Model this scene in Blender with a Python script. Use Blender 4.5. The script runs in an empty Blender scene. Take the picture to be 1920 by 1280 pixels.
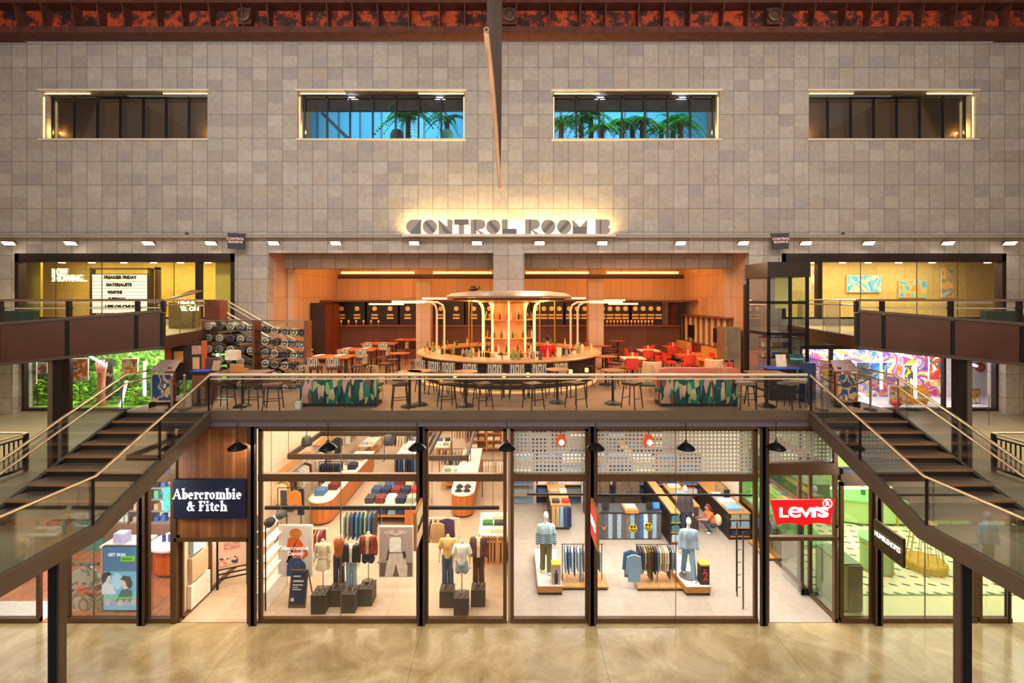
import bpy, bmesh, math, random
from mathutils import Vector, Matrix
random.seed(7)
SC = bpy.context.scene
COL = SC.collection
PI = math.pi
F = 900.0                       # focal length in pixels of the 1920 frame
EYE = 9.2
W, D, T = 19.56, 13.68, 13.45   # facade wall, shop front, terrace edge (metres from the camera)
ZT, ZG, ZU = 6.09, 4.62, 8.15   # terrace, side gallery, upper gallery floors
def X(px, Y): return (px - 956) * Y / F
def Z(py, Y): return EYE - (py - 562) * Y / F
def lin(c):
    c = c / 255.0
    return c / 12.92 if c <= 0.04045 else ((c + 0.055) / 1.055) ** 2.4
def S(r, g, b): return (lin(r), lin(g), lin(b), 1.0)
ORD = ('first second third fourth fifth sixth seventh eighth ninth tenth eleventh twelfth thirteenth fourteenth fifteenth '
       'sixteenth seventeenth eighteenth nineteenth twentieth').split()
# ------------------------------------------------------------------ materials
def newmat(name):
    m = bpy.data.materials.new(name); m.use_nodes = True
    nt = m.node_tree; b = nt.nodes['Principled BSDF']
    return m, nt, b
def N(nt, t, **kw):
    n = nt.nodes.new(t)
    for k, v in kw.items(): setattr(n, k, v)
    return n
def mth(nt, op, a, b=None, c=None):
    n = N(nt, 'ShaderNodeMath', operation=op)
    for i, v in enumerate((a, b, c)):
        if v is None: continue
        if isinstance(v, (int, float)): n.inputs[i].default_value = v
        else: nt.links.new(v, n.inputs[i])
    return n.outputs[0]
def mixc(nt, fac, a, b, mode='MIX'):
    n = N(nt, 'ShaderNodeMix', data_type='RGBA', blend_type=mode)
    for i, v in ((0, fac), (6, a), (7, b)):
        if isinstance(v, (int, float)): n.inputs[i].default_value = v
        elif isinstance(v, tuple): n.inputs[i].default_value = v
        else: nt.links.new(v, n.inputs[i])
    return n.outputs[2]
def ramp(nt, fac, stops, interp='LINEAR'):
    n = N(nt, 'ShaderNodeValToRGB'); r = n.color_ramp; r.interpolation = interp
    while len(r.elements) < len(stops): r.elements.new(0.5)
    for e, (p, c) in zip(r.elements, stops): e.position = p; e.color = c
    nt.links.new(fac, n.inputs[0]); return n.outputs[0]
MC = {}
def pm(col, rough=.55, metal=0.0, var=.12, sc=9.0, bump=0.0, stretch=None, name=None, coat=0):
    """plain procedural surface: base colour broken up by noise"""
    key = (tuple(col), rough, metal, var, sc, bump, stretch)
    if key in MC: return MC[key]
    m, nt, b = newmat(name or 'surface')
    tc = N(nt, 'ShaderNodeTexCoord'); src = tc.outputs['Object']
    if stretch:
        mp = N(nt, 'ShaderNodeMapping'); mp.inputs['Scale'].default_value = stretch
        nt.links.new(src, mp.inputs[0]); src = mp.outputs[0]
    nz = N(nt, 'ShaderNodeTexNoise'); nz.inputs['Scale'].default_value = sc; nz.inputs['Detail'].default_value = 5
    nt.links.new(src, nz.inputs[0])
    lo = tuple(max(0, c * (1 - var)) for c in col[:3]) + (1,); hi = tuple(min(1, c * (1 + var)) for c in col[:3]) + (1,)
    nt.links.new(ramp(nt, nz.outputs[0], [(.3, lo), (.7, hi)]), b.inputs['Base Color'])
    b.inputs['Roughness'].default_value = rough; b.inputs['Metallic'].default_value = metal
    if bump:
        bp = N(nt, 'ShaderNodeBump'); bp.inputs['Strength'].default_value = bump; bp.inputs['Distance'].default_value = .02
        nt.links.new(nz.outputs[0], bp.inputs['Height']); nt.links.new(bp.outputs[0], b.inputs['Normal'])
    MC[key] = m; return m
def em(col, s=1.0):
    key = ('em', tuple(col), s)
    if key in MC: return MC[key]
    m, nt, b = newmat('lamp_glow'); b.inputs['Base Color'].default_value = col
    b.inputs['Emission Color'].default_value = col; b.inputs['Emission Strength'].default_value = s
    MC[key] = m; return m
def glass(tint=(1, 1, 1, 1), refl=1.0, name='clear_glass', base=.0):
    m = bpy.data.materials.new(name); m.use_nodes = True; nt = m.node_tree; nt.nodes.clear()
    o = N(nt, 'ShaderNodeOutputMaterial'); t = N(nt, 'ShaderNodeBsdfTransparent'); g = N(nt, 'ShaderNodeBsdfGlossy')
    t.inputs[0].default_value = tint; g.inputs['Roughness'].default_value = .02
    fr = N(nt, 'ShaderNodeFresnel'); fr.inputs[0].default_value = 1.45
    mx = N(nt, 'ShaderNodeMixShader')
    f = mth(nt, 'ADD', mth(nt, 'MULTIPLY', fr.outputs[0], refl), base)
    nt.links.new(f, mx.inputs[0]); nt.links.new(t.outputs[0], mx.inputs[1]); nt.links.new(g.outputs[0], mx.inputs[2])
    nt.links.new(mx.outputs[0], o.inputs[0]); return m
def tile(name, cols, w, h, off=(0, 0), gap=.02, gap2=None, axes='wall', line=.45, rough=.7, nvar=.25, every=2, bump=0, metal=0):
    """rectangular tiles in world units, each with a shade of its own, thin dark joints"""
    m, nt, b = newmat(name)
    ge = N(nt, 'ShaderNodeNewGeometry'); sp = N(nt, 'ShaderNodeSeparateXYZ'); nt.links.new(ge.outputs['Position'], sp.inputs[0])
    if axes == 'wall': u = mth(nt, 'ADD', sp.outputs[0], sp.outputs[1]); v = sp.outputs[2]
    else: u, v = sp.outputs[0], sp.outputs[1]
    u = mth(nt, 'DIVIDE', mth(nt, 'SUBTRACT', u, off[0]), w); v = mth(nt, 'DIVIDE', mth(nt, 'SUBTRACT', v, off[1]), h)
    cb = N(nt, 'ShaderNodeCombineXYZ'); nt.links.new(mth(nt, 'FLOOR', u), cb.inputs[0]); nt.links.new(mth(nt, 'FLOOR', v), cb.inputs[1])
    wn = N(nt, 'ShaderNodeTexWhiteNoise', noise_dimensions='3D'); nt.links.new(cb.outputs[0], wn.inputs[0])
    n = len(cols); base = ramp(nt, wn.outputs[0], [(i / (n - 1), c) for i, c in enumerate(cols)])
    nz = N(nt, 'ShaderNodeTexNoise'); nz.inputs['Scale'].default_value = 5; nz.inputs['Detail'].default_value = 8; nz.inputs['Roughness'].default_value = .7
    nt.links.new(ge.outputs['Position'], nz.inputs[0])
    g1 = ramp(nt, nz.outputs[0], [(.25, (1 - nvar, 1 - nvar, 1 - nvar, 1)), (.75, (1, 1, 1, 1))])
    base = mixc(nt, 1.0, base, g1, 'MULTIPLY')
    lu = mth(nt, 'LESS_THAN', mth(nt, 'FRACT', u), gap / w)
    lv = mth(nt, 'LESS_THAN', mth(nt, 'FRACT', mth(nt, 'DIVIDE', v, float(every))), gap / h / every)
    l = mth(nt, 'MAXIMUM', lu, lv)
    nt.links.new(mixc(nt, mth(nt, 'MULTIPLY', l, 1 - line), base, (0.03, .025, .02, 1)), b.inputs['Base Color'])
    b.inputs['Roughness'].default_value = rough; b.inputs['Metallic'].default_value = metal
    return m
def art(cols, sc=3.0, seed=0.0, dist=2.5, rough=.5, emit=0.0, interp='CONSTANT'):
    """abstract painted picture"""
    m, nt, b = newmat('painted_picture')
    tc = N(nt, 'ShaderNodeTexCoord'); mp = N(nt, 'ShaderNodeMapping'); mp.inputs['Location'].default_value = (seed, seed * 1.7, seed * .3)
    nt.links.new(tc.outputs['Object'], mp.inputs[0])
    nz = N(nt, 'ShaderNodeTexNoise'); nz.inputs['Scale'].default_value = sc; nz.inputs['Detail'].default_value = 3; nz.inputs['Distortion'].default_value = dist * .4
    nt.links.new(mp.outputs[0], nz.inputs[0])
    n = len(cols)
    c = ramp(nt, nz.outputs[0], [(.28 + .44 * i / n, x) for i, x in enumerate(cols)], interp)
    nt.links.new(c, b.inputs['Base Color']); b.inputs['Roughness'].default_value = rough
    if emit: nt.links.new(c, b.inputs['Emission Color']); b.inputs['Emission Strength'].default_value = emit
    return m
def wood(c, c2=None, axis='z', sc=1.0, rough=.45):
    key = ('wood', tuple(c), axis, sc, rough)
    if key in MC: return MC[key]
    st = {'z': (14, 14, .7), 'x': (.7, 14, 14), 'y': (14, .7, 14)}[axis]
    m = pm(c, rough, var=.28, sc=1.6 * sc, stretch=st, name='timber'); MC[key] = m; return m
# ------------------------------------------------------------------ mesh builder
class M:
    def __init__(s): s.v = []; s.f = []
    def add(s, vs, fs):
        b = len(s.v); s.v += [tuple(v) for v in vs]; s.f += [[i + b for i in f] for f in fs]; return s
    def box(s, x0, x1, y0, y1, z0, z1):
        return s.add([(x, y, z) for x in (x0, x1) for y in (y0, y1) for z in (z0, z1)],
                     [(0, 1, 3, 2), (4, 6, 7, 5), (0, 4, 5, 1), (2, 3, 7, 6), (0, 2, 6, 4), (1, 5, 7, 3)])
    def cb(s, c, d, rz=0.0, rx=0.0):
        R = Matrix.Rotation(rz, 3, 'Z') @ Matrix.Rotation(rx, 3, 'X'); c = Vector(c)
        vs = [c + R @ Vector((a * d[0] / 2, b * d[1] / 2, e * d[2] / 2)) for a in (-1, 1) for b in (-1, 1) for e in (-1, 1)]
        return s.add(vs, [(0, 1, 3, 2), (4, 6, 7, 5), (0, 4, 5, 1), (2, 3, 7, 6), (0, 2, 6, 4), (1, 5, 7, 3)])
    def bar(s, p, q, w, h):
        """box section from p to q, w across, h in the vertical sense"""
        p, q = Vector(p), Vector(q); d = (q - p).normalized()
        up = Vector((0, 0, 1)) if abs(d.z) < .99 else Vector((0, 1, 0))
        a = d.cross(up).normalized(); b = a.cross(d).normalized()
        vs = [o + a * i * w / 2 + b * j * h / 2 for o in (p, q) for i in (-1, 1) for j in (-1, 1)]
        return s.add(vs, [(0, 1, 3, 2), (4, 6, 7, 5), (0, 4, 5, 1), (2, 3, 7, 6), (0, 2, 6, 4), (1, 5, 7, 3)])
    def prism(s, pts, a, b, ax='z'):
        f = {'z': lambda p, t: (p[0], p[1], t), 'y': lambda p, t: (p[0], t, p[1]), 'x': lambda p, t: (t, p[0], p[1])}[ax]
        n = len(pts)
        return s.add([f(p, a) for p in pts] + [f(p, b) for p in pts],
                     [list(range(n)), list(range(2 * n - 1, n - 1, -1))] + [(i, (i + 1) % n, n + (i + 1) % n, n + i) for i in range(n)])
    def tube(s, pts, r, n=8, cap=True):
        pts = [Vector(p) for p in pts]; k = len(pts); rs = r if isinstance(r, (list, tuple)) else [r] * k
        vs = []; ref = None
        for i, p in enumerate(pts):
            d = (pts[min(i + 1, k - 1)] - pts[max(i - 1, 0)]).normalized()
            if ref is None: ref = Vector((0, 0, 1)) if abs(d.z) < .9 else Vector((1, 0, 0))
            a = (ref - d * ref.dot(d)).normalized(); b = d.cross(a); ref = a
            for j in range(n):
                t = 2 * PI * j / n; vs.append(p + (a * math.cos(t) + b * math.sin(t)) * rs[i])
        fs = [(i * n + j, i * n + (j + 1) % n, (i + 1) * n + (j + 1) % n, (i + 1) * n + j) for i in range(k - 1) for j in range(n)]
        if cap: fs += [list(range(n - 1, -1, -1)), list(range((k - 1) * n, k * n))]
        return s.add(vs, fs)
    def lathe(s, prof, c=(0, 0, 0), n=20, a0=0.0, a1=2 * PI, cap=True):
        full = abs(a1 - a0 - 2 * PI) < 1e-6; m = n if full else n + 1; vs = []
        for r, z in prof:
            for j in range(m):
                t = a0 + (a1 - a0) * j / n; vs.append((c[0] + r * math.cos(t), c[1] + r * math.sin(t), c[2] + z))
        fs = []
        for i in range(len(prof) - 1):
            for j in range(n):
                k = (j + 1) % m
                fs.append((i * m + j, i * m + k, (i + 1) * m + k, (i + 1) * m + j))
        if full and cap and prof[0] != prof[-1]:
            if prof[0][0] > 1e-6: fs.append(list(range(m - 1, -1, -1)))
            if prof[-1][0] > 1e-6: fs.append(list(range((len(prof) - 1) * m, len(prof) * m)))
        return s.add(vs, fs)
    def loft(s, rings, n=14, cap=True):
        """horizontal ellipses (x, y, z, rx, ry)"""
        vs = [(x + rx * math.cos(2 * PI * j / n), y + ry * math.sin(2 * PI * j / n), z) for x, y, z, rx, ry in rings for j in range(n)]
        k = len(rings)
        fs = [(i * n + j, i * n + (j + 1) % n, (i + 1) * n + (j + 1) % n, (i + 1) * n + j) for i in range(k - 1) for j in range(n)]
        if cap: fs += [list(range(n - 1, -1, -1)), list(range((k - 1) * n, k * n))]
        return s.add(vs, fs)
    def ball(s, c, rx, ry=None, rz=None, n=12, m=8):
        ry = ry or rx; rz = rz or rx
        pr = [(math.sin(PI * i / m), -math.cos(PI * i / m)) for i in range(m + 1)]
        vs = [(c[0] + rx * a * math.cos(2 * PI * j / n), c[1] + ry * a * math.sin(2 * PI * j / n), c[2] + rz * b) for a, b in pr for j in range(n)]
        return s.add(vs, [(i * n + j, i * n + (j + 1) % n, (i + 1) * n + (j + 1) % n, (i + 1) * n + j) for i in range(m) for j in range(n)])
    def quad(s, *p): return s.add(p, [list(range(len(p)))])
    def disc(s, c, r, ax='y', t=.02, n=16, rz=None):
        rz = rz or r
        pts = [(c[0] + r * math.cos(2 * PI * i / n), c[2] + rz * math.sin(2 * PI * i / n)) for i in range(n)] if ax == 'y' else \
              ([(c[0] + r * math.cos(2 * PI * i / n), c[1] + rz * math.sin(2 * PI * i / n)) for i in range(n)] if ax == 'z' else
               [(c[1] + r * math.cos(2 * PI * i / n), c[2] + rz * math.sin(2 * PI * i / n)) for i in range(n)])
        k = {'x': 0, 'y': 1, 'z': 2}[ax]
        return s.prism(pts, c[k] - t / 2, c[k] + t / 2, ax)
    def rot(s, c, ang, ax='Z'):
        R = Matrix.Rotation(ang, 3, ax); c = Vector(c); s.v = [tuple(c + R @ (Vector(v) - c)) for v in s.v]; return s
    def go(s, name, mat, parent=None, remesh=0, flat=False):
        w = Vector((0, 0, 0)); q = parent
        while q: w += q.location; q = q.parent
        me = bpy.data.meshes.new(name)
        me.from_pydata([tuple(Vector(v) - w) for v in s.v], [], s.f); me.validate()
        bm = bmesh.new(); bm.from_mesh(me)
        bmesh.ops.remove_doubles(bm, verts=bm.verts, dist=1e-5)
        bmesh.ops.recalc_face_normals(bm, faces=bm.faces); bm.to_mesh(me); bm.free()
        o = bpy.data.objects.new(name, me); COL.objects.link(o)
        if remesh:
            md = o.modifiers.new('r', 'REMESH'); md.mode = 'VOXEL'; md.voxel_size = remesh
            ms = o.modifiers.new('s', 'SMOOTH'); ms.iterations = 4
            dg = bpy.context.evaluated_depsgraph_get(); dg.update()
            me2 = bpy.data.meshes.new_from_object(o.evaluated_get(dg)); o.modifiers.clear(); o.data = me2; me = me2; me.name = name
        if not flat:
            me.polygons.foreach_set('use_smooth', [True] * len(me.polygons))
            try: me.set_sharp_from_angle(angle=.65)
            except Exception: pass
        me.materials.clear(); me.materials.append(mat)
        if parent: o.parent = parent
        return o
def tag(o, label, cat, group=None):
    o['label'] = label; o['category'] = cat
    if group: o['group'] = group
    return o
def thing(name, label, cat, loc=(0, 0, 0), group=None):
    o = bpy.data.objects.new(name, None); COL.objects.link(o); o.location = loc; o.empty_display_size = .1
    return tag(o, label, cat, group)
def st(name, m, mat, parent=None):
    o = m.go(name, mat, parent)
    if not parent: o['kind'] = 'structure'
    return o
def ste(name, loc=(0, 0, 0)):
    o = bpy.data.objects.new(name, None); COL.objects.link(o); o.location = loc; o['kind'] = 'structure'; return o
KIDS = {}
def dup(o, loc=None, rz=None, label=None, group=None, parent=None, mats=None):
    c = o.copy(); COL.objects.link(c)
    if parent: c.parent = parent
    if loc is not None: c.location = loc
    if rz is not None: c.rotation_euler = (0, 0, rz)
    if label: c['label'] = label
    if group: c['group'] = group
    for ch in list(o.children): dup(ch, parent=c)
    return c
def recolor(o, mat):
    """give a copy its own mesh data with another material"""
    o.data = o.data.copy(); o.data.materials.clear(); o.data.materials.append(mat)
TXT = {}
def text(s, size, ext=.01, align='CENTER', bold=0.0, shear=0.0, space=1.0):
    """lettering as mesh vertices in the xz plane, facing -y, centred on the origin"""
    cu = bpy.data.curves.new('t', 'FONT'); cu.body = s; cu.size = size; cu.extrude = ext; cu.align_x = align; cu.align_y = 'CENTER'
    cu.offset = bold; cu.shear = shear; cu.space_character = space; cu.resolution_u = 3
    o = bpy.data.objects.new('t', cu); COL.objects.link(o)
    dg = bpy.context.evaluated_depsgraph_get(); dg.update()
    me = bpy.data.meshes.new_from_object(o.evaluated_get(dg))
    vs = [(v.co.x, -v.co.z, v.co.y) for v in me.vertices]; fs = [list(p.vertices) for p in me.polygons]
    bpy.data.objects.remove(o); bpy.data.curves.remove(cu); bpy.data.meshes.remove(me)
    return vs, fs
def letters(name, s, c, size, mat, parent=None, ext=.01, rz=0.0, bold=0.0, width=None, mirror=False, space=1.0, align='CENTER', shear=0.0):
    vs, fs = text(s, size, ext, align, bold, shear, space)
    if width:
        x0 = min(v[0] for v in vs); x1 = max(v[0] for v in vs); k = width / (x1 - x0); vs = [(v[0] * k, v[1], v[2]) for v in vs]
    m = M(); R = Matrix.Rotation(rz, 3, 'Z'); c = Vector(c)
    m.add([tuple(c + R @ Vector(v)) for v in vs], fs)
    return m.go(name, mat, parent, flat=True)
def area(name, loc, size, power, col=(1, 1, 1), rot=(0, 0, 0), sy=None, spread=None):
    l = bpy.data.lights.new(name, 'AREA'); l.shape = 'RECTANGLE'; l.size = size; l.size_y = sy or size; l.energy = power; l.color = col
    if spread: l.spread = spread
    o = bpy.data.objects.new(name, l); COL.objects.link(o); o.location = loc; o.rotation_euler = rot; return o
def point(name, loc, power, col=(1, 1, 1), r=.1):
    l = bpy.data.lights.new(name, 'POINT'); l.energy = power; l.color = col; l.shadow_soft_size = r
    o = bpy.data.objects.new(name, l); COL.objects.link(o); o.location = loc; return o
def spot(name, loc, to, power, col=(1, 1, 1), ang=60, blend=.5, r=.05):
    l = bpy.data.lights.new(name, 'SPOT'); l.energy = power; l.color = col; l.shadow_soft_size = r; l.spot_size = math.radians(ang); l.spot_blend = blend
    o = bpy.data.objects.new(name, l); COL.objects.link(o); o.location = loc
    o.rotation_euler = (Vector(to) - Vector(loc)).to_track_quat('-Z', 'Y').to_euler(); return o
# ------------------------------------------------------------------ camera, view
cam = bpy.data.cameras.new('camera'); cam.sensor_width = 36; cam.lens = F / 1920 * 36; cam.shift_x = 4 / 1920; cam.shift_y = -78 / 1920
co = bpy.data.objects.new('camera', cam); COL.objects.link(co); co.location = (0, 0, EYE); co.rotation_euler = (PI / 2, 0, 0); SC.camera = co
SC.view_settings.view_transform = 'Standard'; SC.view_settings.look = 'None'; SC.view_settings.exposure = 0.0; SC.view_settings.gamma = 1.0
SC.cycles.max_bounces = 7; SC.cycles.transparent_max_bounces = 24; SC.cycles.diffuse_bounces = 3; SC.cycles.glossy_bounces = 3
SC.cycles.sample_clamp_indirect = 6; SC.cycles.caustics_reflective = False; SC.cycles.caustics_refractive = False
wd = bpy.data.worlds.new('hall_air'); SC.world = wd; wd.use_nodes = True
wd.node_tree.nodes['Background'].inputs[0].default_value = (1, .86, .74, 1); wd.node_tree.nodes['Background'].inputs[1].default_value = .16
# ------------------------------------------------------------------ shared materials
STEEL = pm(S(62, 52, 44), .38, .75, .1, name='bronze_steel')
DARK = pm(S(34, 30, 28), .45, .4, .15, name='dark_steel')
BLACK = pm(S(18, 17, 17), .5, 0, .2, name='black_paint')
FASC = pm(S(104, 88, 72), .5, .25, .06, 2, name='taupe_fascia')
BROWN = pm(S(74, 37, 17), .38, .15, .15, 1.2, name='rust_brown_panel')
CHROME = pm(S(190, 175, 158), .28, .9, .04, name='brushed_handrail')
BALU = glass((.95, .98, .965, 1), .55, 'balustrade_glass', .012)
SHOPGL = glass((.98, .985, .98, 1), .45, 'shop_glass', 0)
WHITE = pm(S(232, 228, 220), .6, 0, .04, name='white_paint')
CREAM = pm(S(214, 200, 178), .7, 0, .05, 1.5, name='cream_panel')
OAK = wood(S(190, 128, 66), axis='z'); OAKX = wood(S(196, 132, 66), axis='x'); WALN = wood(S(128, 78, 48), axis='z', rough=.55)
STONE = tile('stone_blocks', [S(168, 154, 143), S(182, 168, 154), S(175, 163, 153), S(190, 177, 164), S(164, 153, 148), S(182, 165, 147)], .613, .4785, (-20.31 + W, 18.65), .022, line=.35, nvar=.3)
STONEO = tile('stone_blocks_inside', [S(196, 158, 128), S(206, 168, 136), S(188, 150, 122)], .62, 1.1, (0, 6), .02, line=.55, every=1, nvar=.12)
CONC, nt, bs = newmat('polished_concrete')
ge = N(nt, 'ShaderNodeNewGeometry'); nz = N(nt, 'ShaderNodeTexNoise'); nz.inputs['Scale'].default_value = .75; nz.inputs['Detail'].default_value = 12; nz.inputs['Distortion'].default_value = .7; nz.inputs['Roughness'].default_value = .7
nt.links.new(ge.outputs['Position'], nz.inputs[0])
cc = ramp(nt, nz.outputs[0], [(.3, S(140, 118, 78)), (.5, S(176, 154, 110)), (.7, S(204, 186, 146))])
sp = N(nt, 'ShaderNodeSeparateXYZ'); nt.links.new(ge.outputs['Position'], sp.inputs[0])
jx = mth(nt, 'LESS_THAN', mth(nt, 'FRACT', mth(nt, 'DIVIDE', mth(nt, 'ADD', sp.outputs[0], 22.0), 4.88)), .003)
nt.links.new(mixc(nt, mth(nt, 'MULTIPLY', jx, .6), cc, (.05, .04, .03, 1)), bs.inputs['Base Color'])
nt.links.new(ramp(nt, nz.outputs[0], [(.3, (.1, .1, .1, 1)), (.7, (.24, .24, .24, 1))]), bs.inputs['Roughness'])
bs.inputs['Specular IOR Level'].default_value = .6
TERR = tile('terrace_boards', [S(172, 140, 114), S(184, 152, 126), S(162, 132, 108)], 1.2, .6, (0, 0), .012, axes='floor', rough=.35, line=.6, every=1)
GALF = tile('gallery_paving', [S(150, 136, 106), S(160, 146, 116), S(142, 128, 100)], 1.2, 1.2, (0, 0), .012, axes='floor', rough=.4, line=.6, every=1)
# ------------------------------------------------------------------ floors and slabs
st('floor', M().box(-24, 24, 1, D, -.2, 0), CONC)
def poly_slab(name, pts, z0, z1, mat): return st(name, M().prism(pts, z0, z1, 'z'), mat)
poly_slab('floor_terrace', [(-8.42, T), (8.35, T), (8.35, T + .02), (10.75, T + .02), (10.75, W - .02), (9.8, W - .02), (9.8, 34), (-9.85, 34), (-9.85, W - .02), (-10.8, W - .02), (-10.8, T + .02), (-8.42, T + .02)], ZT - .2, ZT, TERR)
tf = M().box(-8.42, 8.35, T - .04, T, ZT - .24, ZT + .015); st('trim_1', tf, FASC)
st('trim_2', M().box(-8.45, 8.38, T + .02, D, Z(800, T), ZT - .21), pm(S(104, 94, 98), .6, .1, .1, name='soffit_band'))
for s in (-1, 1):
    sd = 'left' if s < 0 else 'right'
    poly_slab('floor_gallery_' + sd, [(s * 10.86, 9.75), (s * 10.86, W), (s * 24, W), (s * 24, 3), (s * 8.5, 3), (s * 8.5, 9.75)] if s > 0 else
              [(-10.86, 9.75), (-8.5, 9.75), (-8.5, 3), (-24, 3), (-24, W), (-10.86, W)], ZG - .25, ZG, GALF)
    poly_slab('floor_upper_' + sd, [(s * 9.78, 13.5), (s * 16.5, 11.28), (s * 24, 11.28), (s * 24, W), (s * 11.35, W)], ZU - .3, ZU, pm(S(176, 160, 96), .5, 0, .08, 2, name='upper_floor'))
    st('trim_upper_' + sd, M().add([(s * 9.75, 13.45, 7.8), (s * 11.33, W, 7.8), (s * 11.33, W, ZU + .02), (s * 9.75, 13.45, ZU + .02), (s * 9.9, 13.45, 7.8), (s * 11.5, W, 7.8), (s * 11.5, W, ZU + .02), (s * 9.9, 13.45, ZU + .02)],
       [(0, 1, 2, 3), (4, 5, 6, 7), (0, 1, 5, 4), (3, 2, 6, 7), (0, 3, 7, 4), (1, 2, 6, 5)]), BROWN)
    # landing and stringers
    th = thing('staircase', 'dark flight of steps with taupe stringer descending from the %s end of the terrace' % sd, 'stairs', (s * 9.6, 11.6, ZG), 'terrace stairs')
    xi, xo = s * 8.42, s * 10.8
    n = 9; rise = (ZT - ZG) / n; go_ = (T - 9.75) / (n - 1) if n > 1 else .4
    for k in range(n - 1):
        y1 = T - k * go_; zt = ZT - (k + 1) * rise
        M().box(min(xi, xo) + .07, max(xi, xo) - .07, y1 - go_ - .03, y1, zt - .05, zt).go('tread', pm(S(70, 54, 42), .55, 0, .15, 4, name='stair_tread'), th)
        M().box(min(xi, xo) + .07, max(xi, xo) - .07, y1 - go_ - .045, y1 - go_ - .03, zt - .045, zt + .004).go('nosing_strip', pm(S(150, 104, 62), .5, 0, .1, 4), th)
        M().box(min(xi, xo) + .07, max(xi, xo) - .07, y1 - .02, y1, zt - .02, zt + rise - .05).go('riser', pm(S(26, 22, 20), .6, name='stair_riser'), th)
    sg = [(T + .02, ZT + .01), (9.75, ZG + .03), (3.0, ZG + .03), (3.0, ZG - .3), (9.85, ZG - .3), (T + .02, ZT - .36)]
    M().prism(sg, xi - .06 * s, xi + .06 * s, 'x').go('stringer', FASC, th)
    so = [(T + .02, ZT + .01), (9.75, ZG + .03), (9.75, ZG - .2), (T + .02, ZT - .36)]
    M().prism(so, xo - .05, xo + .05, 'x').go('stringer', DARK, th)
    # inner balustrade: raked part and landing part
    for nm, lab, segs in (('stair_balustrade', 'clear glass balustrade with brushed handrail on the inner side of the %s terrace stair' % sd,
                           [((xi, T, ZT), (xi, 11.6, ZT - (T - 11.6) * (ZT - ZG) / (T - 9.75))), ((xi, 11.57, ZT - (T - 11.57) * (ZT - ZG) / (T - 9.75)), (xi, 9.75, ZG)), ((xi, 9.72, ZG), (xi, 7.6, ZG)), ((xi, 7.57, ZG), (xi, 5.4, ZG)), ((xi, 5.37, ZG), (xi, 3.2, ZG))]),
                          ('outer_balustrade', 'glass balustrade with twin handrails on the gallery side of the %s terrace stair' % sd,
                           [((xo, W - 1.8, ZT), (xo, 15.6, ZT)), ((xo, 15.57, ZT), (xo, T, ZT)), ((xo, T - .03, ZT - .01), (xo, 11.6, ZT - (T - 11.6) * (ZT - ZG) / (T - 9.75))), ((xo, 11.57, ZT - (T - 11.57) * (ZT - ZG) / (T - 9.75)), (xo, 9.75, ZG)), ((xo, 9.7, ZG), (xo, 8.7, ZG))])):
        b = thing(nm, lab, 'balustrade', (xi if nm[0] == 's' else xo, 10, ZG))
        for p, q in segs:
            M().add([(p[0] + e, a[1], a[2] + h) for e in (-.009, .009) for a in (p, q) for h in (.02, .96)],
                    [(0, 1, 3, 2), (4, 6, 7, 5), (0, 4, 5, 1), (2, 3, 7, 6), (0, 2, 6, 4), (1, 5, 7, 3)]).go('glass_panel', BALU, b)
            if nm[0] == 'o': M().tube([(p[0], p[1] - .06, p[2]), (p[0], p[1] - .06, p[2] + 1.0)], .018, 6).go('post', CHROME, b)
            else: M().box(p[0] - .02, p[0] + .02, p[1] - .035, p[1] - .005, p[2], p[2] + .96).go('clamp', DARK, b)
        pl = [segs[0][0]] + [q for p, q in segs]
        pl = [v for i, v in enumerate(pl) if i in (0, len(pl) - 1) or i == (1 if nm[0] == 's' else 2) or 1]
        M().tube([(v[0], v[1], v[2] + 1.0) for v in pl], .032, 8).go('handrail', CHROME, b)
        if nm[0] == 'o': M().tube([(v[0] - s * .09, v[1], v[2] + .8) for v in pl], .025, 8).go('handrail', CHROME, b)
# terrace balustrade
b = thing('terrace_balustrade', 'long clear glass balustrade with steel handrail along the terrace front', 'balustrade', (0, T, ZT))
xs = [-8.42 + i * 16.77 / 11 for i in range(12)]
for i in range(11):
    M().box(xs[i] + .012, xs[i + 1] - .012, T + .03, T + .05, ZT - .05, ZT + .92).go('glass_panel', BALU, b)
RAILM = pm(S(226, 206, 176), .35, .35, .04, name='bright_rail'); M().tube([(-8.42, T + .04, ZT + 1.0), (8.35, T + .04, ZT + 1.0)], .044, 8).go('handrail', RAILM, b)
M().box(-8.42, 8.35, T + .025, T + .055, ZT + .875, ZT + .915).go('glass_cap', RAILM, b)
# ------------------------------------------------------------------ facade wall
def wall_holes(name, x0, x1, z0, z1, y, holes, dep, mat, yb=None):
    xs = sorted({x0, x1} | {h[0] for h in holes} | {h[1] for h in holes}); zs = sorted({z0, z1} | {h[2] for h in holes} | {h[3] for h in holes}); m = M()
    for i in range(len(xs) - 1):
        for j in range(len(zs) - 1):
            cx, cz = (xs[i] + xs[i + 1]) / 2, (zs[j] + zs[j + 1]) / 2
            if any(h[0] < cx < h[1] and h[2] < cz < h[3] for h in holes): continue
            m.quad((xs[i], y, zs[j]), (xs[i + 1], y, zs[j]), (xs[i + 1], y, zs[j + 1]), (xs[i], y, zs[j + 1]))
    for a, c, e, g in holes:
        m.quad((a, y, e), (a, y + dep, e), (a, y + dep, g), (a, y, g)); m.quad((c, y, e), (c, y, g), (c, y + dep, g), (c, y + dep, e))
        m.quad((a, y, g), (a, y + dep, g), (c, y + dep, g), (c, y, g)); m.quad((a, y, e), (c, y, e), (c, y + dep, e), (a, y + dep, e))
    return st(name, m, mat)
WX = lambda p: X(p, W)
WZ = lambda p: Z(p, W)
wins = [(76, 389), (558, 871), (1037, 1350), (1517, 1831)]
holes = [(WX(a), WX(c), WZ(260), WZ(170)) for a, c in wins]
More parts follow.
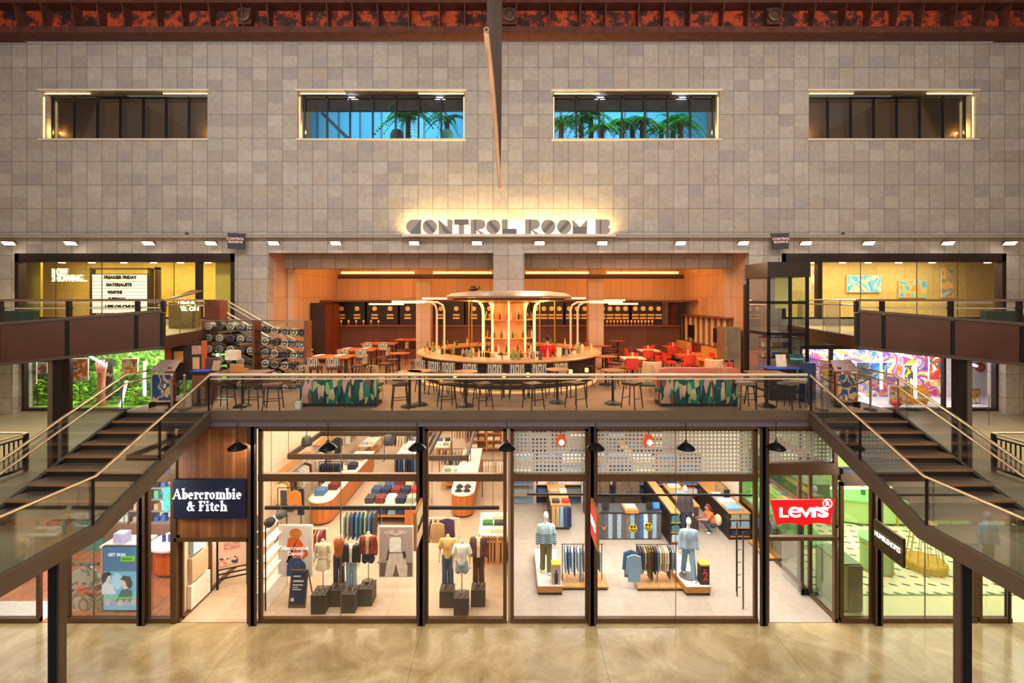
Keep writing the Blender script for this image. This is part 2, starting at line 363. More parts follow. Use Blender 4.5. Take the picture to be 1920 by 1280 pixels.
OPX0, OPX1 = WX(503), WX(1405)
holes += [(OPX0, OPX1, ZT, WZ(474)), (WX(28), WX(440), ZU + .27, WZ(475)), (WX(1466), WX(1886), ZU + .27, WZ(475)),
          (WX(40), WX(430), ZG + .05, WZ(648)), (WX(1500), WX(1872), ZG + .05, WZ(648))]
wall_holes('wall_back', -24, 24, ZG, WZ(80), W, holes, .45, STONE)
st('wall_upper', M().box(-24, 24, W - .1, W + .3, WZ(14), WZ(-60)), tile('cream_wall_panels', [S(196, 180, 156), S(204, 188, 164)], 1.65, 3, (0, 0), .02, line=.6, every=1, nvar=.08))
st('trim_3', M().box(-24, 24, W - .22, W, WZ(447), WZ(441)), pm(S(150, 138, 124), .7, 0, .1, name='stone_ledge'))
# rusty crane girder
g = thing('crane_girder', 'rusty riveted crane girder with ribbed web running along the wall top', 'girder', (0, W - .3, WZ(80)))
RUST, nt, bs = newmat('rusted_steel')
tc = N(nt, 'ShaderNodeTexCoord'); nz = N(nt, 'ShaderNodeTexNoise'); nz.inputs['Scale'].default_value = 2.2; nz.inputs['Detail'].default_value = 12; nz.inputs['Roughness'].default_value = .72
nt.links.new(tc.outputs['Object'], nz.inputs[0])
nt.links.new(ramp(nt, nz.outputs[0], [(.36, S(24, 16, 14)), (.48, S(70, 34, 22)), (.57, S(196, 70, 24)), (.68, S(84, 54, 44))]), bs.inputs['Base Color']); bs.inputs['Roughness'].default_value = .75
RUST2 = pm(S(88, 44, 28), .7, .1, .35, 3, name='rusted_flange')
M().box(-23.9, 23.9, W - .75, W - .1, WZ(26), WZ(13)).go('top_flange', RUST2, g)
M().box(-23.9, 23.9, W - .75, W - .1, WZ(80), WZ(69)).go('bottom_flange', RUST2, g)
M().box(-23.9, 23.9, W - .2, W - .12, WZ(69), WZ(26)).go('web', RUST, g)
xx = 8
while xx < 1920:
    x = WX(xx)
    M().add([(x - .02, W - .2, WZ(68)), (x + .02, W - .2, WZ(68)), (x + .02, W - .2, WZ(26)), (x - .02, W - .2, WZ(26)), (x - .02, W - .5, WZ(68)), (x + .02, W - .5, WZ(68)), (x + .02, W - .7, WZ(26)), (x - .02, W - .7, WZ(26))],
            [(0, 1, 2, 3), (4, 5, 6, 7), (0, 1, 5, 4), (3, 2, 6, 7), (0, 3, 7, 4), (1, 2, 6, 5)]).go('stiffener', RUST2, g)
    xx += random.choice([46, 48, 50, 56, 60])
for i, p in enumerate((472, 955, 1437)):
    t = thing('floodlight', ['round lamp housing on girder web above the gap between the first two windows', 'round lamp housing on girder web beside the hanging steel blade', 'round lamp housing on girder web above the gap before the last window'][i], 'lamp', (WX(p), W - .5, WZ(44)))
    M().box(WX(p) - .26, WX(p) + .26, W - .55, W - .25, WZ(60), WZ(30)).go('bracket_plate', RUST2, t)
    cc_ = (WX(p), W - .55, WZ(44)); M().lathe([(.25, 0), (.27, .1), (.2, .12), (.17, .02), (0, .02)], cc_, 20).rot(cc_, PI / 2, 'X').go('reflector_ring', pm(S(96, 70, 58), .5, .4), t)
for i, p in enumerate((237, 686, 1194, 1673)):
    tag(M().box(WX(p) - .18, WX(p) + .18, W - .75, W - .5, WZ(12.8), WZ(7)).go('junction_box', BLACK), 'small black box on the girder top flange, %s along it' % ORD[i], 'junction box', 'boxes on the girder')
# hanging steel blade
t = thing('hanging_steel_fin', 'tapering steel blade hanging point-down in front of the stone wall', 'steel blade', (X(930, 9), 9, Z(0, 9)))
yb = 9.0
M().add([(X(914, yb), yb, Z(-30, yb)), (X(941, yb), yb + .25, Z(-30, yb)), (X(940, yb), yb + .25, Z(200, yb)), (X(938, yb), yb + .1, Z(352, yb)), (X(912, yb), yb - .05, Z(62, yb)),
         (X(918, yb), yb + .3, Z(-30, yb)), (X(936, yb), yb + .3, Z(340, yb)), (X(918, yb), yb + .3, Z(80, yb))],
        [(0, 4, 3, 2, 1), (5, 7, 6, 2, 1), (0, 5, 1), (0, 5, 7, 4), (4, 7, 6, 3), (3, 6, 2)]).go('fin_plate', pm(S(96, 80, 70), .32, .8, .25, 3, stretch=(20, 20, .6)), t)
M().tube([(X(911.5, yb - .1), yb - .1, Z(66, yb)), (X(921, yb - .1), yb - .1, Z(150, yb)), (X(929, yb - .1), yb - .05, Z(240, yb)), (X(937.5, yb), yb, Z(351, yb))], [.05, .05, .045, .03], 6).go('edge_strip', wood(S(196, 150, 112), axis='z'), t)
cc_ = (X(912, yb - .12), yb - .12, Z(64, yb)); M().lathe([(.028, -.03), (.055, -.03), (.055, .03), (.028, .03), (.028, -.03)], cc_, 14).rot(cc_, PI / 2, 'X').go('eyelet', pm(S(170, 140, 112), .4, .6), t)
# ------------------------------------------------------------------ upper windows
LED = em((1, .72, .22, 1), 9.0)
FR = pm(S(22, 20, 20), .4, .3, name='black_window_frame')
for i, (a, c) in enumerate(wins):
    w = ste('window_%d' % (i + 1), (WX((a + c) / 2), W, WZ(215)))
    x0, x1, z0, z1 = WX(a) + .12, WX(c) - .05, WZ(259), WZ(175)
    if i > 1: x0, x1 = WX(a) + .05, WX(c) - .12
    y = W + .33
    m = M().box(x0, x1, y, y + .08, z0, z0 + .06).box(x0, x1, y, y + .08, z1 - .06, z1).box(x0, x0 + .05, y, y + .08, z0, z1).box(x1 - .05, x1, y, y + .08, z0, z1)
    for k in range(1, 7):
        xm = x0 + (x1 - x0) * k / 7; m.box(xm - .035, xm + .035, y, y + .08, z0, z1)
    m.go('window_frame', FR, w)
    M().box(x0, x1, y + .03, y + .05, z0, z1).go('pane', glass((.9, .93, .95, 1), .8, 'window_glass', .02), w)
    M().box(WX(a) - .06, WX(c) + .06, W - .07, W + .05, z0 - .1, z0 - .03).go('sill', CREAM, w)
    M().box(WX(a) - .08, WX(c) + .08, W - .08, W + .02, WZ(171), WZ(168)).go('lintel_trim', CREAM, w)
    for xe in ((WX(a) + .04, WX(c) - .04)):
        M().box(xe - .012, xe + .012, W + .1, W + .13, z0 + .05, z1 - .1).go('light_strip', em((1, .72, .26, 1), 3.0), w)
        point('jamb_lamp', ((x0 + .12) if xe < (x0 + x1) / 2 else (x1 - .12), W + .56, z0 + .42), 34, (1, .6, .14), .04)
    for q, (e, f) in enumerate(((WX(a) + .05, WX(a) + 1.9), (WX(c) - 1.9, WX(c) - .05))):
        M().box(e, f, W + .12, W + .16, WZ(173.6), WZ(172)).go('light_strip', em((1, .75, .3, 1), 3.5), w)
    if i in (0, 3):
        st('blind_%d' % (i + 1), M().box(x0 - .2, x1 + .2, y + .36, y + .4, z0 - .1, z1 + .1), pm(S(112, 84, 60), .55, 0, .06, 1.5, name='brown_roller_blind'), w)
    else:
        # the planted room behind
        rm = M(); R0, R1, yb2 = x0 - 1.2, x1 + 1.2, W + 4.0
        rm.quad((R0, yb2, z0 - 1), (R1, yb2, z0 - 1), (R1, yb2, z1 + 2), (R0, yb2, z1 + 2))
        st('wall_planted_%d' % i, rm, tile('blue_lit_glazed_partition', [S(70, 165, 215), S(50, 145, 205), S(120, 185, 220)], 1.05, 4, (i * .4, 0), .12, line=.3, every=1, nvar=.1))  # blue of the room's light is put into the partition colour
        st('ceiling_planted_%d' % i, M().box(R0, R1, y + .3, yb2, z1 + 1.9, z1 + 2.0), pm(S(70, 62, 54), .8, 0, .2, name='rough_soffit'))
        st('beam_planted_%d' % i, M().box(R0, R1, y + .14, y + .32, Z(207, y + .14), z1 + 2), pm(S(70, 62, 54), .8, 0, .25, 4, name='rough_soffit'))
        st('floor_planted_%d' % i, M().box(R0, R1, y + .1, yb2, z0 - .9, z0 - .8), pm(S(60, 60, 60), .6))
        area('planted_room_fill', ((x0 + x1) / 2, y + 1.2, z1 + 1.6), 5.5, 240, (.62, .88, 1), (.7, 0, 0), 1.2); area('planted_room_fill', ((x0 + x1) / 2, y + .5, z1 + 1.3), 5.5, 420, (.8, 1, .75), (.35, 0, 0), .5)  # second area is an added front fill to brighten the ferns
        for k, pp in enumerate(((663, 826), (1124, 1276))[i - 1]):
            tt = tag(M().lathe([(0, 0), (.22, .01), (.26, .04), (.1, .08), (0, .08)], (X(pp, y + .22), y + .2, Z(187, y + .2) - .02), 18).go('oval_lamp_reflection', em((.75, .85, 1, 1), 3.5)), 'pale blue oval disc for a lamp reflection behind the %s window glass, %s of two' % (('second', 'third')[i - 1], ORD[k]), 'lamp', 'oval lamp reflections')  # glowing discs stand in for lamp reflections on the dark beam
# fixtures at the left and right edge
# ------------------------------------------------------------------ light row
lamps = [28, 143, 287, 403, 519, 634, 779, 895, 1011, 1127, 1272, 1388, 1504, 1620, 1767, 1882]
proto = None
for i, p in enumerate(lamps):
    lb = 'small bright floodlight under the stone ledge, %s along the row' % ORD[i]
    if not proto:
        proto = thing('ledge_floodlight', lb, 'floodlight', (0, 0, 0), 'floodlights under the ledge')
        M().cb((0, -.34, .0), (.4, .22, .1), rx=-.5).go('housing', pm(S(120, 88, 66), .5, .3), proto)
        M().cb((0, -.375, -.05), (.36, .19, .015), rx=-.5).go('lamp_face', em((1, .88, .72, 1), 26), proto)
        M().tube([(0, 0, .12), (0, -.3, .06)], .02, 6).go('bracket', DARK, proto); o = proto
    else: o = dup(proto, label=lb)
    o.location = (WX(p), W - .02, WZ(456))
    o.rotation_euler.z = -(p - 956) / 956 * .35
    if i % 2 == 0: spot('ledge_spot', (WX(p), W - .6, WZ(462)), (WX(p) * .95, W - 4.5, ZT), 620, (1, .8, .58), 125, .8, .1)
# sign shelf
t = thing('shelf_sign', 'large grey deco letters lit from behind, standing on a pale shelf', 'sign', (WX(953), W - .3, WZ(444)))
M().box(WX(758), WX(1150), W - .45, W - .02, WZ(446), WZ(441)).go('shelf', CREAM, t)
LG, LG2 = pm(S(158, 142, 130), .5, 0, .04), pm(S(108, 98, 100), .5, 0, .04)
zb, zt = WZ(440.5), WZ(413.5); HH = zt - zb
def arc(cx, cz, r, a0, a1, n=14, rx=None):
    return [(cx + (rx or r) * math.cos(math.radians(a0 + (a1 - a0) * i / n)), cz + r * math.sin(math.radians(a0 + (a1 - a0) * i / n))) for i in range(n + 1)]
def glyph(ch, p0, p1):
    a, c = WX(p0), WX(p1); w = c - a; cx = (a + c) / 2; cz = zb + HH / 2; r = HH / 2; y0, y1 = W - .3, W - .2
    lt, dk = M(), M()
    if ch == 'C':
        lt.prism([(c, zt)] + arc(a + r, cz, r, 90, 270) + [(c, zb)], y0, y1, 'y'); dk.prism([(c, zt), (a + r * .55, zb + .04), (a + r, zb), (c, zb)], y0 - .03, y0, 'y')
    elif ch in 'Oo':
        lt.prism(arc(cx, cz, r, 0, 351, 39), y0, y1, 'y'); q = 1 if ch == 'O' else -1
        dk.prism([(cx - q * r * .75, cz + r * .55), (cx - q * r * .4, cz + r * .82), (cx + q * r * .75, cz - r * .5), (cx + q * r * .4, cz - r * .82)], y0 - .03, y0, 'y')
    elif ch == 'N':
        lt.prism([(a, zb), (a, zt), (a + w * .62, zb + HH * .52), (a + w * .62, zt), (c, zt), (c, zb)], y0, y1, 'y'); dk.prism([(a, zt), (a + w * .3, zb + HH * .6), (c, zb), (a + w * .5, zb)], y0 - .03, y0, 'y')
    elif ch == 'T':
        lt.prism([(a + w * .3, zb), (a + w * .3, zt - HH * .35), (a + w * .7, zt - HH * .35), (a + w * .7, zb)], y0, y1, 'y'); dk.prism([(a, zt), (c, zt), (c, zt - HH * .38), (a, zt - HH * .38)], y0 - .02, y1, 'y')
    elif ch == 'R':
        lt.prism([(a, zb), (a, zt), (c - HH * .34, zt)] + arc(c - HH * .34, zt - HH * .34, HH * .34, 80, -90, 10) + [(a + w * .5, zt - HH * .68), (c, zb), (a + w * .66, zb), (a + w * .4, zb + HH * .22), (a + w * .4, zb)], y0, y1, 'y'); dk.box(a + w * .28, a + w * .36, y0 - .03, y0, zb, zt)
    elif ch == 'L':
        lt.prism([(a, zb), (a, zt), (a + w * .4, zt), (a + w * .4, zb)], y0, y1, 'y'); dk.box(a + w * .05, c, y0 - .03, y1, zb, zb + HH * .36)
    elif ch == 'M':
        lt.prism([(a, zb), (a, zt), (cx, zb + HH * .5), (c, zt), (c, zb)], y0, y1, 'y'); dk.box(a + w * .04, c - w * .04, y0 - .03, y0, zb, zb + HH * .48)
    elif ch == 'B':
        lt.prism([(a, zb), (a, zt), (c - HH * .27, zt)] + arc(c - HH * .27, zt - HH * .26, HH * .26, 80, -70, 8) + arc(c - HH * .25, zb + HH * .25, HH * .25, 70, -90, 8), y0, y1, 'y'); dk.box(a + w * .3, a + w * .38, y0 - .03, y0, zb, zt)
    o = lt.go('letter', LG, t); dk.go('dark_inset', LG2, o)  # darker second tone set into each letter
for ch, p0, p1 in (('C', 764, 792), ('O', 795, 821), ('N', 824, 850), ('T', 853, 880), ('R', 883, 911), ('O', 912, 939), ('L', 941, 969), ('R', 984, 1012), ('o', 1014, 1040), ('o', 1043, 1070), ('M', 1072, 1099), ('B', 1114, 1142)): glyph(ch, p0, p1)
M().box(WX(764), WX(1142), W - .13, W - .09, WZ(440.5), WZ(438)).go('light_strip', em((1, .78, .36, 1), 10), t)
area('sign_glow', (WX(953), W - .17, WZ(438)), WX(1142) - WX(764), 800, (1, .74, .26), (PI - .2, 0, 0), .06)
# small blade signs and dome cameras on the ledge band
for k, p in enumerate((452, 1454)):
    t = thing('projecting_sign', 'small dark projecting sign under the ledge beside the %s gallery' % ('cinema', 'art')[k], 'sign', (WX(p), W - .3, WZ(455)))
    s = -1 if k == 0 else 1
    M().cb((WX(p), W - .35, WZ(454)), (.6, .06, .62), rz=-s * .25).go('panel', pm(S(30, 30, 46), .5), t)
    M().cb((WX(p), W - .3, WZ(440) ), (.7, .04, .04), rz=-s * .25).go('bracket', BLACK, t)
    letters('lettering', 'CONTROL\nROOM B', (WX(p), W - .40, WZ(453)), .13, em((1, .5, .34, 1), .8), t, .004, -s * .25)
for k, p in enumerate((354, 1577)):
    tag(M().ball((WX(p), W - .12, WZ(440)), .07, .07, .09).go('dome_camera', pm(S(60, 58, 56), .3)), 'tiny dark dome camera on the stone ledge above the ' + ('cinema window', 'picture gallery window')[k], 'camera')
# ------------------------------------------------------------------ upper bridges
for s in (-1, 1):
    sd = ('cinema', 'picture gallery')[s > 0]
    t = thing('bridge_parapet', 'rust-brown panelled bridge parapet with rail in front of the %s' % sd, 'parapet', (s * 9.72, 13.4, 7.9))
    P = [(9.72, 13.4, 7.89, 8.87), (16.5, 11.17, 7.25, 8.25)]
    def at(u): return [P[0][i] + (P[1][i] - P[0][i]) * u for i in range(4)]
    us = [0, .085, .30, .50, .72, .99]
    nrm = Vector((-(13.4 - 11.17), -(16.5 - 9.72), 0)).normalized()
    for a, c in zip(us[:-1], us[1:]):
        A, C = at(a + .006), at(c - .006)
        vs = []
        for q in (A, C):
            for dd in (0, .07):
                for z in (q[2], q[3]): vs.append((s * (q[0] - nrm.x * dd), q[1] - nrm.y * dd, z))
        M().add(vs, [(0, 1, 3, 2), (4, 6, 7, 5), (0, 4, 5, 1), (2, 3, 7, 6), (0, 2, 6, 4), (1, 5, 7, 3)]).go('panel', BROWN, t)
    for u in us:
        q = at(u); M().box(s * q[0] - .05, s * q[0] + .05, q[1] - .01, q[1] + .09, q[2] + .03, q[3] - .03).go('panel_joint', BLACK, t)
        M().box(s * q[0] - .045, s * q[0] + .045, q[1] + .02, q[1] + .12, q[3] - .02, 9.17).go('post', DARK, t)
    A, C = at(0), at(1)
    M().bar((s * A[0], A[1] + .05, A[3] + .03), (s * C[0], C[1] + .05, C[3] + .03), .16, .07).go('coping', pm(S(88, 66, 54), .4, .4), t)
    M().bar((s * A[0], A[1] + .03, A[2] - .02), (s * C[0], C[1] + .03, C[2] - .02), .14, .08).go('bottom_rail', pm(S(88, 66, 54), .4, .4), t)
    M().bar((s * A[0], A[1] + .06, 9.19), (s * C[0], C[1] + .06, 9.19), .09, .06).go('top_rail', pm(S(110, 74, 52), .4, .4), t)
    M().tube([(s * (A[0] + .02), A[1] + .16, 8.98), (s * C[0], C[1] + .16, 8.98)], .022, 6).go('handrail', CHROME, t)
    for a, c in zip(us[:-1], us[1:]):
        A, C = at(a + .012), at(c - .012)
        M().add([(s * A[0], A[1] + .06, A[3]), (s * C[0], C[1] + .06, C[3]), (s * C[0], C[1] + .06, 9.16), (s * A[0], A[1] + .06, 9.16)], [(0, 1, 2, 3)]).go('glass_panel', BALU, t)
    # column under the bridge
    c = thing('steel_column', 'tall dark steel column under the %s bridge, standing on the side gallery' % sd, 'column', (s * 12.0, 12.76, ZG))
    M().box(*sorted((s * 11.86, s * 12.16)), 12.68, 12.9, ZG, 7.7).go('shaft', pm(S(44, 34, 30), .4, .4, name='column_steel'), c)
    M().box(*sorted((s * 12.06, s * 12.18)), 12.64, 12.68, ZG, 7.7).go('flange', FASC, c)
    M().box(s * 12.0 - .3, s * 12.0 + .3, 12.55, 13.1, ZG, ZG + .03).go('base_plate', DARK, c)
    c = thing('landing_column', 'tall steel column under the %s stair landing, rising from the concrete floor' % sd.split()[0], 'column', (s * 8.78, 9.35, 0))
    M().box(*sorted((s * 8.66, s * 8.80)), 9.22, 9.38, 0, ZG - .3).go('shaft', FASC, c)
    M().box(*sorted((s * 8.71, s * 8.85)), 9.19, 9.22, 0, ZG - .3).go('flange', pm(S(36, 40, 62), .4, .3), c)
    # guard rail of the void on the side gallery
    b = thing('guard_railing', 'low black railing with upright bars on the %s gallery floor' % ('garden display', 'art display')[s > 0], 'railing', (s * 13.2, 12.4, ZG))
    x1 = s * 12.95
    M().tube([(x1, 12.9, ZG + 1.0), (s * 16, 12.9, ZG + 1.0)], .03, 6).go('handrail', CHROME, b)
    M().tube([(x1, 12.9, ZG + 1.0), (x1, 10.2, ZG + 1.0)], .03, 6).go('handrail', CHROME, b)
    M().bar((x1, 12.8, ZG + .9), (x1, 10.2, ZG + .9), .06, .04).go('top_bar', DARK, b); M().bar((x1, 12.8, ZG + .1), (x1, 10.2, ZG + .1), .06, .06).go('bottom_bar', DARK, b)
    for k in range(22):
        M().box(x1 - .012, x1 + .012, 10.25 + k * .12 - .012, 10.25 + k * .12 + .012, ZG + .1, ZG + .9).go('baluster', DARK, b)
    for yy in (10.2, 12.85): M().box(x1 - .04, x1 + .04, yy - .04, yy + .04, ZG, ZG + 1.0).go('post', DARK, b)
# wider hall: side walls out of sight close the place
st('wall_left', M().box(-24.2, -24, 1, 40, 0, 22), pm(S(120, 100, 86), .8)); st('wall_right', M().box(24, 24.2, 1, 40, 0, 22), pm(S(120, 100, 86), .8))
# ------------------------------------------------------------------ hall light
area('roof_lamp', (-10, 6.5, 18.5), 14, 1330, (1, .95, .92), (1.0, 0, 0), 3); area('roof_lamp', (10, 6.5, 18.5), 14, 1380, (1, .91, .84), (1.0, 0, 0), 3)
area('hall_lamp', (0, 4, 17), 16, 210, (1, .84, .66), (0, 0, 0), 4)
area('opposite_shops_fill', (0, -3, 11.5), 30, 1900, (1, .86, .7), (PI / 2 - .1, 0, 0), 5)  # added fill behind the camera, standing in for glow of shops opposite
for s in (-1, 1): area('soffit_lamp', (s * 12.6, 12.5, 4.3), 5, 260, (1, .92, .8), (.75, 0, 0), .4)
for s in (-1, 1): area('gallery_lamp', (s * 16.5, 14.5, 7.55), 6, 330, (1, .84, .56), (0, 0, 0), 5)

for s in (-1, 1):
    sd = ('cinema', 'picture gallery')[s > 0]; x = s * 15.3; t = thing('lounge_bench', 'dark green lounge bench behind the %s bridge rail' % sd, 'bench', (x, 14.6, ZU)); M().box(*sorted((x - s * .9, x + s * 2.2)), 14.5, 14.7, ZU, ZU + .72).go('back_panel', pm(S(34, 50, 36), .7), t); M().box(*sorted((x - s * .9, x + s * 2.2)), 14.7, 15.2, ZU, ZU + .42).go('seat', pm(S(40, 58, 42), .7), t)
    for q in range(2): xa = x - s * (.5 - q * 1.0); tag(M().tube([(xa, 13.9, ZU), (xa, 13.9, ZU + .5), (xa + s * .05, 13.9, ZU + .7), (xa + s * .2, 13.9, ZU + .82), (xa + s * .5, 13.9, ZU + .86), (xa + s * .9, 13.9, ZU + .86)], .03, 8).go('bent_rail', pm(S(206, 140, 90), .4, .3)), 'bent tan tube rail before the lounge bench behind the %s bridge, %s' % (sd, ('inner', 'outer')[q]), 'rail')
# ================================================================== ground floor shops
def G(px, py, z=0.0):
    Y = (EYE - z) * F / (py - 562); return X(px, Y), Y
FRM = pm(S(98, 70, 46), .4, .2, .12, name='bronze_frame')
def bay(n, p0, p1, y0=803, y1=1167, trans=((888, 902),), mull=(), seams=(), open_below=None, depth=.1, glassm=None):
    w = ste('window_%d' % n, (X((p0 + p1) / 2, D), D, 0)); x0, x1 = X(p0, D), X(p1, D); z0, z1 = max(0, Z(y1, D)), Z(y0, D)
    m = M().box(x0, x0 + .1, D, D + depth, z0, z1).box(x1 - .1, x1, D, D + depth, z0, z1).box(x0, x1, D, D + depth, z1 - .08, z1)
    if not open_below: m.box(x0, x1, D - .03, D + depth, z0, z0 + .13)
    for a, c in trans: m.box(x0, x1, D - .02, D + depth + .02, Z(c, D), Z(a, D))
    for a, c in mull: m.box(X(a, D), X(c, D), D, D + depth, z0, z1)
    m.go('window_frame', FRM, w)
    zb_ = Z(open_below, D) if open_below else z0 + .13
    M().box(x0 + .05, x1 - .05, D + .04, D + .055, zb_, z1 - .05).go('pane', glassm or SHOPGL, w)
    for q in seams: M().box(X(q, D) - .008, X(q, D) + .008, D + .036, D + .06, z0 + .13, z1).go('pane_joint', pm(S(120, 104, 84), .4), w)
    return w
bay(5, 484, 787, seams=(638,)); bay(6, 796, 950); bay(7, 957, 1104); bay(8, 1114, 1421, seams=(1268,))
bay(9, 1436, 1571, trans=((868, 890), (1006, 1013)), open_below=1010); bay(10, 1576, 1640, y0=905); bay(11, 1645, 1832, y0=905, seams=(1737,)); bay(12, 1836, 1897, y0=905)
bay(13, 272, 326, y0=898); bay(14, 122, 268, y0=898, seams=(173,)); bay(15, -90, 74, y0=898, seams=())
for k, p in enumerate((478, 791, 1109, 1428, 1642, 270)):
    st('pillar_%d' % (k + 1), M().box(X(p - 3, D), X(p + 3, D), D - .14, D + .02, 0, 5.6 if k < 4 else 4.35).box(X(p - 7, D), X(p + 7, D), D - .14, D - .11, 0, 5.6 if k < 4 else 4.35), pm(S(74, 58, 46), .45, .15, name='pillar_steel'))
st('trim_4', M().box(-9.6, 9.5, D - .05, D + .3, Z(803, D), ZT - .2), pm(S(104, 86, 78), .5, .1, .1, name='header_band'))
st('trim_5', M().box(-24, -9.6, D, D + .2, Z(898, D), ZG - .25).box(9.5, 24, D, D + .2, Z(905, D), ZG - .25), pm(S(64, 60, 92), .5, .1, .1, name='blue_grey_panel'))
# floors, walls, ceilings of the shops
SB = 34.5
st('floor_clothing_shop', M().box(-9.5, -.04, D + .02, SB, -.2, .004), tile('beige_tiles', [S(198, 172, 144), S(206, 180, 152), S(190, 164, 136)], 1.2, 1.2, (0, D), .012, axes='floor', rough=.45, line=.7, every=1))
st('floor_denim_shop', M().box(.04, 9.3, D + .02, SB, -.2, .004), tile('grey_tiles', [S(190, 174, 158), S(196, 180, 166), S(184, 168, 152)], 1.2, 1.2, (0, D), .012, axes='floor', rough=.45, line=.7, every=1))
st('floor_phone_shop', M().box(-24, -9.6, D + .02, 24, -.2, .004), tile('herringbone_boards', [S(190, 104, 66), S(206, 122, 80), S(176, 92, 58), S(216, 138, 96)], .12, .55, (0, 0), .008, axes='floor', rough=.4, line=.6, every=1))
st('floor_green_shop', M().box(9.4, 24, D + .02, 24, -.2, .004), pm(S(226, 228, 170), .35, 0, .04, 2, name='pale_green_floor'))
st('ceiling_shops', M().box(-9.6, 9.4, D + .3, SB, 5.72, 5.85), pm(S(70, 64, 58), .8))
CLW = pm(S(222, 202, 176), .7, 0, .04, 1, name='shop_wall')
for k, (a, c, ya, yb_) in enumerate(((-9.6, -9.5, D + .05, SB), (-.05, .05, D + .1, SB), (9.3, 9.4, 19.5, SB))):
    st('wall_shop_%d' % (k + 1), M().box(a, c, ya, yb_, 0, 5.72), CLW)
st('wall_shop_back', M().box(-9.6, 9.4, SB, SB + .1, 0, 5.72), CLW); st('wall_phone_back', M().box(-24, -9.6, 24, 24.1, 0, 4.37), WHITE)
st('wall_green_back', M().box(9.4, 24, 24, 24.1, 0, 4.37), pm(S(200, 220, 150), .6))
# glazed side of the denim shop entrance
w = ste('window_16', (9.33, 15, 0)); m = M()
for yy in (13.75, 14.9, 15.45, 17.4, 19.4): m.box(9.29, 9.39, yy, yy + .08, 0, 5.7)
m.box(9.29, 9.39, D, 19.5, 0, .1).box(9.29, 9.39, D, 19.5, 2.7, 2.78).box(9.29, 9.39, D, 19.5, 4.2, 4.4); m.go('window_frame', FRM, w)
M().box(9.33, 9.345, D, 19.5, .1, 5.6).go('pane', glass((.93, .97, .93, 1), .6, 'side_glass', .02), w)
dr = thing('glass_door', 'open glass door leaf with long black pull handle inside the denim shop entrance', 'door', (9.1, 15, 0))
M().box(9.12, 9.16, 14.95, 15.02, .02, 2.5).go('door_stile', FRM, dr); M().tube([(9.02, 14.85, .5), (9.02, 14.85, 2.2)], .02, 6).go('handle', BLACK, dr); M().box(9.0, 9.04, 14.9, 15.95, .02, 2.5).go('leaf_glass', SHOPGL, dr)
dr = thing('glass_door', 'open glass door leaf at the end of the denim shop window with black ladder handle', 'door', (7.0, 14.2, 0))
for q in (0, .62): M().box(6.92 + q * .18, 6.95 + q * .18, 14.25 + q, 14.29 + q, .02, 2.3).go('door_stile', FRM, dr)
M().tube([(6.84, 14.5, .4), (6.84, 14.5, 2.1)], .015, 6).go('handle', BLACK, dr)
for q in range(5): M().tube([(6.84, 14.5, .5 + q * .38), (7.0, 14.55, .5 + q * .38)], .01, 5).go('handle_bracket', BLACK, dr)
tag(M().box(*(X(1500, 15.0), X(1500, 15.0) + .22, 14.95, 15.1, 0, .2)).go('floor_box', BLACK), 'small black floor box on the grey tiles of the denim shop entrance', 'box')
# ---------------- pendants under the terrace edge
proto = None
for i, p in enumerate((445, 615, 782, 950, 1117, 1286, 1455)):
    lb = 'black domed pendant lamp under the terrace edge, %s along the shop fronts' % ORD[i]
    c0 = (0, 0, 0)
    if not proto:
        o = proto = thing('pendant_lamp', lb, 'lamp', c0, 'domed pendants along the shop fronts')
        M().lathe([(.03, .17), (.05, .1), (.1, .07), (.2, .0), (.25, -.05), (.25, -.08), (.22, -.07), (0, .03)], c0, 20).go('shade', pm(S(20, 18, 17), .25, .3), proto)
        M().tube([(0, 0, .15), (0, 0, .66)], .012, 6).go('rod', BLACK, proto)
        M().ball((0, 0, -.03), .05).go('bulb', em((1, .85, .6, 1), 6), proto)
    else: o = dup(proto, label=lb)
    o.location = (X(p, 13.25), 13.25, Z(836, 13.25))
point('pendant_light', (X(445, 13.25), 13.25, Z(842, 13.25)), 30, (1, .8, .55), .08)
# ---------------- garments
def garment_mesh(kind='jacket', L=.75, w=.46, t=.06, fold=0):
    h = w / 2
    if kind == 'trousers': pts = [(-h * .5, 0), (h * .5, 0), (h * .55, -L), (h * .08, -L), (0, -.3), (-h * .08, -L), (-h * .55, -L)]
    elif kind == 'shirt': pts = [(-.06, 0), (.06, 0), (h, -.08), (h * 1.08, -.42), (h * .86, -.42), (h * .82, -L), (-h * .82, -L), (-h * .86, -.42), (-h * 1.08, -.42), (-h, -.08)]
    else: pts = [(-.06, 0), (.06, 0), (h, -.07), (h * 1.2, -.6), (h * .95, -.62), (h * .88, -.25), (h * .86, -L), (-h * .86, -L), (-h * .88, -.25), (-h * .95, -.62), (-h * 1.2, -.6), (-h, -.07)]
    return pts
GP = {}
HANG = pm(S(196, 150, 96), .5, name='wooden_hanger')
CN = {'black': (30, 28, 30), 'charcoal': (62, 60, 64), 'navy': (36, 42, 74), 'indigo': (52, 72, 116), 'mid blue': (78, 116, 162), 'light blue': (138, 176, 208), 'pale blue': (180, 206, 224), 'white': (238, 232, 222),
      'cream': (232, 210, 172), 'tan': (196, 150, 98), 'rust': (188, 86, 40), 'orange': (226, 116, 40), 'brown': (104, 68, 46), 'maroon': (118, 40, 40), 'red': (206, 40, 40), 'olive': (104, 104, 66), 'grey': (148, 144, 140), 'sage': (150, 168, 140), 'pink': (222, 150, 150), 'plum': (72, 50, 82), 'khaki': (176, 160, 118), 'teal': (60, 120, 116), 'green': (60, 120, 66)}
def cl(c): return pm(S(*CN[c]), .85, 0, .16, 14, stretch=(6, 6, 1.2), name='cloth_' + c.replace(' ', '_'))
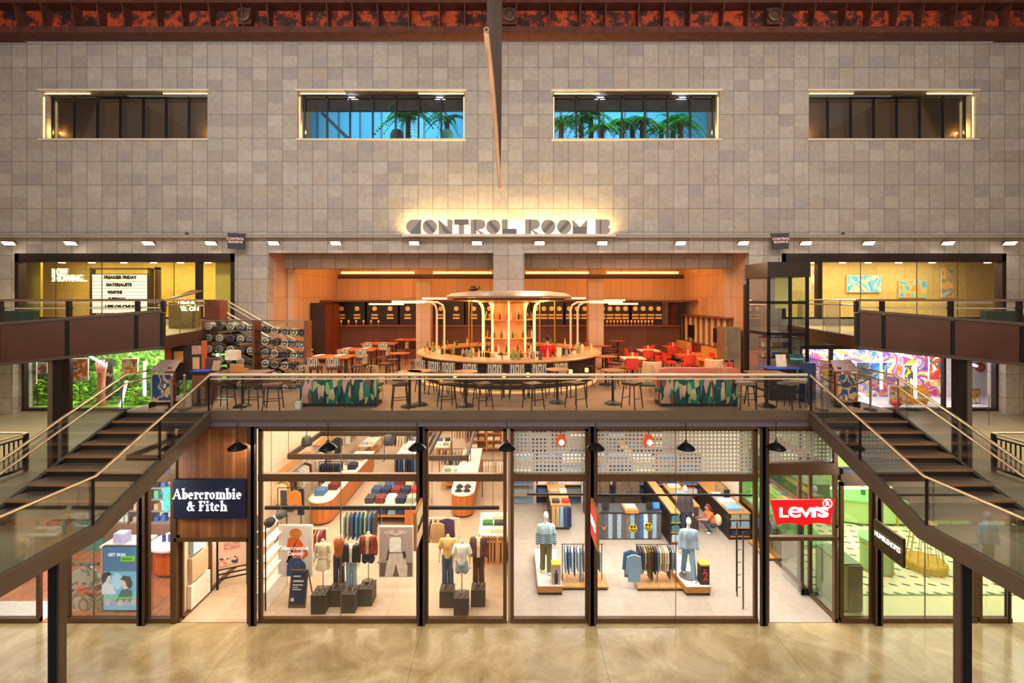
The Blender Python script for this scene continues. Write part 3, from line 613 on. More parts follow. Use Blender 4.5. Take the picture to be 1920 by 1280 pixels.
def hang(kind, col, x, y, z, face, where, L=None, w=None, t=None):
    """one garment on a hanger; face: garment plane faces the window (True) or is edge-on"""
    L = L or {'trousers': 1.0, 'shirt': .68, 'jacket': .66}[kind]; w = w or .44; t = t or .06
    if not face: t = .045
    key = (kind, L, w, t, face)
    label = '%s %s on hanger, %s' % (col, kind, where)
    if key not in GP:
        o = thing('hanging_' + kind, label, kind, (0, 0, 0)); pts = [(a, b - .08) for a, b in garment_mesh(kind, L, w)]
        ax = 'y' if face else 'x'
        body = M().prism(pts, -t / 2, t / 2, ax)
        body.go('garment', cl(col), o)
        hp = [(-w / 2 * .8, 0, -.15), (0, 0, -.06), (w / 2 * .8, 0, -.15)] if face else [(0, -w / 2 * .8, -.15), (0, 0, -.06), (0, w / 2 * .8, -.15)]
        M().tube(hp + [], .012, 5).go('hanger', HANG, o)
        M().tube([(0, 0, -.06), (0, 0, .0), (.015, .0, .02)], .006, 5).go('hook', CHROME, o)
        GP[key] = o
    else:
        o = dup(GP[key], label=label)
        for ch in o.children:
            if ch.name.startswith('garment'): recolor(ch, cl(col))
    o.location = (x, y, z); return o
def rack(label, x0, x1, y, z, axis='x', mat=None, feet=True, base=None, yr=None):
    mat = mat or BLACK
    if axis == 'x':
        t = thing('clothes_rack', label, 'rack', ((x0 + x1) / 2, y, 0)); M().tube([(x0, y, z), (x1, y, z)], .016, 6).go('rod', mat, t)
        for q in (x0, x1): M().tube([(q, y, .0 if feet else base), (q, y, z)], .018, 6).go('upright', mat, t)
        if feet:
            for q in (x0, x1): M().box(q - .02, q + .02, y - .25, y + .25, 0, .03).go('foot', mat, t)
    else:
        t = thing('clothes_rack', label, 'rack', (y, (x0 + x1) / 2, 0)); M().tube([(y, x0, z), (y, x1, z)], .016, 6).go('rod', mat, t)
        for q in (x0, x1): M().tube([(y, q, 0), (y, q, z)], .018, 6).go('upright', mat, t)
        for q in (x0, x1): M().box(y - .25, y + .25, q - .02, q + .02, 0, .03).go('foot', mat, t)
    return t
def folded(col, x, y, z, where, w=.3, d=.26, h=.05, n=1, kind='garment'):
    for k in range(n):
        zz = z + k * h
        pts = [(-w / 2, h * .25), (-w / 2 + .02, h * .02), (w / 2 - .02, h * .02), (w / 2, h * .25), (w / 2, h * .72), (w / 2 - .03, h * .98), (-w / 2 + .03, h * .98), (-w / 2, h * .72)]
        c = col if isinstance(col, str) else col[k % len(col)]
        o = M().prism([(x + a, zz + b) for a, b in pts], y - d / 2, y + d / 2, 'y').go('folded_garment', cl(c))
        pos = '' if n == 1 else (', uppermost' if k == n - 1 else (', lowest' if k == 0 else ', %s up' % ORD[k]))
        tag(o, '%s folded %s %s%s' % (c, kind, where, pos), 'folded clothes', 'folded clothes')
# ---------------- shop figures
MANQ = pm(S(226, 190, 146), .5, 0, .04, name='mannequin_cream'); MANW = pm(S(232, 230, 234), .35, 0, .03, name='mannequin_white')
SKIN = pm(S(196, 142, 112), .55, 0, .04, name='skin')
def limb(m, pts, rs, n=10): m.tube(pts, rs, n); [m.ball(p, r, n=10, m=6) for p, r in zip(pts, rs)]
def mannequin(label, x, y, z0, body, top, bottom, head=False, sleeve='long', jacket=None, h=1.0, btype='trousers', pole=True, lean=0.0, stride=0.0, rz=0.0, name='mannequin', print_=None):
    t = thing(name, label, 'mannequin', (0, 0, 0), None)
    def fin(m, nm, mat, rm=.02):
        if lean: m.rot((0, 0, 0), lean, 'X')
        m.v = [(a * h, b_ * h, c * h) for a, b_, c in m.v]; m.go(nm, mat, t, remesh=rm)
    lx = .09; fy = -stride; hz = .88
    legs = [[(s * lx, 0, hz), (s * lx * 1.05, (fy if s > 0 else -fy * .6) * .5 - .02, .47), (s * lx * 1.1, fy if s > 0 else -fy * .6, .06)] for s in (-1, 1)]
    full = btype == 'trousers' or head
    b = M().loft([(0, 0, .82, .15, .1), (0, 0, .92, .165, .11), (0, 0, 1.06, .125, .09), (0, 0, 1.22, .15, .105), (0, 0, 1.36, .17, .09), (0, 0, 1.42, .12, .07), (0, .01, 1.46, .055, .055), (0, .01, 1.54, .05, .05)])
    if full:
        for l in legs:
            limb(b, l, [.085, .058, .04]); b.ball((l[2][0], l[2][1] - .06, .035), .045, .11, .035)
    for s in (-1, 1):
        if head or sleeve: limb(b, [(s * .185, 0, 1.37), (s * .235, .01, 1.1), (s * .25, -.07, .87)], [.05, .038, .028]); b.ball((s * .25, -.09, .79), .022, .045, .08)
    if head: b.ball((0, -.01, 1.68), .078, .1, .125); b.ball((0, -.1, 1.66), .016, .03, .025); b.ball((0, .01, 1.55), .05, .05, .08)
    fin(b, 'body', body)
    tp = M().loft([(0, 0, .86 if btype != 'skirt' else .95, .175, .125), (0, 0, 1.05, .15, .115), (0, 0, 1.22, .168, .125), (0, 0, 1.35, .185, .11), (0, 0, 1.42, .13, .085), (0, 0, 1.45, .075, .07)])
    for s in (-1, 1):
        if sleeve == 'long': limb(tp, [(s * .185, 0, 1.36), (s * .238, .01, 1.1), (s * .25, -.06, .9)], [.07, .058, .05])
        elif sleeve: limb(tp, [(s * .18, 0, 1.37), (s * .235, .0, 1.18)], [.075, .08])
    if top is not None: fin(tp, 'top', top)
    if jacket is not None:
        for s in (-1, 1):
            jk = M().loft([(s * .11, -.01, .88, .1, .15), (s * .1, 0, 1.1, .09, .14), (s * .105, 0, 1.32, .1, .135), (s * .09, 0, 1.43, .07, .09)])
            limb(jk, [(s * .19, 0, 1.36), (s * .245, .01, 1.1), (s * .26, -.06, .88)], [.08, .066, .056]); fin(jk, 'jacket_side', jacket)
    if btype == 'trousers':
        tr = M().loft([(0, 0, .8, .175, .12), (0, 0, .92, .176, .122), (0, 0, 1.0, .15, .11)])
        for l in legs: limb(tr, [l[0], l[1], (l[2][0], l[2][1], .09)], [.1, .082, .085])
        fin(tr, 'trousers', bottom)
    elif btype == 'shorts':
        tr = M().loft([(0, 0, .8, .175, .12), (0, 0, .92, .176, .122), (0, 0, 1.0, .15, .11)])
        for s in (-1, 1): limb(tr, [(s * .09, 0, .84), (s * .1, 0, .66)], [.1, .11])
        fin(tr, 'shorts', bottom)
    elif btype == 'skirt':
        fin(M().loft([(0, 0, .62, .24, .18), (0, 0, .8, .19, .15), (0, 0, .98, .135, .1)], 18), 'skirt', bottom, .018)
    if pole: M().tube([(0, .02, 0), (0, .02, .9 * h)], .014, 6).go('pole', pm(S(150, 130, 104), .4, .7), t); M().box(-.12, .12, -.08, .12, 0, .012).go('stand_plate', pm(S(110, 96, 84), .4, .6), t)
    t.location = (x, y, z0); t.rotation_euler.z = rz; return t
def shoe(x, y, z, where, col=(90, 74, 62)):
    o = M().loft([(x, y, z, .04, .11), (x, y - .005, z + .03, .038, .1), (x, y + .04, z + .06, .03, .055), (x, y + .055, z + .09, .025, .03)], 10).go('shoe', pm(S(*col), .5, 0, .3, 40)); tag(o, where, 'shoe', 'shoes on the window plinths')
# ================================================================== clothing shop (timber sign)
PL = pm(S(72, 60, 50), .6, 0, .06, 3, name='plinth_paint')
plinths = [(596, 1152, .62, 'plinth nearest the A-board'), (628, 1138, .55, 'plinth behind the jeans plinth'), (652, 1150, .62, 'plinth in the middle of the first window'), (684, 1137, .58, 'plinth beside the black and white poster'),
           (837, 1140, .5, 'first plinth in the second window'), (864, 1154, .5, 'foremost plinth in the second window'), (896, 1138, .5, 'third plinth in the second window')]
pp = []
for i, (px, py, hgt, nm) in enumerate(plinths):
    x, y = G(px, py); wd_ = .21; dp = .5 if i < 4 else .42
    tag(M().box(x - wd_, x + wd_, y, y + dp, 0, hgt - .06 if i < 4 else hgt).go('display_plinth', PL), 'dark taupe box plinth under a mannequin, the ' + nm, 'plinth', 'mannequin plinths'); pp.append((x, y + dp / 2, hgt - .06 if i < 4 else hgt))
    for s in (-1, 1): shoe(x + s * .09, y + dp / 2 - .06, pp[-1][2], '%s strappy shoe on the %s' % (('first', 'second')[s > 0], nm))
C_ = lambda r, g, b, v=.14: pm(S(r, g, b), .8, 0, v, 14, stretch=(5, 5, 1.2), name='woven_cloth')
JN = C_(66, 76, 100); JL = C_(150, 176, 194)
mannequin('headless mannequin in cream blouse and pleated cream skirt beside the A-board', pp[0][0], pp[0][1] + .12, pp[0][2], MANQ, C_(226, 206, 168), C_(216, 196, 156), btype='skirt', h=.95)
mannequin('headless mannequin in rust corset top and dark flared jeans', pp[1][0], pp[1][1] + .1, pp[1][2], MANQ, C_(172, 84, 40), C_(62, 62, 80), sleeve=None, h=.98)
mannequin('headless mannequin in black leather jacket, white top and pale jeans', pp[2][0], pp[2][1] + .1, pp[2][2], MANQ, C_(240, 228, 208), JL, jacket=pm(S(40, 32, 28), .35, 0, .2), h=.92)
mannequin('headless mannequin in maroon leather jacket and dark denim shorts', pp[3][0], pp[3][1] + .1, pp[3][2] + .05, MANQ, C_(206, 170, 130), C_(54, 58, 76), jacket=pm(S(128, 52, 40), .4, 0, .2), btype='shorts', h=.98)
mannequin('headless mannequin in tan knit top and blue jeans', pp[4][0], pp[4][1] + .12, pp[4][2], MANQ, C_(222, 180, 112), C_(78, 96, 124), sleeve='short', h=1.0)
mannequin('headless mannequin in open cream shirt over white vest and denim shorts', pp[5][0], pp[5][1] + .1, pp[5][2], MANQ, C_(244, 240, 228), JL, jacket=None, sleeve='short', btype='shorts', h=1.0)
mannequin('headless mannequin in brown jacket, cream shirt and wide brown trousers', pp[6][0], pp[6][1] + .14, pp[6][2], MANQ, C_(236, 214, 180), C_(84, 56, 38), jacket=C_(92, 54, 46), h=1.0)
# hanging posters
def poster(name, label, p0, p1, q0, q1, Y, mat, frame=None, thick=.06, hang_=True, cat='poster'):
    x0, x1, z1, z0 = X(p0, Y), X(p1, Y), Z(q0, Y), Z(q1, Y); t = thing(name, label, cat, ((x0 + x1) / 2, Y, z0))
    M().box(x0 - .03, x1 + .03, Y, Y + thick, z0 - .03, z1 + .03).go('frame', frame or WHITE, t)
    M().box(x0, x1, Y - .006, Y, z0, z1).go('print', mat, t)
    if hang_:
        for q in (x0 + .05, x1 - .05): M().tube([(q, Y + .03, z1), (q, Y + .03, 2.95)], .006, 5).go('cable', CHROME, t)
    return t, x0, x1, z0, z1
def blob(t, name, pts, Y, mat, off): return M().prism(pts, Y - off, Y - off + .004, 'y').go(name, mat, t)
Yp = 15.2
t, x0, x1, z0, z1 = poster('hanging_poster', 'hanging colour poster of a figure in orange top and blue jeans', 523, 584, 986, 1079, Yp, pm(S(222, 214, 210), .5, 0, .08, 1))
w_, h_ = x1 - x0, z1 - z0; P_ = lambda L: [(x0 + a * w_, z0 + b * h_) for a, b in L]
blob(t, 'torso', P_([(.3, .4), (.22, .26), (.3, .28), (.32, .5), (.26, .6), (.28, .75), (.42, .8), (.6, .78), (.72, .66), (.88, .5), (.9, .42), (.74, .33), (.7, .36), (.8, .46), (.68, .56), (.66, .42), (.66, .36)]), Yp, pm(S(222, 96, 36), .6), .012)
blob(t, 'jeans', P_([(.24, 0), (.25, .22), (.34, .36), (.66, .36), (.82, .24), (.86, 0)]), Yp, pm(S(44, 74, 128), .7, 0, .25, 6), .014)
blob(t, 'hair', [(x0 + .52 * w_ + .19 * w_ * math.cos(a * .4), z0 + .86 * h_ + .1 * h_ * math.sin(a * .4)) for a in range(16)], Yp, pm(S(206, 120, 52), .6, 0, .2), .016)
letters('lettering', 'Abercrombie', ((x0 + x1) / 2, Yp - .02, z0 + .56 * h_), .18, em((1, 1, 1, 1), .5), t, .003, width=w_ * .82); letters('lettering', 'Denim', ((x0 + x1) / 2, Yp - .02, z0 + .45 * h_), .18, em((1, 1, 1, 1), .5), t, .003, width=w_ * .42)
t, x0, x1, z0, z1 = poster('hanging_poster', 'hanging black and white poster of a figure with raised arms', 712, 773, 988, 1080, Yp, pm(S(176, 160, 154), .5, 0, .1, 1), pm(S(226, 220, 214), .5)); w_, h_ = x1 - x0, z1 - z0
P_ = lambda L: [(x0 + a * w_, z0 + b * h_) for a, b in L]
blob(t, 'shade', P_([(0, 0), (0, .28), (1, .28), (1, 0)]), Yp, pm(S(112, 92, 90), .6, 0, .2, 4), .010)
blob(t, 'vest', P_([(.3, .5), (.3, .76), (.36, .8), (.62, .8), (.66, .76), (.66, .5)]), Yp, pm(S(246, 240, 236), .6), .016)
blob(t, 'arms', P_([(.3, .78), (.12, .9), (.4, .95), (.5, .86), (.6, .95), (.86, .9), (.66, .78), (.76, .88), (.5, .82), (.22, .88)]), Yp, pm(S(206, 188, 180), .6), .014)
blob(t, 'trousers', P_([(.16, 0), (.26, .46), (.7, .46), (.86, .2), (.84, 0), (.6, 0), (.5, .26), (.4, 0)]), Yp, pm(S(214, 200, 190), .7, 0, .2, 8), .013)
blob(t, 'jacket_edge', P_([(.2, .32), (.28, .6), (.3, .5), (.26, .34)]), Yp, pm(S(60, 48, 46), .7), .018); blob(t, 'jacket_edge', P_([(.7, .5), (.78, .52), (.82, .4), (.74, .36)]), Yp, pm(S(60, 48, 46), .7), .018)
# A-board
x, y = G(556, 1140); t = thing('a_board', 'navy folding A-board with white lettering inside the first window', 'sign board', (x, y, 0))
def slant(m, x0, x1, y, z0, z1, back=.25, th=.03):
    k = back / 1.1; return m.add([(a, y + b_ * k + e, b_) for a in (x0, x1) for b_ in (z0, z1) for e in (0, th)], [(0, 1, 3, 2), (4, 6, 7, 5), (0, 4, 5, 1), (2, 3, 7, 6), (0, 2, 6, 4), (1, 5, 7, 3)])
slant(M(), x - .26, x + .26, y, .0, 1.02).go('frame', pm(S(96, 74, 56), .5), t); slant(M(), x - .22, x + .22, y - .008, .1, .97, th=.01).go('board', pm(S(34, 46, 84), .5), t)
M().bar((x + .24, y + .6, 0), (x + .24, y + .24, 1.02), .03, .03).go('rear_leg', pm(S(96, 74, 56), .5), t); M().bar((x - .24, y + .6, 0), (x - .24, y + .24, 1.02), .03, .03).go('rear_leg', pm(S(96, 74, 56), .5), t)
for k, (zz, ww, hh) in enumerate(((.85, .22, .035), (.72, .32, .045), (.62, .31, .035), (.56, .16, .02), (.5, .26, .03))):
    M().cb((x - .17 + ww / 2, y + zz * .227 - .014, zz), (ww, .006, hh)).go('text_line', WHITE, t)
M().box(x - .19, x - .1, y + .2 * .227 - .012, y + .2 * .227, .18, .28).go('badge', WHITE, t)
# suspended display beams
for k, (p0, p1) in enumerate(((494, 784), (797, 936))):
    Y = 15.2; t = thing('suspended_beam', 'thin black suspended beam across the %s clothing window' % ORD[k], 'beam', (X((p0 + p1) / 2, Y), Y, 2.9))
    M().box(X(p0, Y), X(p1, Y), Y + .06, Y + .14, Z(957, Y), Z(951, Y)).go('bar', BLACK, t)
    for q in (p0 + 12, p1 - 12): M().tube([(X(q, Y), Y + .1, Z(952, Y)), (X(q, Y), Y + .1, 5.7)], .008, 5).go('cable', BLACK, t)
DKB = pm(S(70, 56, 44), .5, .3, name='dark_bronze')
for k, (xa, xb, ya, yb_, zz) in enumerate(((-8.9, -3.55, 19.3, 22.6, 2.9), (-3.3, -1.7, 19.0, 27, 2.95), (-8.6, -4.2, 23.4, 27, 2.9))):
    t = thing('suspended_light_grid', 'dark rectangular lighting frame hung over the %s counters of the clothing shop' % ('first', 'checkout', 'rear')[k], 'light frame', ((xa + xb) / 2, ya, zz))
    for a, c in (((xa, ya), (xb, ya)), ((xa, yb_), (xb, yb_)), ((xa, ya), (xa, yb_)), ((xb, ya), (xb, yb_))): M().bar((*a, zz), (*c, zz), .1, .2).go('rail', DKB, t)
    for a in ((xa, ya), (xb, ya), (xa, yb_), (xb, yb_)): M().tube([(*a, zz), (*a, 5.7)], .01, 5).go('hanger_rod', BLACK, t)
for k, (p, q) in enumerate(((575, 828), (728, 826))):
    Y = 15.6; c = (X(p, Y), Y, Z(q, Y)); t = thing('spotlight', 'dark bell-shaped spotlight behind the first clothing window, above the %s' % ('A-board', 'black and white poster')[k], 'lamp', c)
    M().lathe([(.05, .2), (.13, .16), (.17, .0), (.16, -.12), (.1, -.14), (0, -.1)], c, 16).go('shade', BLACK, t); M().tube([(c[0], Y, c[2] + .2), (c[0], Y, 5.7)], .012, 5).go('rod', BLACK, t)
    M().ball((c[0], c[1], c[2] - .1), .07).go('bulb', em((1, .5, .3, 1), 2), t)
# counters
def dcounter(label, xa, xb, ya, yb_, h=1.0, body=None, top=None):
    t = thing('display_counter', label, 'counter', ((xa + xb) / 2, ya, 0)); r = (xb - xa) / 2; cx = (xa + xb) / 2
    def ol(e): return [(cx + (r + e) * math.cos(a), ya + r - (r + e) * math.sin(a)) for a in [PI * i / 14 for i in range(15)]] + [(xa - e, yb_ + e), (xb + e, yb_ + e)]
    M().prism(ol(-.06), 0, .1, 'z').go('plinth', pm(S(90, 66, 48), .6), t); M().prism(ol(0), .1, h - .06, 'z').go('body', body or wood(S(184, 106, 48), axis='z'), t); M().prism(ol(.03), h - .06, h, 'z').go('top', top or pm(S(244, 232, 214), .4), t); return t
dcounter('round-ended oak counter piled with folded clothes at the side wall of the clothing shop', -8.3, -7.35, 19.5, 26); dcounter('round-ended oak till counter with dark hats on top', -2.5, -1.55, 20.2, 26.5); dcounter('deeper round-ended oak counter in the middle of the clothing shop', -6.0, -5.0, 24.6, 31)
t = thing('display_table', 'white-topped oak table with open shelf and jeans along its front', 'table', (-4.8, 19.4, 0))
M().box(-5.9, -3.75, 19.3, 22.5, .92, .98).go('top', pm(S(244, 232, 214), .4), t); M().box(-4.25, -3.75, 19.4, 22.4, 0, .92).go('side_cabinet', wood(S(184, 106, 48), axis='z'), t); M().box(-5.85, -4.25, 19.5, 22.4, .38, .43).go('shelf', OAKX, t); M().box(-5.88, -5.82, 19.4, 22.4, 0, .92).go('end_panel', WHITE, t); M().box(-5.82, -4.25, 22.3, 22.4, 0, .92).go('back_panel', wood(S(176, 110, 60), axis='z'), t)
rc = lambda L: random.choice(L)
for k in range(4): folded(rc(['light blue', 'mid blue', 'indigo']), -5.6 + k * .38, 19.75, .43, 'under the white-topped table, %s pile' % ORD[k], n=3, kind='jeans')
for r_ in range(3):
    for k in range(5): folded(rc(['red', 'navy', 'white', 'sage', 'charcoal', 'indigo', 'cream', 'mid blue', 'maroon']), -5.68 + k * .42, 19.6 + r_ * .9, .98, 'on white-topped table, %s row, %s pile' % (ORD[r_], ORD[k]), n=3, w=.36, d=.5, h=.075)
for k in range(8): folded(['mid blue', 'maroon', 'white', 'white', 'cream', 'navy', 'grey', 'tan'][k], -7.82 + (.17 if k % 2 else -.17), 20.3 + k * .62, 1.0, 'on side-wall oak counter, %s pile' % ORD[k], n=3, w=.4, d=.46, h=.08)
for k in range(4): tag(M().lathe([(.17, 0), (.17, .012), (.1, .02), (.095, .1), (0, .12)], (-2.2 + (k % 2) * .35, 20.6 + k // 2 * .45, 1.0), 16).go('hat', cl('charcoal' if k < 3 else 'brown')), '%s brimmed hat on the till counter, %s row, %s side' % ('charcoal' if k < 3 else 'brown', ORD[k // 2], ('first', 'second')[k % 2]), 'hat', 'hats on the till counter')
for k in range(6): folded(['white', 'cream', 'white', 'grey', 'indigo', 'white'][k], -5.5, 25.3 + k * .8, 1.0, 'on middle oak counter, %s pile' % ORD[k], n=3, w=.5, d=.5, h=.08)
# racks of the clothing shop
def fill(kind, cols, x0, x1, y, z, axis, where, face=False, L=None):
    n = len(cols)
    for k, c in enumerate(cols):
        u = x0 + (x1 - x0) * (k + .5) / n; w2 = '%s along %s' % (ORD[k], where)
        if axis == 'x': hang(kind, c, u, y, z, face, w2, L)
        else: hang(kind, c, y, u, z, True, w2, L)
rack('black rack of denim and grey clothes behind the window mannequins', -6.0, -4.6, 17.0, 1.75, 'x'); fill('jacket', ['sage', 'grey', 'indigo', 'mid blue', 'teal', 'grey', 'mid blue', 'charcoal'], -5.9, -4.7, 17.0, 1.75, 'x', 'the denim rack behind the window mannequins', L=.9)
rack('white rack of maroon and pink clothes behind the first mannequins', -6.95, -6.2, 16.3, 1.45, 'x', WHITE); fill('shirt', ['pink', 'maroon', 'rust', 'pink', 'maroon'], -6.85, -6.3, 16.3, 1.45, 'x', 'the white rack behind the first mannequins')
rack('tall black rack with rust leather jacket by the side wall', -8.9, -8.0, 18.4, 2.0, 'x'); hang('jacket', 'orange', -8.2, 18.3, 2.0, True, 'the rack by the side wall of the clothing shop'); hang('trousers', 'charcoal', -8.65, 18.35, 2.0, True, 'the rack by the side wall of the clothing shop'); hang('trousers', 'navy', -8.05, 18.5, 2.0, True, 'the rack by the side wall behind the leather jacket')
rack('white rack of plum and grey shirts in the second clothing window', -2.9, -1.75, 16.4, 1.75, 'x', WHITE); fill('shirt', ['plum', 'charcoal', 'navy', 'plum', 'tan', 'grey'], -2.8, -1.85, 16.4, 1.75, 'x', 'the white rack in the second clothing window')
hang('jacket', 'plum', -2.1, 16.1, 1.95, True, 'front end of the white rack in the second clothing window'); hang('jacket', 'tan', -2.4, 15.9, 1.9, True, 'facing the second clothing window')
rack('white rack of black trousers beside the folded clothes table', -.95, -.2, 16.0, 1.35, 'x', WHITE); fill('trousers', ['grey', 'black', 'charcoal', 'black', 'tan', 'black'], -.88, -.25, 16.0, 1.35, 'x', 'the white rack beside the folded clothes table', L=.75)
t = thing('display_table', 'white table of cream clothes by the dividing wall', 'table', (-.6, 17, 0)); M().box(-1.1, -.1, 16.6, 18.4, 1.0, 1.06).go('top', WHITE, t); M().box(-1.05, -.15, 16.7, 18.3, 0, 1.0).go('cabinet', wood(S(212, 140, 80), axis='z'), t)
for k in range(6): folded(['white', 'cream', 'green', 'charcoal', 'white', 'cream'][k], -.8 + (k % 2) * .42, 16.85 + k // 2 * .5, 1.06, 'on dividing-wall table, %s row, %s pile' % (ORD[k // 2], ORD[k % 2]), n=3, w=.36)
for k, (xa, ya) in enumerate(((-7.2, 27.5), (-3.6, 24.5), (-3.5, 29), (-7.6, 31))):
    nm = ('tan clothes deep in the clothing shop', 'pale clothes behind the white-topped table', 'mixed clothes near the shop rear', 'grey clothes at the rear side wall')[k]
    rack('dark rack of ' + nm, xa, xa + 1.6, ya, 1.6, 'x'); fill('jacket', [rc(['tan', 'grey', 'cream', 'white', 'brown', 'charcoal', 'rust', 'khaki']) for _ in range(9)], xa + .05, xa + 1.55, ya, 1.6, 'x', 'the rack of ' + nm)
for k in range(2):
    t = thing('corner_shelving', 'oak shelving of folded clothes, %s bay of the far corner' % ORD[k], 'shelving', (-1.9 + k * 1.0, 29, 0))
    M().box(-2.35 + k * .95, -1.45 + k * .95, 29.4, 29.46, 0, 2.3).go('back_panel', wood(S(206, 130, 66), axis='z'), t)
    for q in range(5): M().box(-2.35 + k * .95, -1.45 + k * .95, 28.9, 29.4, .25 + q * .45, .29 + q * .45).go('shelf', OAKX, t)
    for q in range(5):
        for e in range(2): folded(rc(['tan', 'cream', 'white', 'brown', 'rust']), -2.12 + k * .95 + e * .42, 29.1, .29 + q * .45, 'in corner shelving, %s bay, %s shelf, %s pile' % (ORD[k], ORD[q], ORD[e]), n=1, w=.34, h=.18)
for k, (xa, ya, wx_, ly, nm) in enumerate(((-3.3, 23.2, .9, 1.6, 'first'), (-2.9, 31, 1.0, 1.8, 'second'), (-8.7, 27.6, .8, 2.2, 'third'), (-6.6, 32.3, 1.6, 1.0, 'fourth'), (-4.4, 27.4, .9, 1.5, 'fifth'))):
    t = thing('nest_table', 'small white-topped oak table deeper in the clothing shop, the %s from the checkout' % nm, 'table', (xa + wx_ / 2, ya, 0)); M().box(xa, xa + wx_, ya, ya + ly, .76, .82).go('top', pm(S(240, 228, 210), .4), t)
    for ex in (0, 1):
        for ey in (0, 1): M().box(xa + ex * (wx_ - .06), xa + .06 + ex * (wx_ - .06), ya + ey * (ly - .06), ya + .06 + ey * (ly - .06), 0, .76).go('leg', OAK, t)
    M().box(xa + .06, xa + wx_ - .06, ya + .06, ya + ly - .06, .2, .24).go('lower_shelf', OAKX, t)
    for q in range(4): folded(rc(['white', 'tan', 'mid blue', 'cream', 'charcoal', 'rust', 'pale blue', 'sage']), xa + .25 + (q % 2) * (wx_ - .45), ya + .3 + (q // 2) * (ly - .6), .82, 'on %s small deep table, pile %s' % (nm, ['one', 'two', 'three', 'four'][q]), n=3)
for k, (xa, ya, nm) in enumerate(((-5.6, 23.4, 'blue jackets before the middle counter'), (-8.9, 22.4, 'dark coats at the side wall'), (-1.3, 22.6, 'pale shirts by the dividing wall'), (-6.4, 29.2, 'rust jackets in the deep middle'))):
    rack('black rack of ' + nm, xa, xa + 1.1, ya, 1.65, 'x'); fill(['jacket', 'jacket', 'shirt', 'jacket'][k], [rc([['mid blue', 'indigo', 'navy', 'light blue'], ['charcoal', 'black', 'brown', 'navy'], ['white', 'cream', 'pale blue', 'grey'], ['rust', 'tan', 'orange', 'brown']][k]) for _ in range(8)], xa + .05, xa + 1.05, ya, 1.65, 'x', 'the rack of ' + nm, L=.85)
for k in range(3):
    x_ = -9.46; t = thing('clothes_bay', 'oak wall bay of hung clothes along the clothing shop side wall, %s from the window' % ORD[k], 'wall rail', (x_, 19.2 + k * 4, 0)); ya = 19.0 + k * 4
    M().box(-9.5, -9.44, ya, ya + 3, .2, 2.6).go('back_panel', CLW, t); M().tube([(-9.2, ya + .1, 1.9), (-9.2, ya + 2.9, 1.9)], .015, 6).go('rod', BLACK, t); M().box(-9.45, -9.1, ya, ya + 3, 2.2, 2.24).go('shelf', OAKX, t)
    for q in range(9): hang(['jacket', 'shirt', 'trousers'][k], rc(['grey', 'tan', 'white', 'charcoal', 'brown', 'pale blue', 'cream']), -9.2, ya + .25 + q * .31, 1.9, True, '%s in side wall bay %s' % (ORD[q], ['one', 'two', 'three'][k]), .8)
t = thing('shelf_tower', 'white wall shelf tower at the end of the first clothing window', 'shelving', (-7.4, 14.4, 0))
for q in range(5): M().box(-7.5, -7.22, 14.2, 15.6, .5 + q * .45, .53 + q * .45).go('shelf', WHITE, t)
for yy in (14.2, 15.55): M().box(-7.25, -7.22, yy, yy + .03, 0, 2.6).go('upright', DKB, t)
M().box(-7.5, -7.22, 14.2, 15.6, 0, .5).go('base_cabinet', WHITE, t)
for k in range(3): tag(M().ball((-7.3 + k * .1, 14.6 + k * .5, 2.33 + .12), .16, .2, .13).go('handbag', cl(['black', 'charcoal', 'brown'][k])), '%s handbag on top of the white shelf tower, %s from the window' % (['black', 'charcoal', 'brown'][k], ORD[k]), 'bag', 'handbags')
# timber clad entrance
x0, x1 = X(328, D), X(467, D)
st('wall_timber_entrance', M().box(x0, x1, D, D + .12, Z(1008, D), Z(803, D)), tile('walnut_slats', [S(150, 92, 54), S(172, 108, 62), S(134, 80, 46), S(162, 100, 58), S(186, 120, 70)], .115, 9, (0, 0), .012, line=.45, rough=.5, every=1, nvar=.4))
st('door_1', M().box(x0 - .1, x0 + .06, D - .05, D + .2, 0, 5.5).box(x1 - .04, x1 + .02, D - .05, D + .2, 0, 5.5).box(x0, x1, D - .05, D + .2, Z(1014, D), Z(1007, D)), FRM)
t = thing('shop_sign', 'navy sign panel with glowing white serif lettering over the timber entrance', 'sign', ((x0 + x1) / 2, D - .1, Z(968, D)))
M().box(x0 + .05, x1 - .03, D - .14, D - .02, Z(968, D), Z(896, D)).go('panel', pm(S(20, 30, 62), .5, 0, .1), t)
SGN = em((1, 1, .93, 1), 1.8)
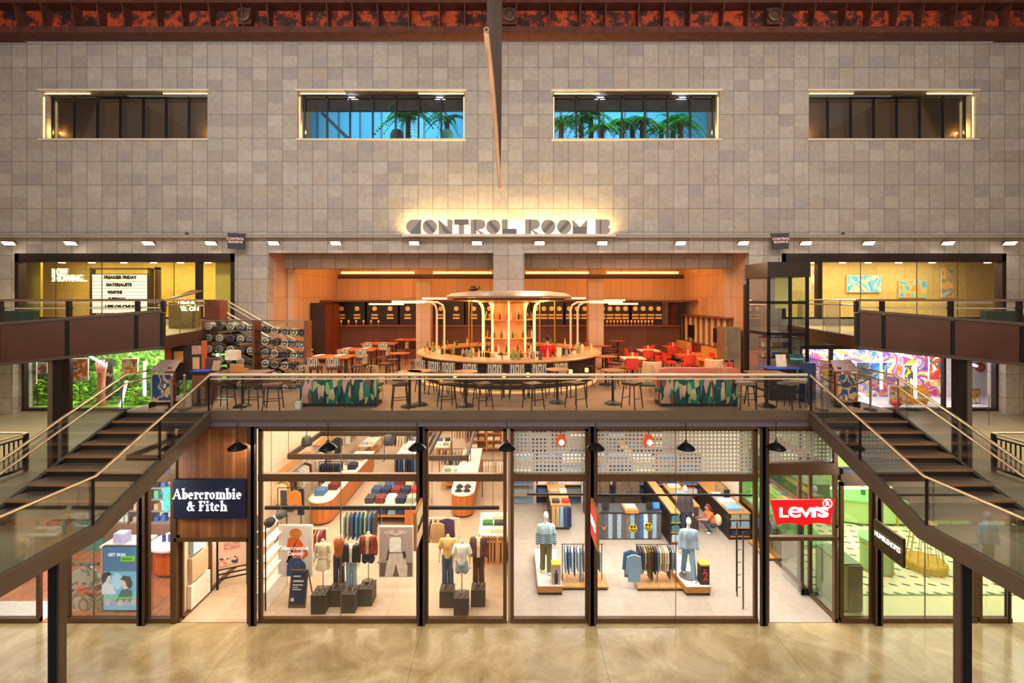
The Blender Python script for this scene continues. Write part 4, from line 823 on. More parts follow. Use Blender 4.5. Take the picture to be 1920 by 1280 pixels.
def serif(s_, cx, cz, cap, width, mat, t, y, ext=.012):
    """roman capitals and small letters drawn with thick stems, hairlines and bracketed feet"""
    X0 = 0; m = M(); xh = cap * .66; st_ = cap * .2; hl = cap * .075; sf = cap * .1
    def rc_(a, b_, c, d): m.box(a, b_, y, y + ext, c, d)
    def stem(a, z0, z1, w=st_, foot=True, head=True):
        rc_(a, a + w, z0, z1)
        if foot: rc_(a - sf, a + w + sf, z0, z0 + hl)
        if head: rc_(a - sf, a + w, z1 - hl, z1)
    def bowl(cx_, cz_, rx, rz, a0=0, a1=360, th=1.0):
        n = 18; o_, i_ = [], []
        for k in range(n + 1):
            a = math.radians(a0 + (a1 - a0) * k / n); w = hl + (st_ - hl) * abs(math.cos(a)) * th
            o_.append((cx_ + rx * math.cos(a), cz_ + rz * math.sin(a))); i_.append((cx_ + (rx - w) * math.cos(a), cz_ + (rz - hl) * math.sin(a)))
        for k in range(n): m.prism([o_[k], o_[k + 1], i_[k + 1], i_[k]], y, y + ext, 'y')
    for ch in s_:
        g = cap * .12
        if ch == 'A':
            w = cap * .95; m.prism([(X0, 0), (X0 + hl * 1.2, 0), (X0 + w * .52, cap), (X0 + w * .46, cap)], y, y + ext, 'y'); m.prism([(X0 + w * .42, cap), (X0 + w * .58, cap), (X0 + w, 0), (X0 + w - st_ * 1.2, 0)], y, y + ext, 'y'); rc_(X0 + w * .2, X0 + w * .74, cap * .3, cap * .3 + hl)
            rc_(X0 - sf, X0 + sf * 1.6, 0, hl); rc_(X0 + w - st_ * 1.6, X0 + w + sf, 0, hl)
        elif ch == 'b': w = cap * .68; stem(X0 + sf, 0, cap * 1.05, foot=False); bowl(X0 + sf + st_ * .6 + w * .32, xh / 2, w * .42, xh / 2)
        elif ch == 'e': w = cap * .6; bowl(X0 + w / 2, xh / 2, w / 2, xh / 2, 0, 315); rc_(X0 + hl, X0 + w - hl * .5, xh * .5, xh * .5 + hl)
        elif ch == 'r': w = cap * .5; stem(X0 + sf, 0, xh); bowl(X0 + sf + st_ + w * .16, xh * .68, w * .34, xh * .32, 20, 170); m.disc((X0 + sf + st_ + w * .36, y + ext / 2, xh * .82), cap * .09, 'y', ext, 10)
        elif ch == 'c': w = cap * .56; bowl(X0 + w / 2, xh / 2, w / 2, xh / 2, 45, 315); m.disc((X0 + w * .84, y + ext / 2, xh * .76), cap * .09, 'y', ext, 10)
        elif ch == 'o': w = cap * .64; bowl(X0 + w / 2, xh / 2, w / 2, xh / 2)
        elif ch == 'm':
            w = cap * 1.12; stem(X0 + sf, 0, xh); stem(X0 + w * .46, 0, xh * .8, head=False); stem(X0 + w * .83, 0, xh * .8, head=False)
            for q in (.31, .68): bowl(X0 + w * q + st_ * .3, xh * .74, w * .25, xh * .26, 0, 180)
        elif ch == 'i': w = st_ + 2 * sf; stem(X0 + sf, 0, xh); m.disc((X0 + sf + st_ / 2, y + ext / 2, cap * .93), st_ * .62, 'y', ext, 12)
        elif ch == 't': w = cap * .42; rc_(X0 + sf, X0 + sf + st_, hl, cap * .86); rc_(X0, X0 + w, xh - hl, xh); bowl(X0 + sf + st_ + hl, hl * 1.8, w * .42, hl * 2, 190, 330)
        elif ch == 'h': w = cap * .74; stem(X0 + sf, 0, cap * 1.05); stem(X0 + w - st_, 0, xh * .78, head=False); bowl(X0 + w * .56, xh * .72, w * .36, xh * .28, 0, 175)
        elif ch == 'F': w = cap * .72; stem(X0 + sf, 0, cap); rc_(X0, X0 + w, cap - hl, cap); rc_(X0 + w - hl, X0 + w, cap * .76, cap); rc_(X0 + sf, X0 + w * .72, cap * .5, cap * .5 + hl); rc_(X0 + w * .66, X0 + w * .72, cap * .4, cap * .64)
        elif ch == '&': w = cap * .9; bowl(X0 + w * .42, cap * .74, w * .24, cap * .25); bowl(X0 + w * .4, cap * .27, w * .4, cap * .28, 40, 360); m.prism([(X0 + w * .26, cap * .66), (X0 + w * .44, cap * .66), (X0 + w, 0), (X0 + w * .78, 0)], y, y + ext, 'y'); rc_(X0 + w * .68, X0 + w * 1.02, cap * .5, cap * .5 + hl)
        else: w = cap * .3
        X0 += w + g
    k = width / (X0 - cap * .12); m.v = [(cx - width / 2 + a * k, b_, cz + c) for a, b_, c in m.v]
    return m.go('lettering', mat, t, flat=True)
serif('Abercrombie', X(395, D), Z(931, D), .28, X(458, D) - X(332, D), SGN, t, D - .165); serif('& Fitch', X(394, D), Z(953, D), .27, X(431, D) - X(358, D), SGN, t, D - .165)
# entrance interior: framed side panels, easel board
w = ste('window_17', (-9.45, 15, 0)); m = M()
for yy in (13.8, 15.1, 16.4): m.box(-9.5, -9.4, yy, yy + .07, 0, 2.5)
m.box(-9.5, -9.4, D, 16.5, 0, .08).box(-9.5, -9.4, D, 16.5, 2.42, 2.5); m.go('window_frame', FRM, w)
for k in range(3):
    o = M().box(-9.48, -9.36, 14.1 + k * .05, 15.0 - k * .1, .1 + k * .78, .78 + k * .78).go('side_panel_board', pm(S(*[(236, 226, 210), (206, 176, 140), (170, 200, 224)][k]), .5)); tag(o, '%s panel on the entrance side wall, %s from the floor' % (('white', 'tan', 'pale blue')[k], ORD[k]), 'panel', 'entrance wall panels')
x, y = G(430, 1106); t = thing('poster_stand', 'black easel stand with pale 25% off poster in the timber entrance', 'poster stand', (x, y, 0))
def sl(m, a, b_, c, d, e=0.0): m.add([(a, y - e, c), (b_, y - e + .35, c), (b_, y - e + .35, d), (a, y - e, d), (a, y - e + .03, c), (b_, y - e + .38, c), (b_, y - e + .38, d), (a, y - e + .03, d)], [(0, 1, 2, 3), (4, 5, 6, 7), (0, 1, 5, 4), (3, 2, 6, 7), (0, 3, 7, 4), (1, 2, 6, 5)]); return m
a, c = x - .38, x + .38
sl(M(), a, c, .62, 1.68).go('print', pm(S(232, 196, 176), .5, 0, .05, 1), t); sl(M(), a + .06, c - .06, .75, .98, .012).go('picture', art([S(210, 140, 96), S(236, 200, 170), S(70, 60, 110), S(120, 60, 40)], 4, 3), t)
for q in (.3, .45, .6): sl(M(), a, c, q, q + .04, .005).go('rail', BLACK, t)
for q, yy in ((a, y), (c, y + .35)): M().box(q - .025, q + .025, yy - .02, yy + .04, 0, 1.72).go('upright', BLACK, t)
for k, (s_, zz) in enumerate((('25% OFF', 1.4), ('ALL JEANS', 1.28))): letters('lettering', s_, (x, y + .14, zz), .12, pm(S(190, 60, 50), .5), t, .002, math.atan2(.35, .76), width=.45)
tag(M().box(-9.25, -8.95, 16.6, 17.2, 0, 1.5).go('cabinet', pm(S(96, 86, 84), .5, 0, .3, 5)), 'dark low cabinet deep in the timber entrance', 'cabinet')
# blade signs between the shops
for k, (p, lab, txt, col) in enumerate(((788, 'cream projecting blade sign with dark lettering at the clothing shop', 'Abercrombie & Fitch', (196, 176, 140)), (1112, 'red projecting blade sign with white lettering at the denim shop', "LEVI'S", (214, 34, 40)))):
    xs_ = X(p, 13.3); t = thing('blade_sign', lab, 'sign', (xs_, 13.0, 2.6)); zz = (Z(1010, 13.2), Z(942, 13.2))
    M().box(xs_ - .035, xs_ + .035, 12.55, 13.52, zz[0], zz[1]).go('frame', wood(S(170, 116, 60), axis='z'), t)
    for s in (-1, 1): M().box(xs_ + s * .036 - .006, xs_ + s * .036 + .006, 12.62, 13.45, zz[0] + .06, zz[1] - .06).go('face', em(S(*col), .75 if k else .5), t)
    letters('lettering', txt, (xs_ - .05, 13.03, (zz[0] + zz[1]) / 2), .3, em((1, 1, 1, 1), 1.0) if k else BLACK, t, .004, -PI / 2, width=.72, bold=.006 if k else 0); letters('lettering', txt, (xs_ + .05, 13.03, (zz[0] + zz[1]) / 2), .3, em((1, 1, 1, 1), 1.0) if k else BLACK, t, .004, PI / 2, width=.72, bold=.006 if k else 0)
# ================================================================== denim shop
PERF, nt, bs = newmat('perforated_white_sheet')
ge = N(nt, 'ShaderNodeNewGeometry'); sp = N(nt, 'ShaderNodeSeparateXYZ'); nt.links.new(ge.outputs['Position'], sp.inputs[0])
def cell(o, k): return mth(nt, 'SUBTRACT', mth(nt, 'FRACT', mth(nt, 'DIVIDE', o, k)), .5)
u, v = cell(mth(nt, 'ADD', sp.outputs[0], 50), .113), cell(sp.outputs[2], .113)
r2 = mth(nt, 'ADD', mth(nt, 'MULTIPLY', u, u), mth(nt, 'MULTIPLY', v, v))
nt.links.new(mth(nt, 'GREATER_THAN', r2, .088), bs.inputs['Alpha']); bs.inputs['Base Color'].default_value = S(252, 246, 236)
for k, (p0, p1) in enumerate(((959, 1101), (1118, 1417), (1440, 1566))):
    Y = 14.0; t = thing('perforated_screen', 'white perforated sheet screen in the upper panes of the %s' % ('first denim window', 'wide denim window', 'denim shop entrance')[k], 'screen', (X((p0 + p1) / 2, Y), Y, 4.2))
    M().box(X(p0, Y), X(p1, Y), Y, Y + .012, Z(886 if k < 2 else 872, Y), 5.6).go('sheet', PERF, t); M().box(X(p0, Y), X(p1, Y), Y - .01, Y + .05, Z(890 if k < 2 else 876, Y), Z(885 if k < 2 else 871, Y)).go('bottom_rail', CREAM, t)
# coloured shelves behind the screens seen through the holes
for k in range(16):
    x = .6 + (k % 8) * 1.08; y = 21.5 + (k // 8) * 5.5; c = ['light blue', 'navy', 'mid blue', 'white', 'tan', 'mid blue', 'red', 'rust'][k % 8]
    if True:
        t = thing('stock_shelf', '%s stock bay of jeans shelves, %s along the %s run of the denim shop' % (c, ORD[k % 8], ('first', 'rear')[k // 8]), 'shelving', (x, y, 0))
        M().box(x - .48, x + .48, y + .3, y + .34, 0, 2.2).go('back_panel', cl(c), t)
        for q in range(4): M().box(x - .48, x + .48, y, y + .3, .4 + q * .5, .43 + q * .5).go('shelf', OAKX, t)
        for q in range(4): M().box(x - .42, x + .42, y + .03, y + .28, .43 + q * .5, .7 + q * .5).go('jeans_stack', cl(rc(['light blue', 'mid blue', 'indigo', 'navy', 'white', 'grey'])), t)
# patchwork counter
Y = 18.4; xa, xb = X(1124, Y), X(1240, Y); t = thing('till_counter', 'patchwork denim-fronted till counter with peace sign emblems', 'counter', ((xa + xb) / 2, Y, 0))
M().box(xa, xb, Y + .02, Y + .75, .0, 1.04).go('body', pm(S(74, 70, 72), .6), t); M().box(xa - .03, xb + .03, Y - .02, Y + .8, 1.02, 1.07).go('top', pm(S(40, 40, 46), .4), t)
pw = [(78, 80, 92), (92, 90, 92), (150, 176, 196), (84, 84, 90), (150, 176, 196), (96, 92, 94), (120, 106, 100), (140, 176, 206), (84, 78, 78), (60, 100, 160), (196, 214, 226), (88, 84, 84), (150, 186, 204), (100, 96, 98)]
for k, c in enumerate(pw):
    w_ = (xb - xa) / len(pw); M().box(xa + k * w_, xa + (k + 1) * w_ - .01, Y, Y + .02, .06, 1.0).go('patch_strip', pm(S(*c), .8, 0, .2, 10), t)
for q, (px, py) in enumerate(((1187, 990), (1215, 987))):
    c = (X(px, Y), Y - .01, Z(py, Y)); M().disc(c, .16, 'y', .012, 24).go('peace_emblem', pm(S(206, 190, 40), .5), t)
    m = M(); [m.prism([(c[0] + r_ * math.cos(a), c[2] + r_ * math.sin(a)) for r_, a in ((.12, a0), (.03, (a0 + a1) / 2), (.12, a1), (.135, (a0 + a1) / 2))], c[1] - .012, c[1] - .007, 'y') for a0, a1 in ((.35, 1.4), (1.74, 2.8), (3.4, 3.85), (5.55, 6.0), (4.1, 4.6), (4.8, 5.3))]; m.go('emblem_mark', BLACK, t)
M().add([(X(1126, Y), Y - .012, Z(984, Y)), (X(1132, Y), Y - .012, Z(989, Y)), (X(1139, Y), Y - .012, Z(983, Y)), (X(1132, Y), Y - .012, Z(994, Y))], [(0, 1, 2, 3)]).go('orange_patch', pm(S(226, 120, 40), .7), t)
t = thing('display_tray', 'oak tray of small goods on the patchwork counter', 'tray', (X(1180, Y), Y, 1.07)); M().box(X(1171, Y), X(1196, Y), Y - .12, Y + .5, 1.07, 1.19).go('tray_box', OAKX, t); M().box(X(1174, Y), X(1193, Y), Y, Y + .4, 1.19, 1.21).go('goods', art([S(240, 220, 190), S(220, 130, 90), S(250, 240, 230), S(90, 80, 80)], 9, 1), t)
for k, (px, nm) in enumerate(((1138, 'first black till screen'), (1222, 'second black till screen'), (1234, 'blue-lit till screen'))):
    tag(M().cb((X(px, Y), Y + .3, 1.2), (.28, .05, .22), rx=-.3).box(X(px, Y) - .06, X(px, Y) + .06, Y + .28, Y + .42, 1.07, 1.12).go('till_screen', em(S(60, 110, 200), .8) if k == 2 else BLACK), nm + ' on the patchwork counter', 'till')
for k, (xa_, nm) in enumerate(((3.7, 'first'), (5.0, 'second'))):
    t = thing('back_shelf', '%s dark shelving unit behind the patchwork counter' % nm, 'shelving', (xa_, 20.6, 0)); M().box(xa_ - .5, xa_ + .6, 20.6, 21.0, 0, 1.5).go('unit', pm(S(52, 46, 44), .5), t); M().box(xa_ - .45, xa_ + .55, 20.55, 20.6, .8, 1.4).go('open_shelf', pm(S(110, 92, 76), .5, 0, .5, 8), t)
for k in range(4): tag(M().box(3.3 + k * .75, 3.85 + k * .75, 22.9, 23.4, 1.0, 1.5).go('stock_box', pm(S(*[(226, 214, 196), (206, 140, 60), (150, 90, 60), (70, 110, 180)][k]), .6)), '%s stock box behind the patchwork counter' % ['cream', 'ochre', 'brown', 'blue'][k], 'box')
# wood-based racks and mannequin plinths
OAKB = wood(S(206, 146, 78), axis='y')
def wrack(nm, xa, xb, ya, yb_, items, z=1.28, lab=''):
    t = thing('wood_base_rack', lab, 'rack', ((xa + xb) / 2, ya, 0)); M().box(xa, xb, ya, yb_, .07, .12).go('base_board', OAKB, t); M().box(xa + .03, xb - .03, ya + .03, yb_ - .03, 0, .07).go('base_plinth', BLACK, t)
    ym = (ya + yb_) / 2; M().tube([(xa + .05, ym, z), (xb - .1, ym, z)], .014, 6).go('rod', BLACK, t)
    for q in (xa + .08, (xa + xb) / 2, xb - .14): M().tube([(q, ym, .12), (q, ym, z)], .014, 6).go('upright', BLACK, t)
    n = len(items)
    for k, (kd, c, L) in enumerate(items): hang(kd, c, xa + .12 + (xb - xa - .3) * (k + .5) / n, ym, z, False, '%s along %s' % (ORD[k], nm), L)
wrack('the wide wood-based rack', X(1195, 15.16), X(1284, 15.16), 15.16, 15.95, [('jacket', 'charcoal', .7), ('jacket', 'charcoal', .75), ('shirt', 'khaki', .7), ('shirt', 'brown', .72), ('trousers', 'olive', .98), ('trousers', 'brown', 1.02), ('shirt', 'black', .8), ('jacket', 'mid blue', .75), ('shirt', 'cream', .72), ('shirt', 'tan', .7), ('shirt', 'cream', .74), ('shirt', 'white', .7), ('trousers', 'indigo', .98), ('shirt', 'grey', .7), ('jacket', 'light blue', .68)], lab='wide wood-based rack of denim and shirts beside the leaning mannequin')
for k in range(2): hang('jacket', ['mid blue', 'light blue'][k], X(1183 + k * 5, 15.3), 15.35 - k * .1, 1.28 - k * .1, True, 'end of wide wood-based rack, %s' % ('behind', 'in front')[k], .85)
wrack('the short wood-based rack', X(1052, 15.2), X(1141, 15.2), 15.2, 15.95, [('jacket', 'light blue', .75), ('jacket', 'mid blue', .8), ('shirt', 'pale blue', .72), ('trousers', 'mid blue', .9), ('shirt', 'pale blue', .72), ('trousers', 'light blue', 1.1), ('shirt', 'grey', .74), ('shirt', 'indigo', .7), ('jacket', 'navy', .76), ('trousers', 'charcoal', 1.02), ('jacket', 'teal', .8), ('shirt', 'grey', .74)], lab='wood-based rack of blue denim beside the striped mannequin')
wrack('the entrance rack', X(1437, 16.9), X(1480, 16.9), 16.9, 18.2, [('shirt', 'mid blue', .7), ('jacket', 'light blue', .7), ('shirt', 'white', .72), ('shirt', 'cream', .7)], 1.3, lab='wood-based rack of shirts behind the denim shop entrance')
def dplinth(lab, xa, xb, ya, yb_, sk=0.0):
    t = thing('mannequin_platform', lab, 'platform', ((xa + xb) / 2, ya, 0))
    q = lambda e, z0, z1: M().add([(xa - e, ya - e, z0), (xb + e, ya - e, z0), (xb + sk + e, yb_ + e, z0), (xa + sk - e, yb_ + e, z0), (xa - e, ya - e, z1), (xb + e, ya - e, z1), (xb + sk + e, yb_ + e, z1), (xa + sk - e, yb_ + e, z1)], [(0, 1, 2, 3), (4, 5, 6, 7), (0, 1, 5, 4), (1, 2, 6, 5), (2, 3, 7, 6), (3, 0, 4, 7)])
    q(-.02, 0, .09).go('base_plinth', BLACK, t); q(0, .09, .27).go('body', OAKX, t); q(-.01, .27, .285).go('top', WHITE, t); return t
dplinth('white-topped oak platform under the striped mannequin', X(1008, 14.95), X(1055, 14.95), 14.95, 17.2); dplinth('white-topped oak platform under the leaning mannequin', X(1287, 14.92), X(1333, 14.92), 14.92, 17.0, -.35)
STRP, nt, bs = newmat('striped_knit'); tc = N(nt, 'ShaderNodeTexCoord'); sp = N(nt, 'ShaderNodeSeparateXYZ'); nt.links.new(tc.outputs['Object'], sp.inputs[0])
sw = mth(nt, 'MULTIPLY', mth(nt, 'GREATER_THAN', mth(nt, 'FRACT', mth(nt, 'MULTIPLY', sp.outputs[2], 18)), .5), mth(nt, 'LESS_THAN', sp.outputs[2], 1.3)); nt.links.new(mixc(nt, sw, S(176, 208, 224), S(54, 76, 100)), bs.inputs['Base Color']); bs.inputs['Roughness'].default_value = .85
mannequin('white mannequin in blue striped cardigan and olive trousers on its oak platform', X(1023, 15.9), 15.75, .285, MANW, STRP, C_(120, 116, 76), head=True, pole=False, h=1.1, stride=.08, jacket=STRP)
o = mannequin('white mannequin in denim jacket and jeans leaning back beside the red number sign', X(1291, 15.5), 15.55, .285, MANW, C_(168, 190, 208), C_(126, 160, 184), head=True, pole=False, h=1.06, stride=.28, lean=.04, rz=-.1, jacket=C_(160, 184, 206))
mannequin('white mannequin in charcoal jacket standing by the long jeans table', X(1286, 18.6), 18.7, 0, MANW, C_(70, 62, 66), C_(60, 64, 84), head=True, pole=False, h=1.1, jacket=C_(74, 66, 70))
tag(M().lathe([(.28, 0), (.28, .012), (0, .012)], (X(1290, 15.5), 15.5, .2855), 20).go('disc_stand', pm(S(120, 112, 108), .4, .3)), 'round grey disc under the leaning mannequin', 'disc')
for k, (px, lab, c1, c2) in enumerate(((1043, 'grey figure card box with yellow top on the platform of the striped mannequin', (196, 180, 170), (40, 40, 60)), (1322, 'black sign box with red 2 on the platform of the leaning mannequin', (44, 32, 32), (220, 50, 40)))):
    Y = 15.02; x = X(px, Y); t = thing('sign_box', lab, 'sign box', (x, Y, .285)); M().box(x - .14, x + .14, Y, Y + .28, .285, .87).go('box', pm(S(*c1), .5), t); M().box(x - .145, x + .145, Y - .005, Y + .285, .87, .92).go('cap', pm(S(226, 180, 50), .5), t)
    if k: letters('numeral', '2', (x + .01, Y - .01, .55), .36, pm(S(*c2), .5), t, .003, bold=.01); M().box(x - .05, x + .05, Y - .008, Y, .74, .77).go('mark', pm(S(*c2), .5), t)
    else: blob(t, 'figure_print', [(x - .05, .32), (x - .06, .62), (x - .02, .66), (x - .02, .76), (x + .02, .76), (x + .02, .66), (x + .06, .62), (x + .05, .32)], Y, pm(S(*c2), .5), .006); M().box(x - .02, x + .02, Y - .008, Y - .002, .5, .62).go('figure_top', pm(S(140, 50, 50), .5), t)
# tables
t = thing('jeans_table', 'dark table of folded jeans with trousers hung along its front', 'table', (X(1050, 19.2), 19.2, 0)); xa, xb = X(1034, 19.2), X(1069, 19.2)
M().box(xa, xb, 19.25, 23.5, 0, .95).go('body', pm(S(70, 62, 58), .6), t); M().box(xa - .02, xb + .02, 19.2, 23.5, .95, 1.0).go('top', OAKB, t)
for k, c in enumerate(('tan', 'khaki', 'light blue', 'indigo', 'navy')): o = hang('trousers', c, xa + .08 + k * .16, 19.16, 1.03, True, 'front of dark jeans table, %s of five' % ORD[k], .8, .26); o.location.y = 19.14
for r_ in range(4):
    for k in range(2): folded(['charcoal', 'red', 'khaki', 'white', 'grey', 'pale blue', 'cream', 'tan'][r_ * 2 + k], xa + .2 + k * .4, 19.5 + r_ * 1.0, 1.0, 'on the dark jeans table, %s row, %s pile' % (ORD[r_], ORD[k]), n=2)
t = thing('jeans_table', 'long brown-sided table with oak top and blue jeans', 'table', (7.2, 19.3, 0)); M().box(6.85, 7.55, 19.2, 25, 0, .92).go('body', pm(S(86, 70, 58), .6), t); M().box(6.82, 7.58, 19.15, 25, .92, .98).go('top', OAKB, t)
for k in range(6): folded(['pale blue', 'light blue', 'white', 'mid blue', 'pale blue', 'indigo'][k], 7.2, 19.5 + k * .8, .98, 'on the long brown-sided table, %s pile' % ORD[k], n=2, w=.5, kind='jeans')
t = thing('shelf_run', 'low oak shelf run of blue jeans leading back through the denim shop', 'shelving', (6.2, 18.5, 0)); M().add([(6.0, 18.0, 0), (6.05, 18.0, 0), (6.05, 27, 0), (6.0, 27, 0), (6.0, 18, 1.2), (6.05, 18, 1.2), (6.05, 27, 1.2), (6.0, 27, 1.2)], [(0, 1, 2, 3), (4, 5, 6, 7), (0, 1, 5, 4), (1, 2, 6, 5), (2, 3, 7, 6), (3, 0, 4, 7)]).go('back_panel', BLACK, t)
for q in range(4): M().box(6.05, 6.4, 18, 27, .1 + q * .36, .14 + q * .36).go('shelf', OAKB, t)
for k in range(24): folded(rc(['light blue', 'mid blue', 'indigo', 'pale blue', 'mid blue', 'teal']), 6.22, 18.3 + (k % 8) * 1.05, .14 + (k // 8) * .36, 'in the low oak run, %s shelf, %s pile' % (ORD[k // 8], ORD[k % 8]), w=.3, d=.6, h=.22, kind='jeans')
t = thing('shelf_table', 'dark-sided table with three oak shelves of boxed goods by the entrance', 'table', (8.8, 18.4, 0)); xa, xb = X(1369, 18.4), X(1406, 18.4)
for q in range(3): M().box(xa, xb, 18.4, 18.9, .1 + q * .33, .14 + q * .33).go('shelf', OAKX, t)
M().box(xa - .04, xa, 18.4, 22, 0, 1.0).go('side_panel', BLACK, t); M().box(xb, xb + .04, 18.4, 22, 0, 1.0).go('side_panel', BLACK, t); M().box(xa - .04, xb + .04, 18.4, 22, .98, 1.03).go('top', OAKX, t); M().box(xa, xb, 18.9, 22, 0, .98).go('body', pm(S(60, 52, 48), .6), t); M().box(xa, xb, 18.42, 18.9, 0, .1).go('base', BLACK, t)
for q in range(3):
    for k in range(2): tag(M().box(xa + .06 + k * .38, xa + .38 + k * .38, 18.42, 18.8, .14 + q * .33, .36 + q * .33).go('goods_box', cl(['navy', 'light blue', 'sage'][q])), '%s goods box on the %s shelf, %s of two, by the denim shop entrance' % (['navy', 'light blue', 'sage'][q], ORD[q], ORD[k]), 'box', 'boxed goods')
for k in range(3): folded(['light blue', 'white', 'pale blue'][k], 8.75, 18.8 + k * .6, 1.03, 'draped on the shelf table, %s pile' % ORD[k], n=2, w=.6, d=.4, kind='denim')
t = thing('jeans_rail', 'tall rail of ochre and navy trousers by the denim shop side wall', 'rack', (9.1, 20.2, 0)); M().tube([(8.9, 19.6, 1.5), (8.9, 21.2, 1.5)], .014, 6).go('rod', BLACK, t); M().tube([(8.9, 19.6, 0), (8.9, 19.6, 1.5)], .014, 6).go('upright', BLACK, t)
for k, c in enumerate(('navy', 'tan', 'khaki', 'tan')): hang('trousers', c, 8.9, 19.7 + k * .3, 1.5, True, 'along the rail by the denim side wall, %s' % ORD[k], .95)
t = thing('ceiling_track', 'long thin black track rail across the wide denim window', 'track', (6, 14.9, 3.3)); Y = 14.6
M().box(X(1120, Y), X(1416, Y), Y, Y + .05, Z(930, Y), Z(926.5, Y)).go('bar', BLACK, t)
for p in (1125, 1300, 1412): M().tube([(X(p, Y), Y + .02, Z(927, Y)), (X(p, Y), Y + .02, 5.7)], .008, 5).go('drop_rod', BLACK, t)
t = thing('ceiling_track', 'short black track rail in the first denim window', 'track', (2, 14.9, 3.3)); M().box(X(988, Y), X(1098, Y), Y, Y + .05, Z(928.5, Y), Z(925.5, Y)).go('bar', BLACK, t)
for p in (990, 1094): M().tube([(X(p, Y), Y + .02, Z(927, Y)), (X(p, Y), Y + .02, 5.7)], .008, 5).go('drop_rod', BLACK, t)
for k, p in enumerate((1052, 1216)):
    Y = 13.92; c = (X(p, Y), Y, Z(827, Y)); t = thing('copper_pendant', 'glowing copper pendant lamp in the %s denim window' % ('first', 'wide')[k], 'lamp', c)
    M().lathe([(.04, .2), (.1, .15), (.15, .03), (.13, -.1), (.08, -.12)], c, 16).go('shade', em(S(196, 74, 24), .9), t); M().tube([(c[0], Y, c[2] + .2), (c[0], Y, 5.7)], .01, 5).go('rod', BLACK, t); M().ball((c[0], Y - .1, c[2]), .085).go('bulb', em((1, .86, .66, 1), 7), t)
# crouching shopper
def person(name, label, loc, pose, shirt, trousers, hair, rz=0.0, skin=SKIN, apron=None):
    t = thing(name, label, 'person', (0, 0, 0)); P = {k: Vector(v) for k, v in pose.items()}
    b = M()
    ch, pe, nk, hd = P['chest'], P['pelvis'], P['neck'], P['head']
    limb(b, [pe, (pe + ch) / 2, ch, nk], [.13, .125, .14, .06], 12); b.ball(hd, .078, .095, .118, 14, 10)
    f = P['face']; b.ball(hd + f * .095 + Vector((0, 0, -.01)), .016, .02, .024); 
    side = Vector((f.y, -f.x, 0)); 
    for s in (-1, 1): b.ball(hd + side * .08 * s, .014, .02, .03)
    limb(b, [nk, hd - Vector((0, 0, .06))], [.055, .055])
    for s in ('l', 'r'):
        limb(b, [P['sh' + s], P['el' + s], P['wr' + s]], [.055, .043, .03]); d = (P['wr' + s] - P['el' + s]).normalized(); w = P['wr' + s]
        b.ball(w + d * .06, .035, .035, .03)
        for q in range(4): b.tube([w + d * .08 + side * (q - 1.5) * .018, w + d * (.14 + .01 * (q in (1, 2))) + side * (q - 1.5) * .02 - Vector((0, 0, .015))], .0085, 6)
        b.tube([w + d * .04 + side * .03, w + d * .085 + side * .055], .01, 6)
        limb(b, [P['hi' + s], P['kn' + s], P['an' + s]], [.085, .06, .042])
        b.ball(P['an' + s] + f * .07 - Vector((0, 0, .03)), .045 + abs(f.x) * .06, .045 + abs(f.y) * .06, .035)
    b.go('body', skin, t, remesh=.012)
    sh = M(); limb(sh, [pe + Vector((0, 0, .02)), (pe + ch) / 2, ch, ch * .35 + nk * .65], [.15, .145, .165, .085], 14)
    for s in ('l', 'r'): limb(sh, [P['sh' + s], P['sh' + s] * .35 + P['el' + s] * .65], [.075, .062])
    sh.go('shirt', shirt, t, remesh=.015)
    tr = M(); limb(tr, [pe - Vector((0, 0, .03)), pe + Vector((0, 0, .05))], [.155, .15])
    for s in ('l', 'r'): limb(tr, [P['hi' + s], P['kn' + s], P['an' + s] * .93 + P['kn' + s] * .07], [.102, .076, .058])
    tr.go('trousers', trousers, t, remesh=.015)
    ha = M().ball(hd - f * .02 + Vector((0, 0, .03)), .092, .1, .11, 14, 10)
    if hair[1]: limb(ha, [hd - f * .07, hd - f * .12 - Vector((0, 0, .16)), hd - f * .13 - Vector((0, 0, .34))], [.085, .085, .04])
    ha.go('hair', hair[0], t, remesh=.015)
    e = M(); 
    for s in (-1, 1): e.ball(hd + f * .082 + side * .03 * s + Vector((0, 0, .015)), .011, .011, .008, 8, 6)
    e.go('eyes', pm(S(40, 30, 26), .3), t); M().ball(hd + f * .088 - Vector((0, 0, .05)), .02, .02, .007, 8, 6).go('mouth', pm(S(160, 84, 76), .5), t)
    for s in ('l', 'r'): M().ball(P['an' + s] + f * .07 - Vector((0, 0, .035)), .05 + abs(f.x) * .065, .05 + abs(f.y) * .065, .04).go('shoe', WHITE, t)
    t.location = loc; t.rotation_euler.z = rz; return t
cx, cy = G(1331, 998)
person('person', 'person with long red hair crouching by the shelves in orange top and jeans', (cx, cy, 0),
       dict(face=(-1, 0, 0), pelvis=(.12, 0, .36), chest=(-.02, 0, .72), neck=(-.06, 0, .87), head=(-.1, 0, 1.0), shl=(-.03, -.16, .8), shr=(-.03, .16, .8), ell=(-.2, -.2, .58), elr=(-.2, .2, .58), wrl=(-.42, -.12, .56), wrr=(-.42, .12, .56),
            hil=(.12, -.09, .34), hir=(.12, .09, .34), knl=(-.3, -.14, .46), knr=(-.26, .14, .4), anl=(-.02, -.14, .08), anr=(.02, .14, .08)), pm(S(236, 120, 66), .8, 0, .1, 9), JN, (pm(S(120, 44, 26), .6, 0, .25, 20), True))
tag(M().ball((cx + .3, cy - .05, .52), .15, .17, .22).go('shoulder_bag', cl('cream')), 'pale bag on the back of the crouching person', 'bag')
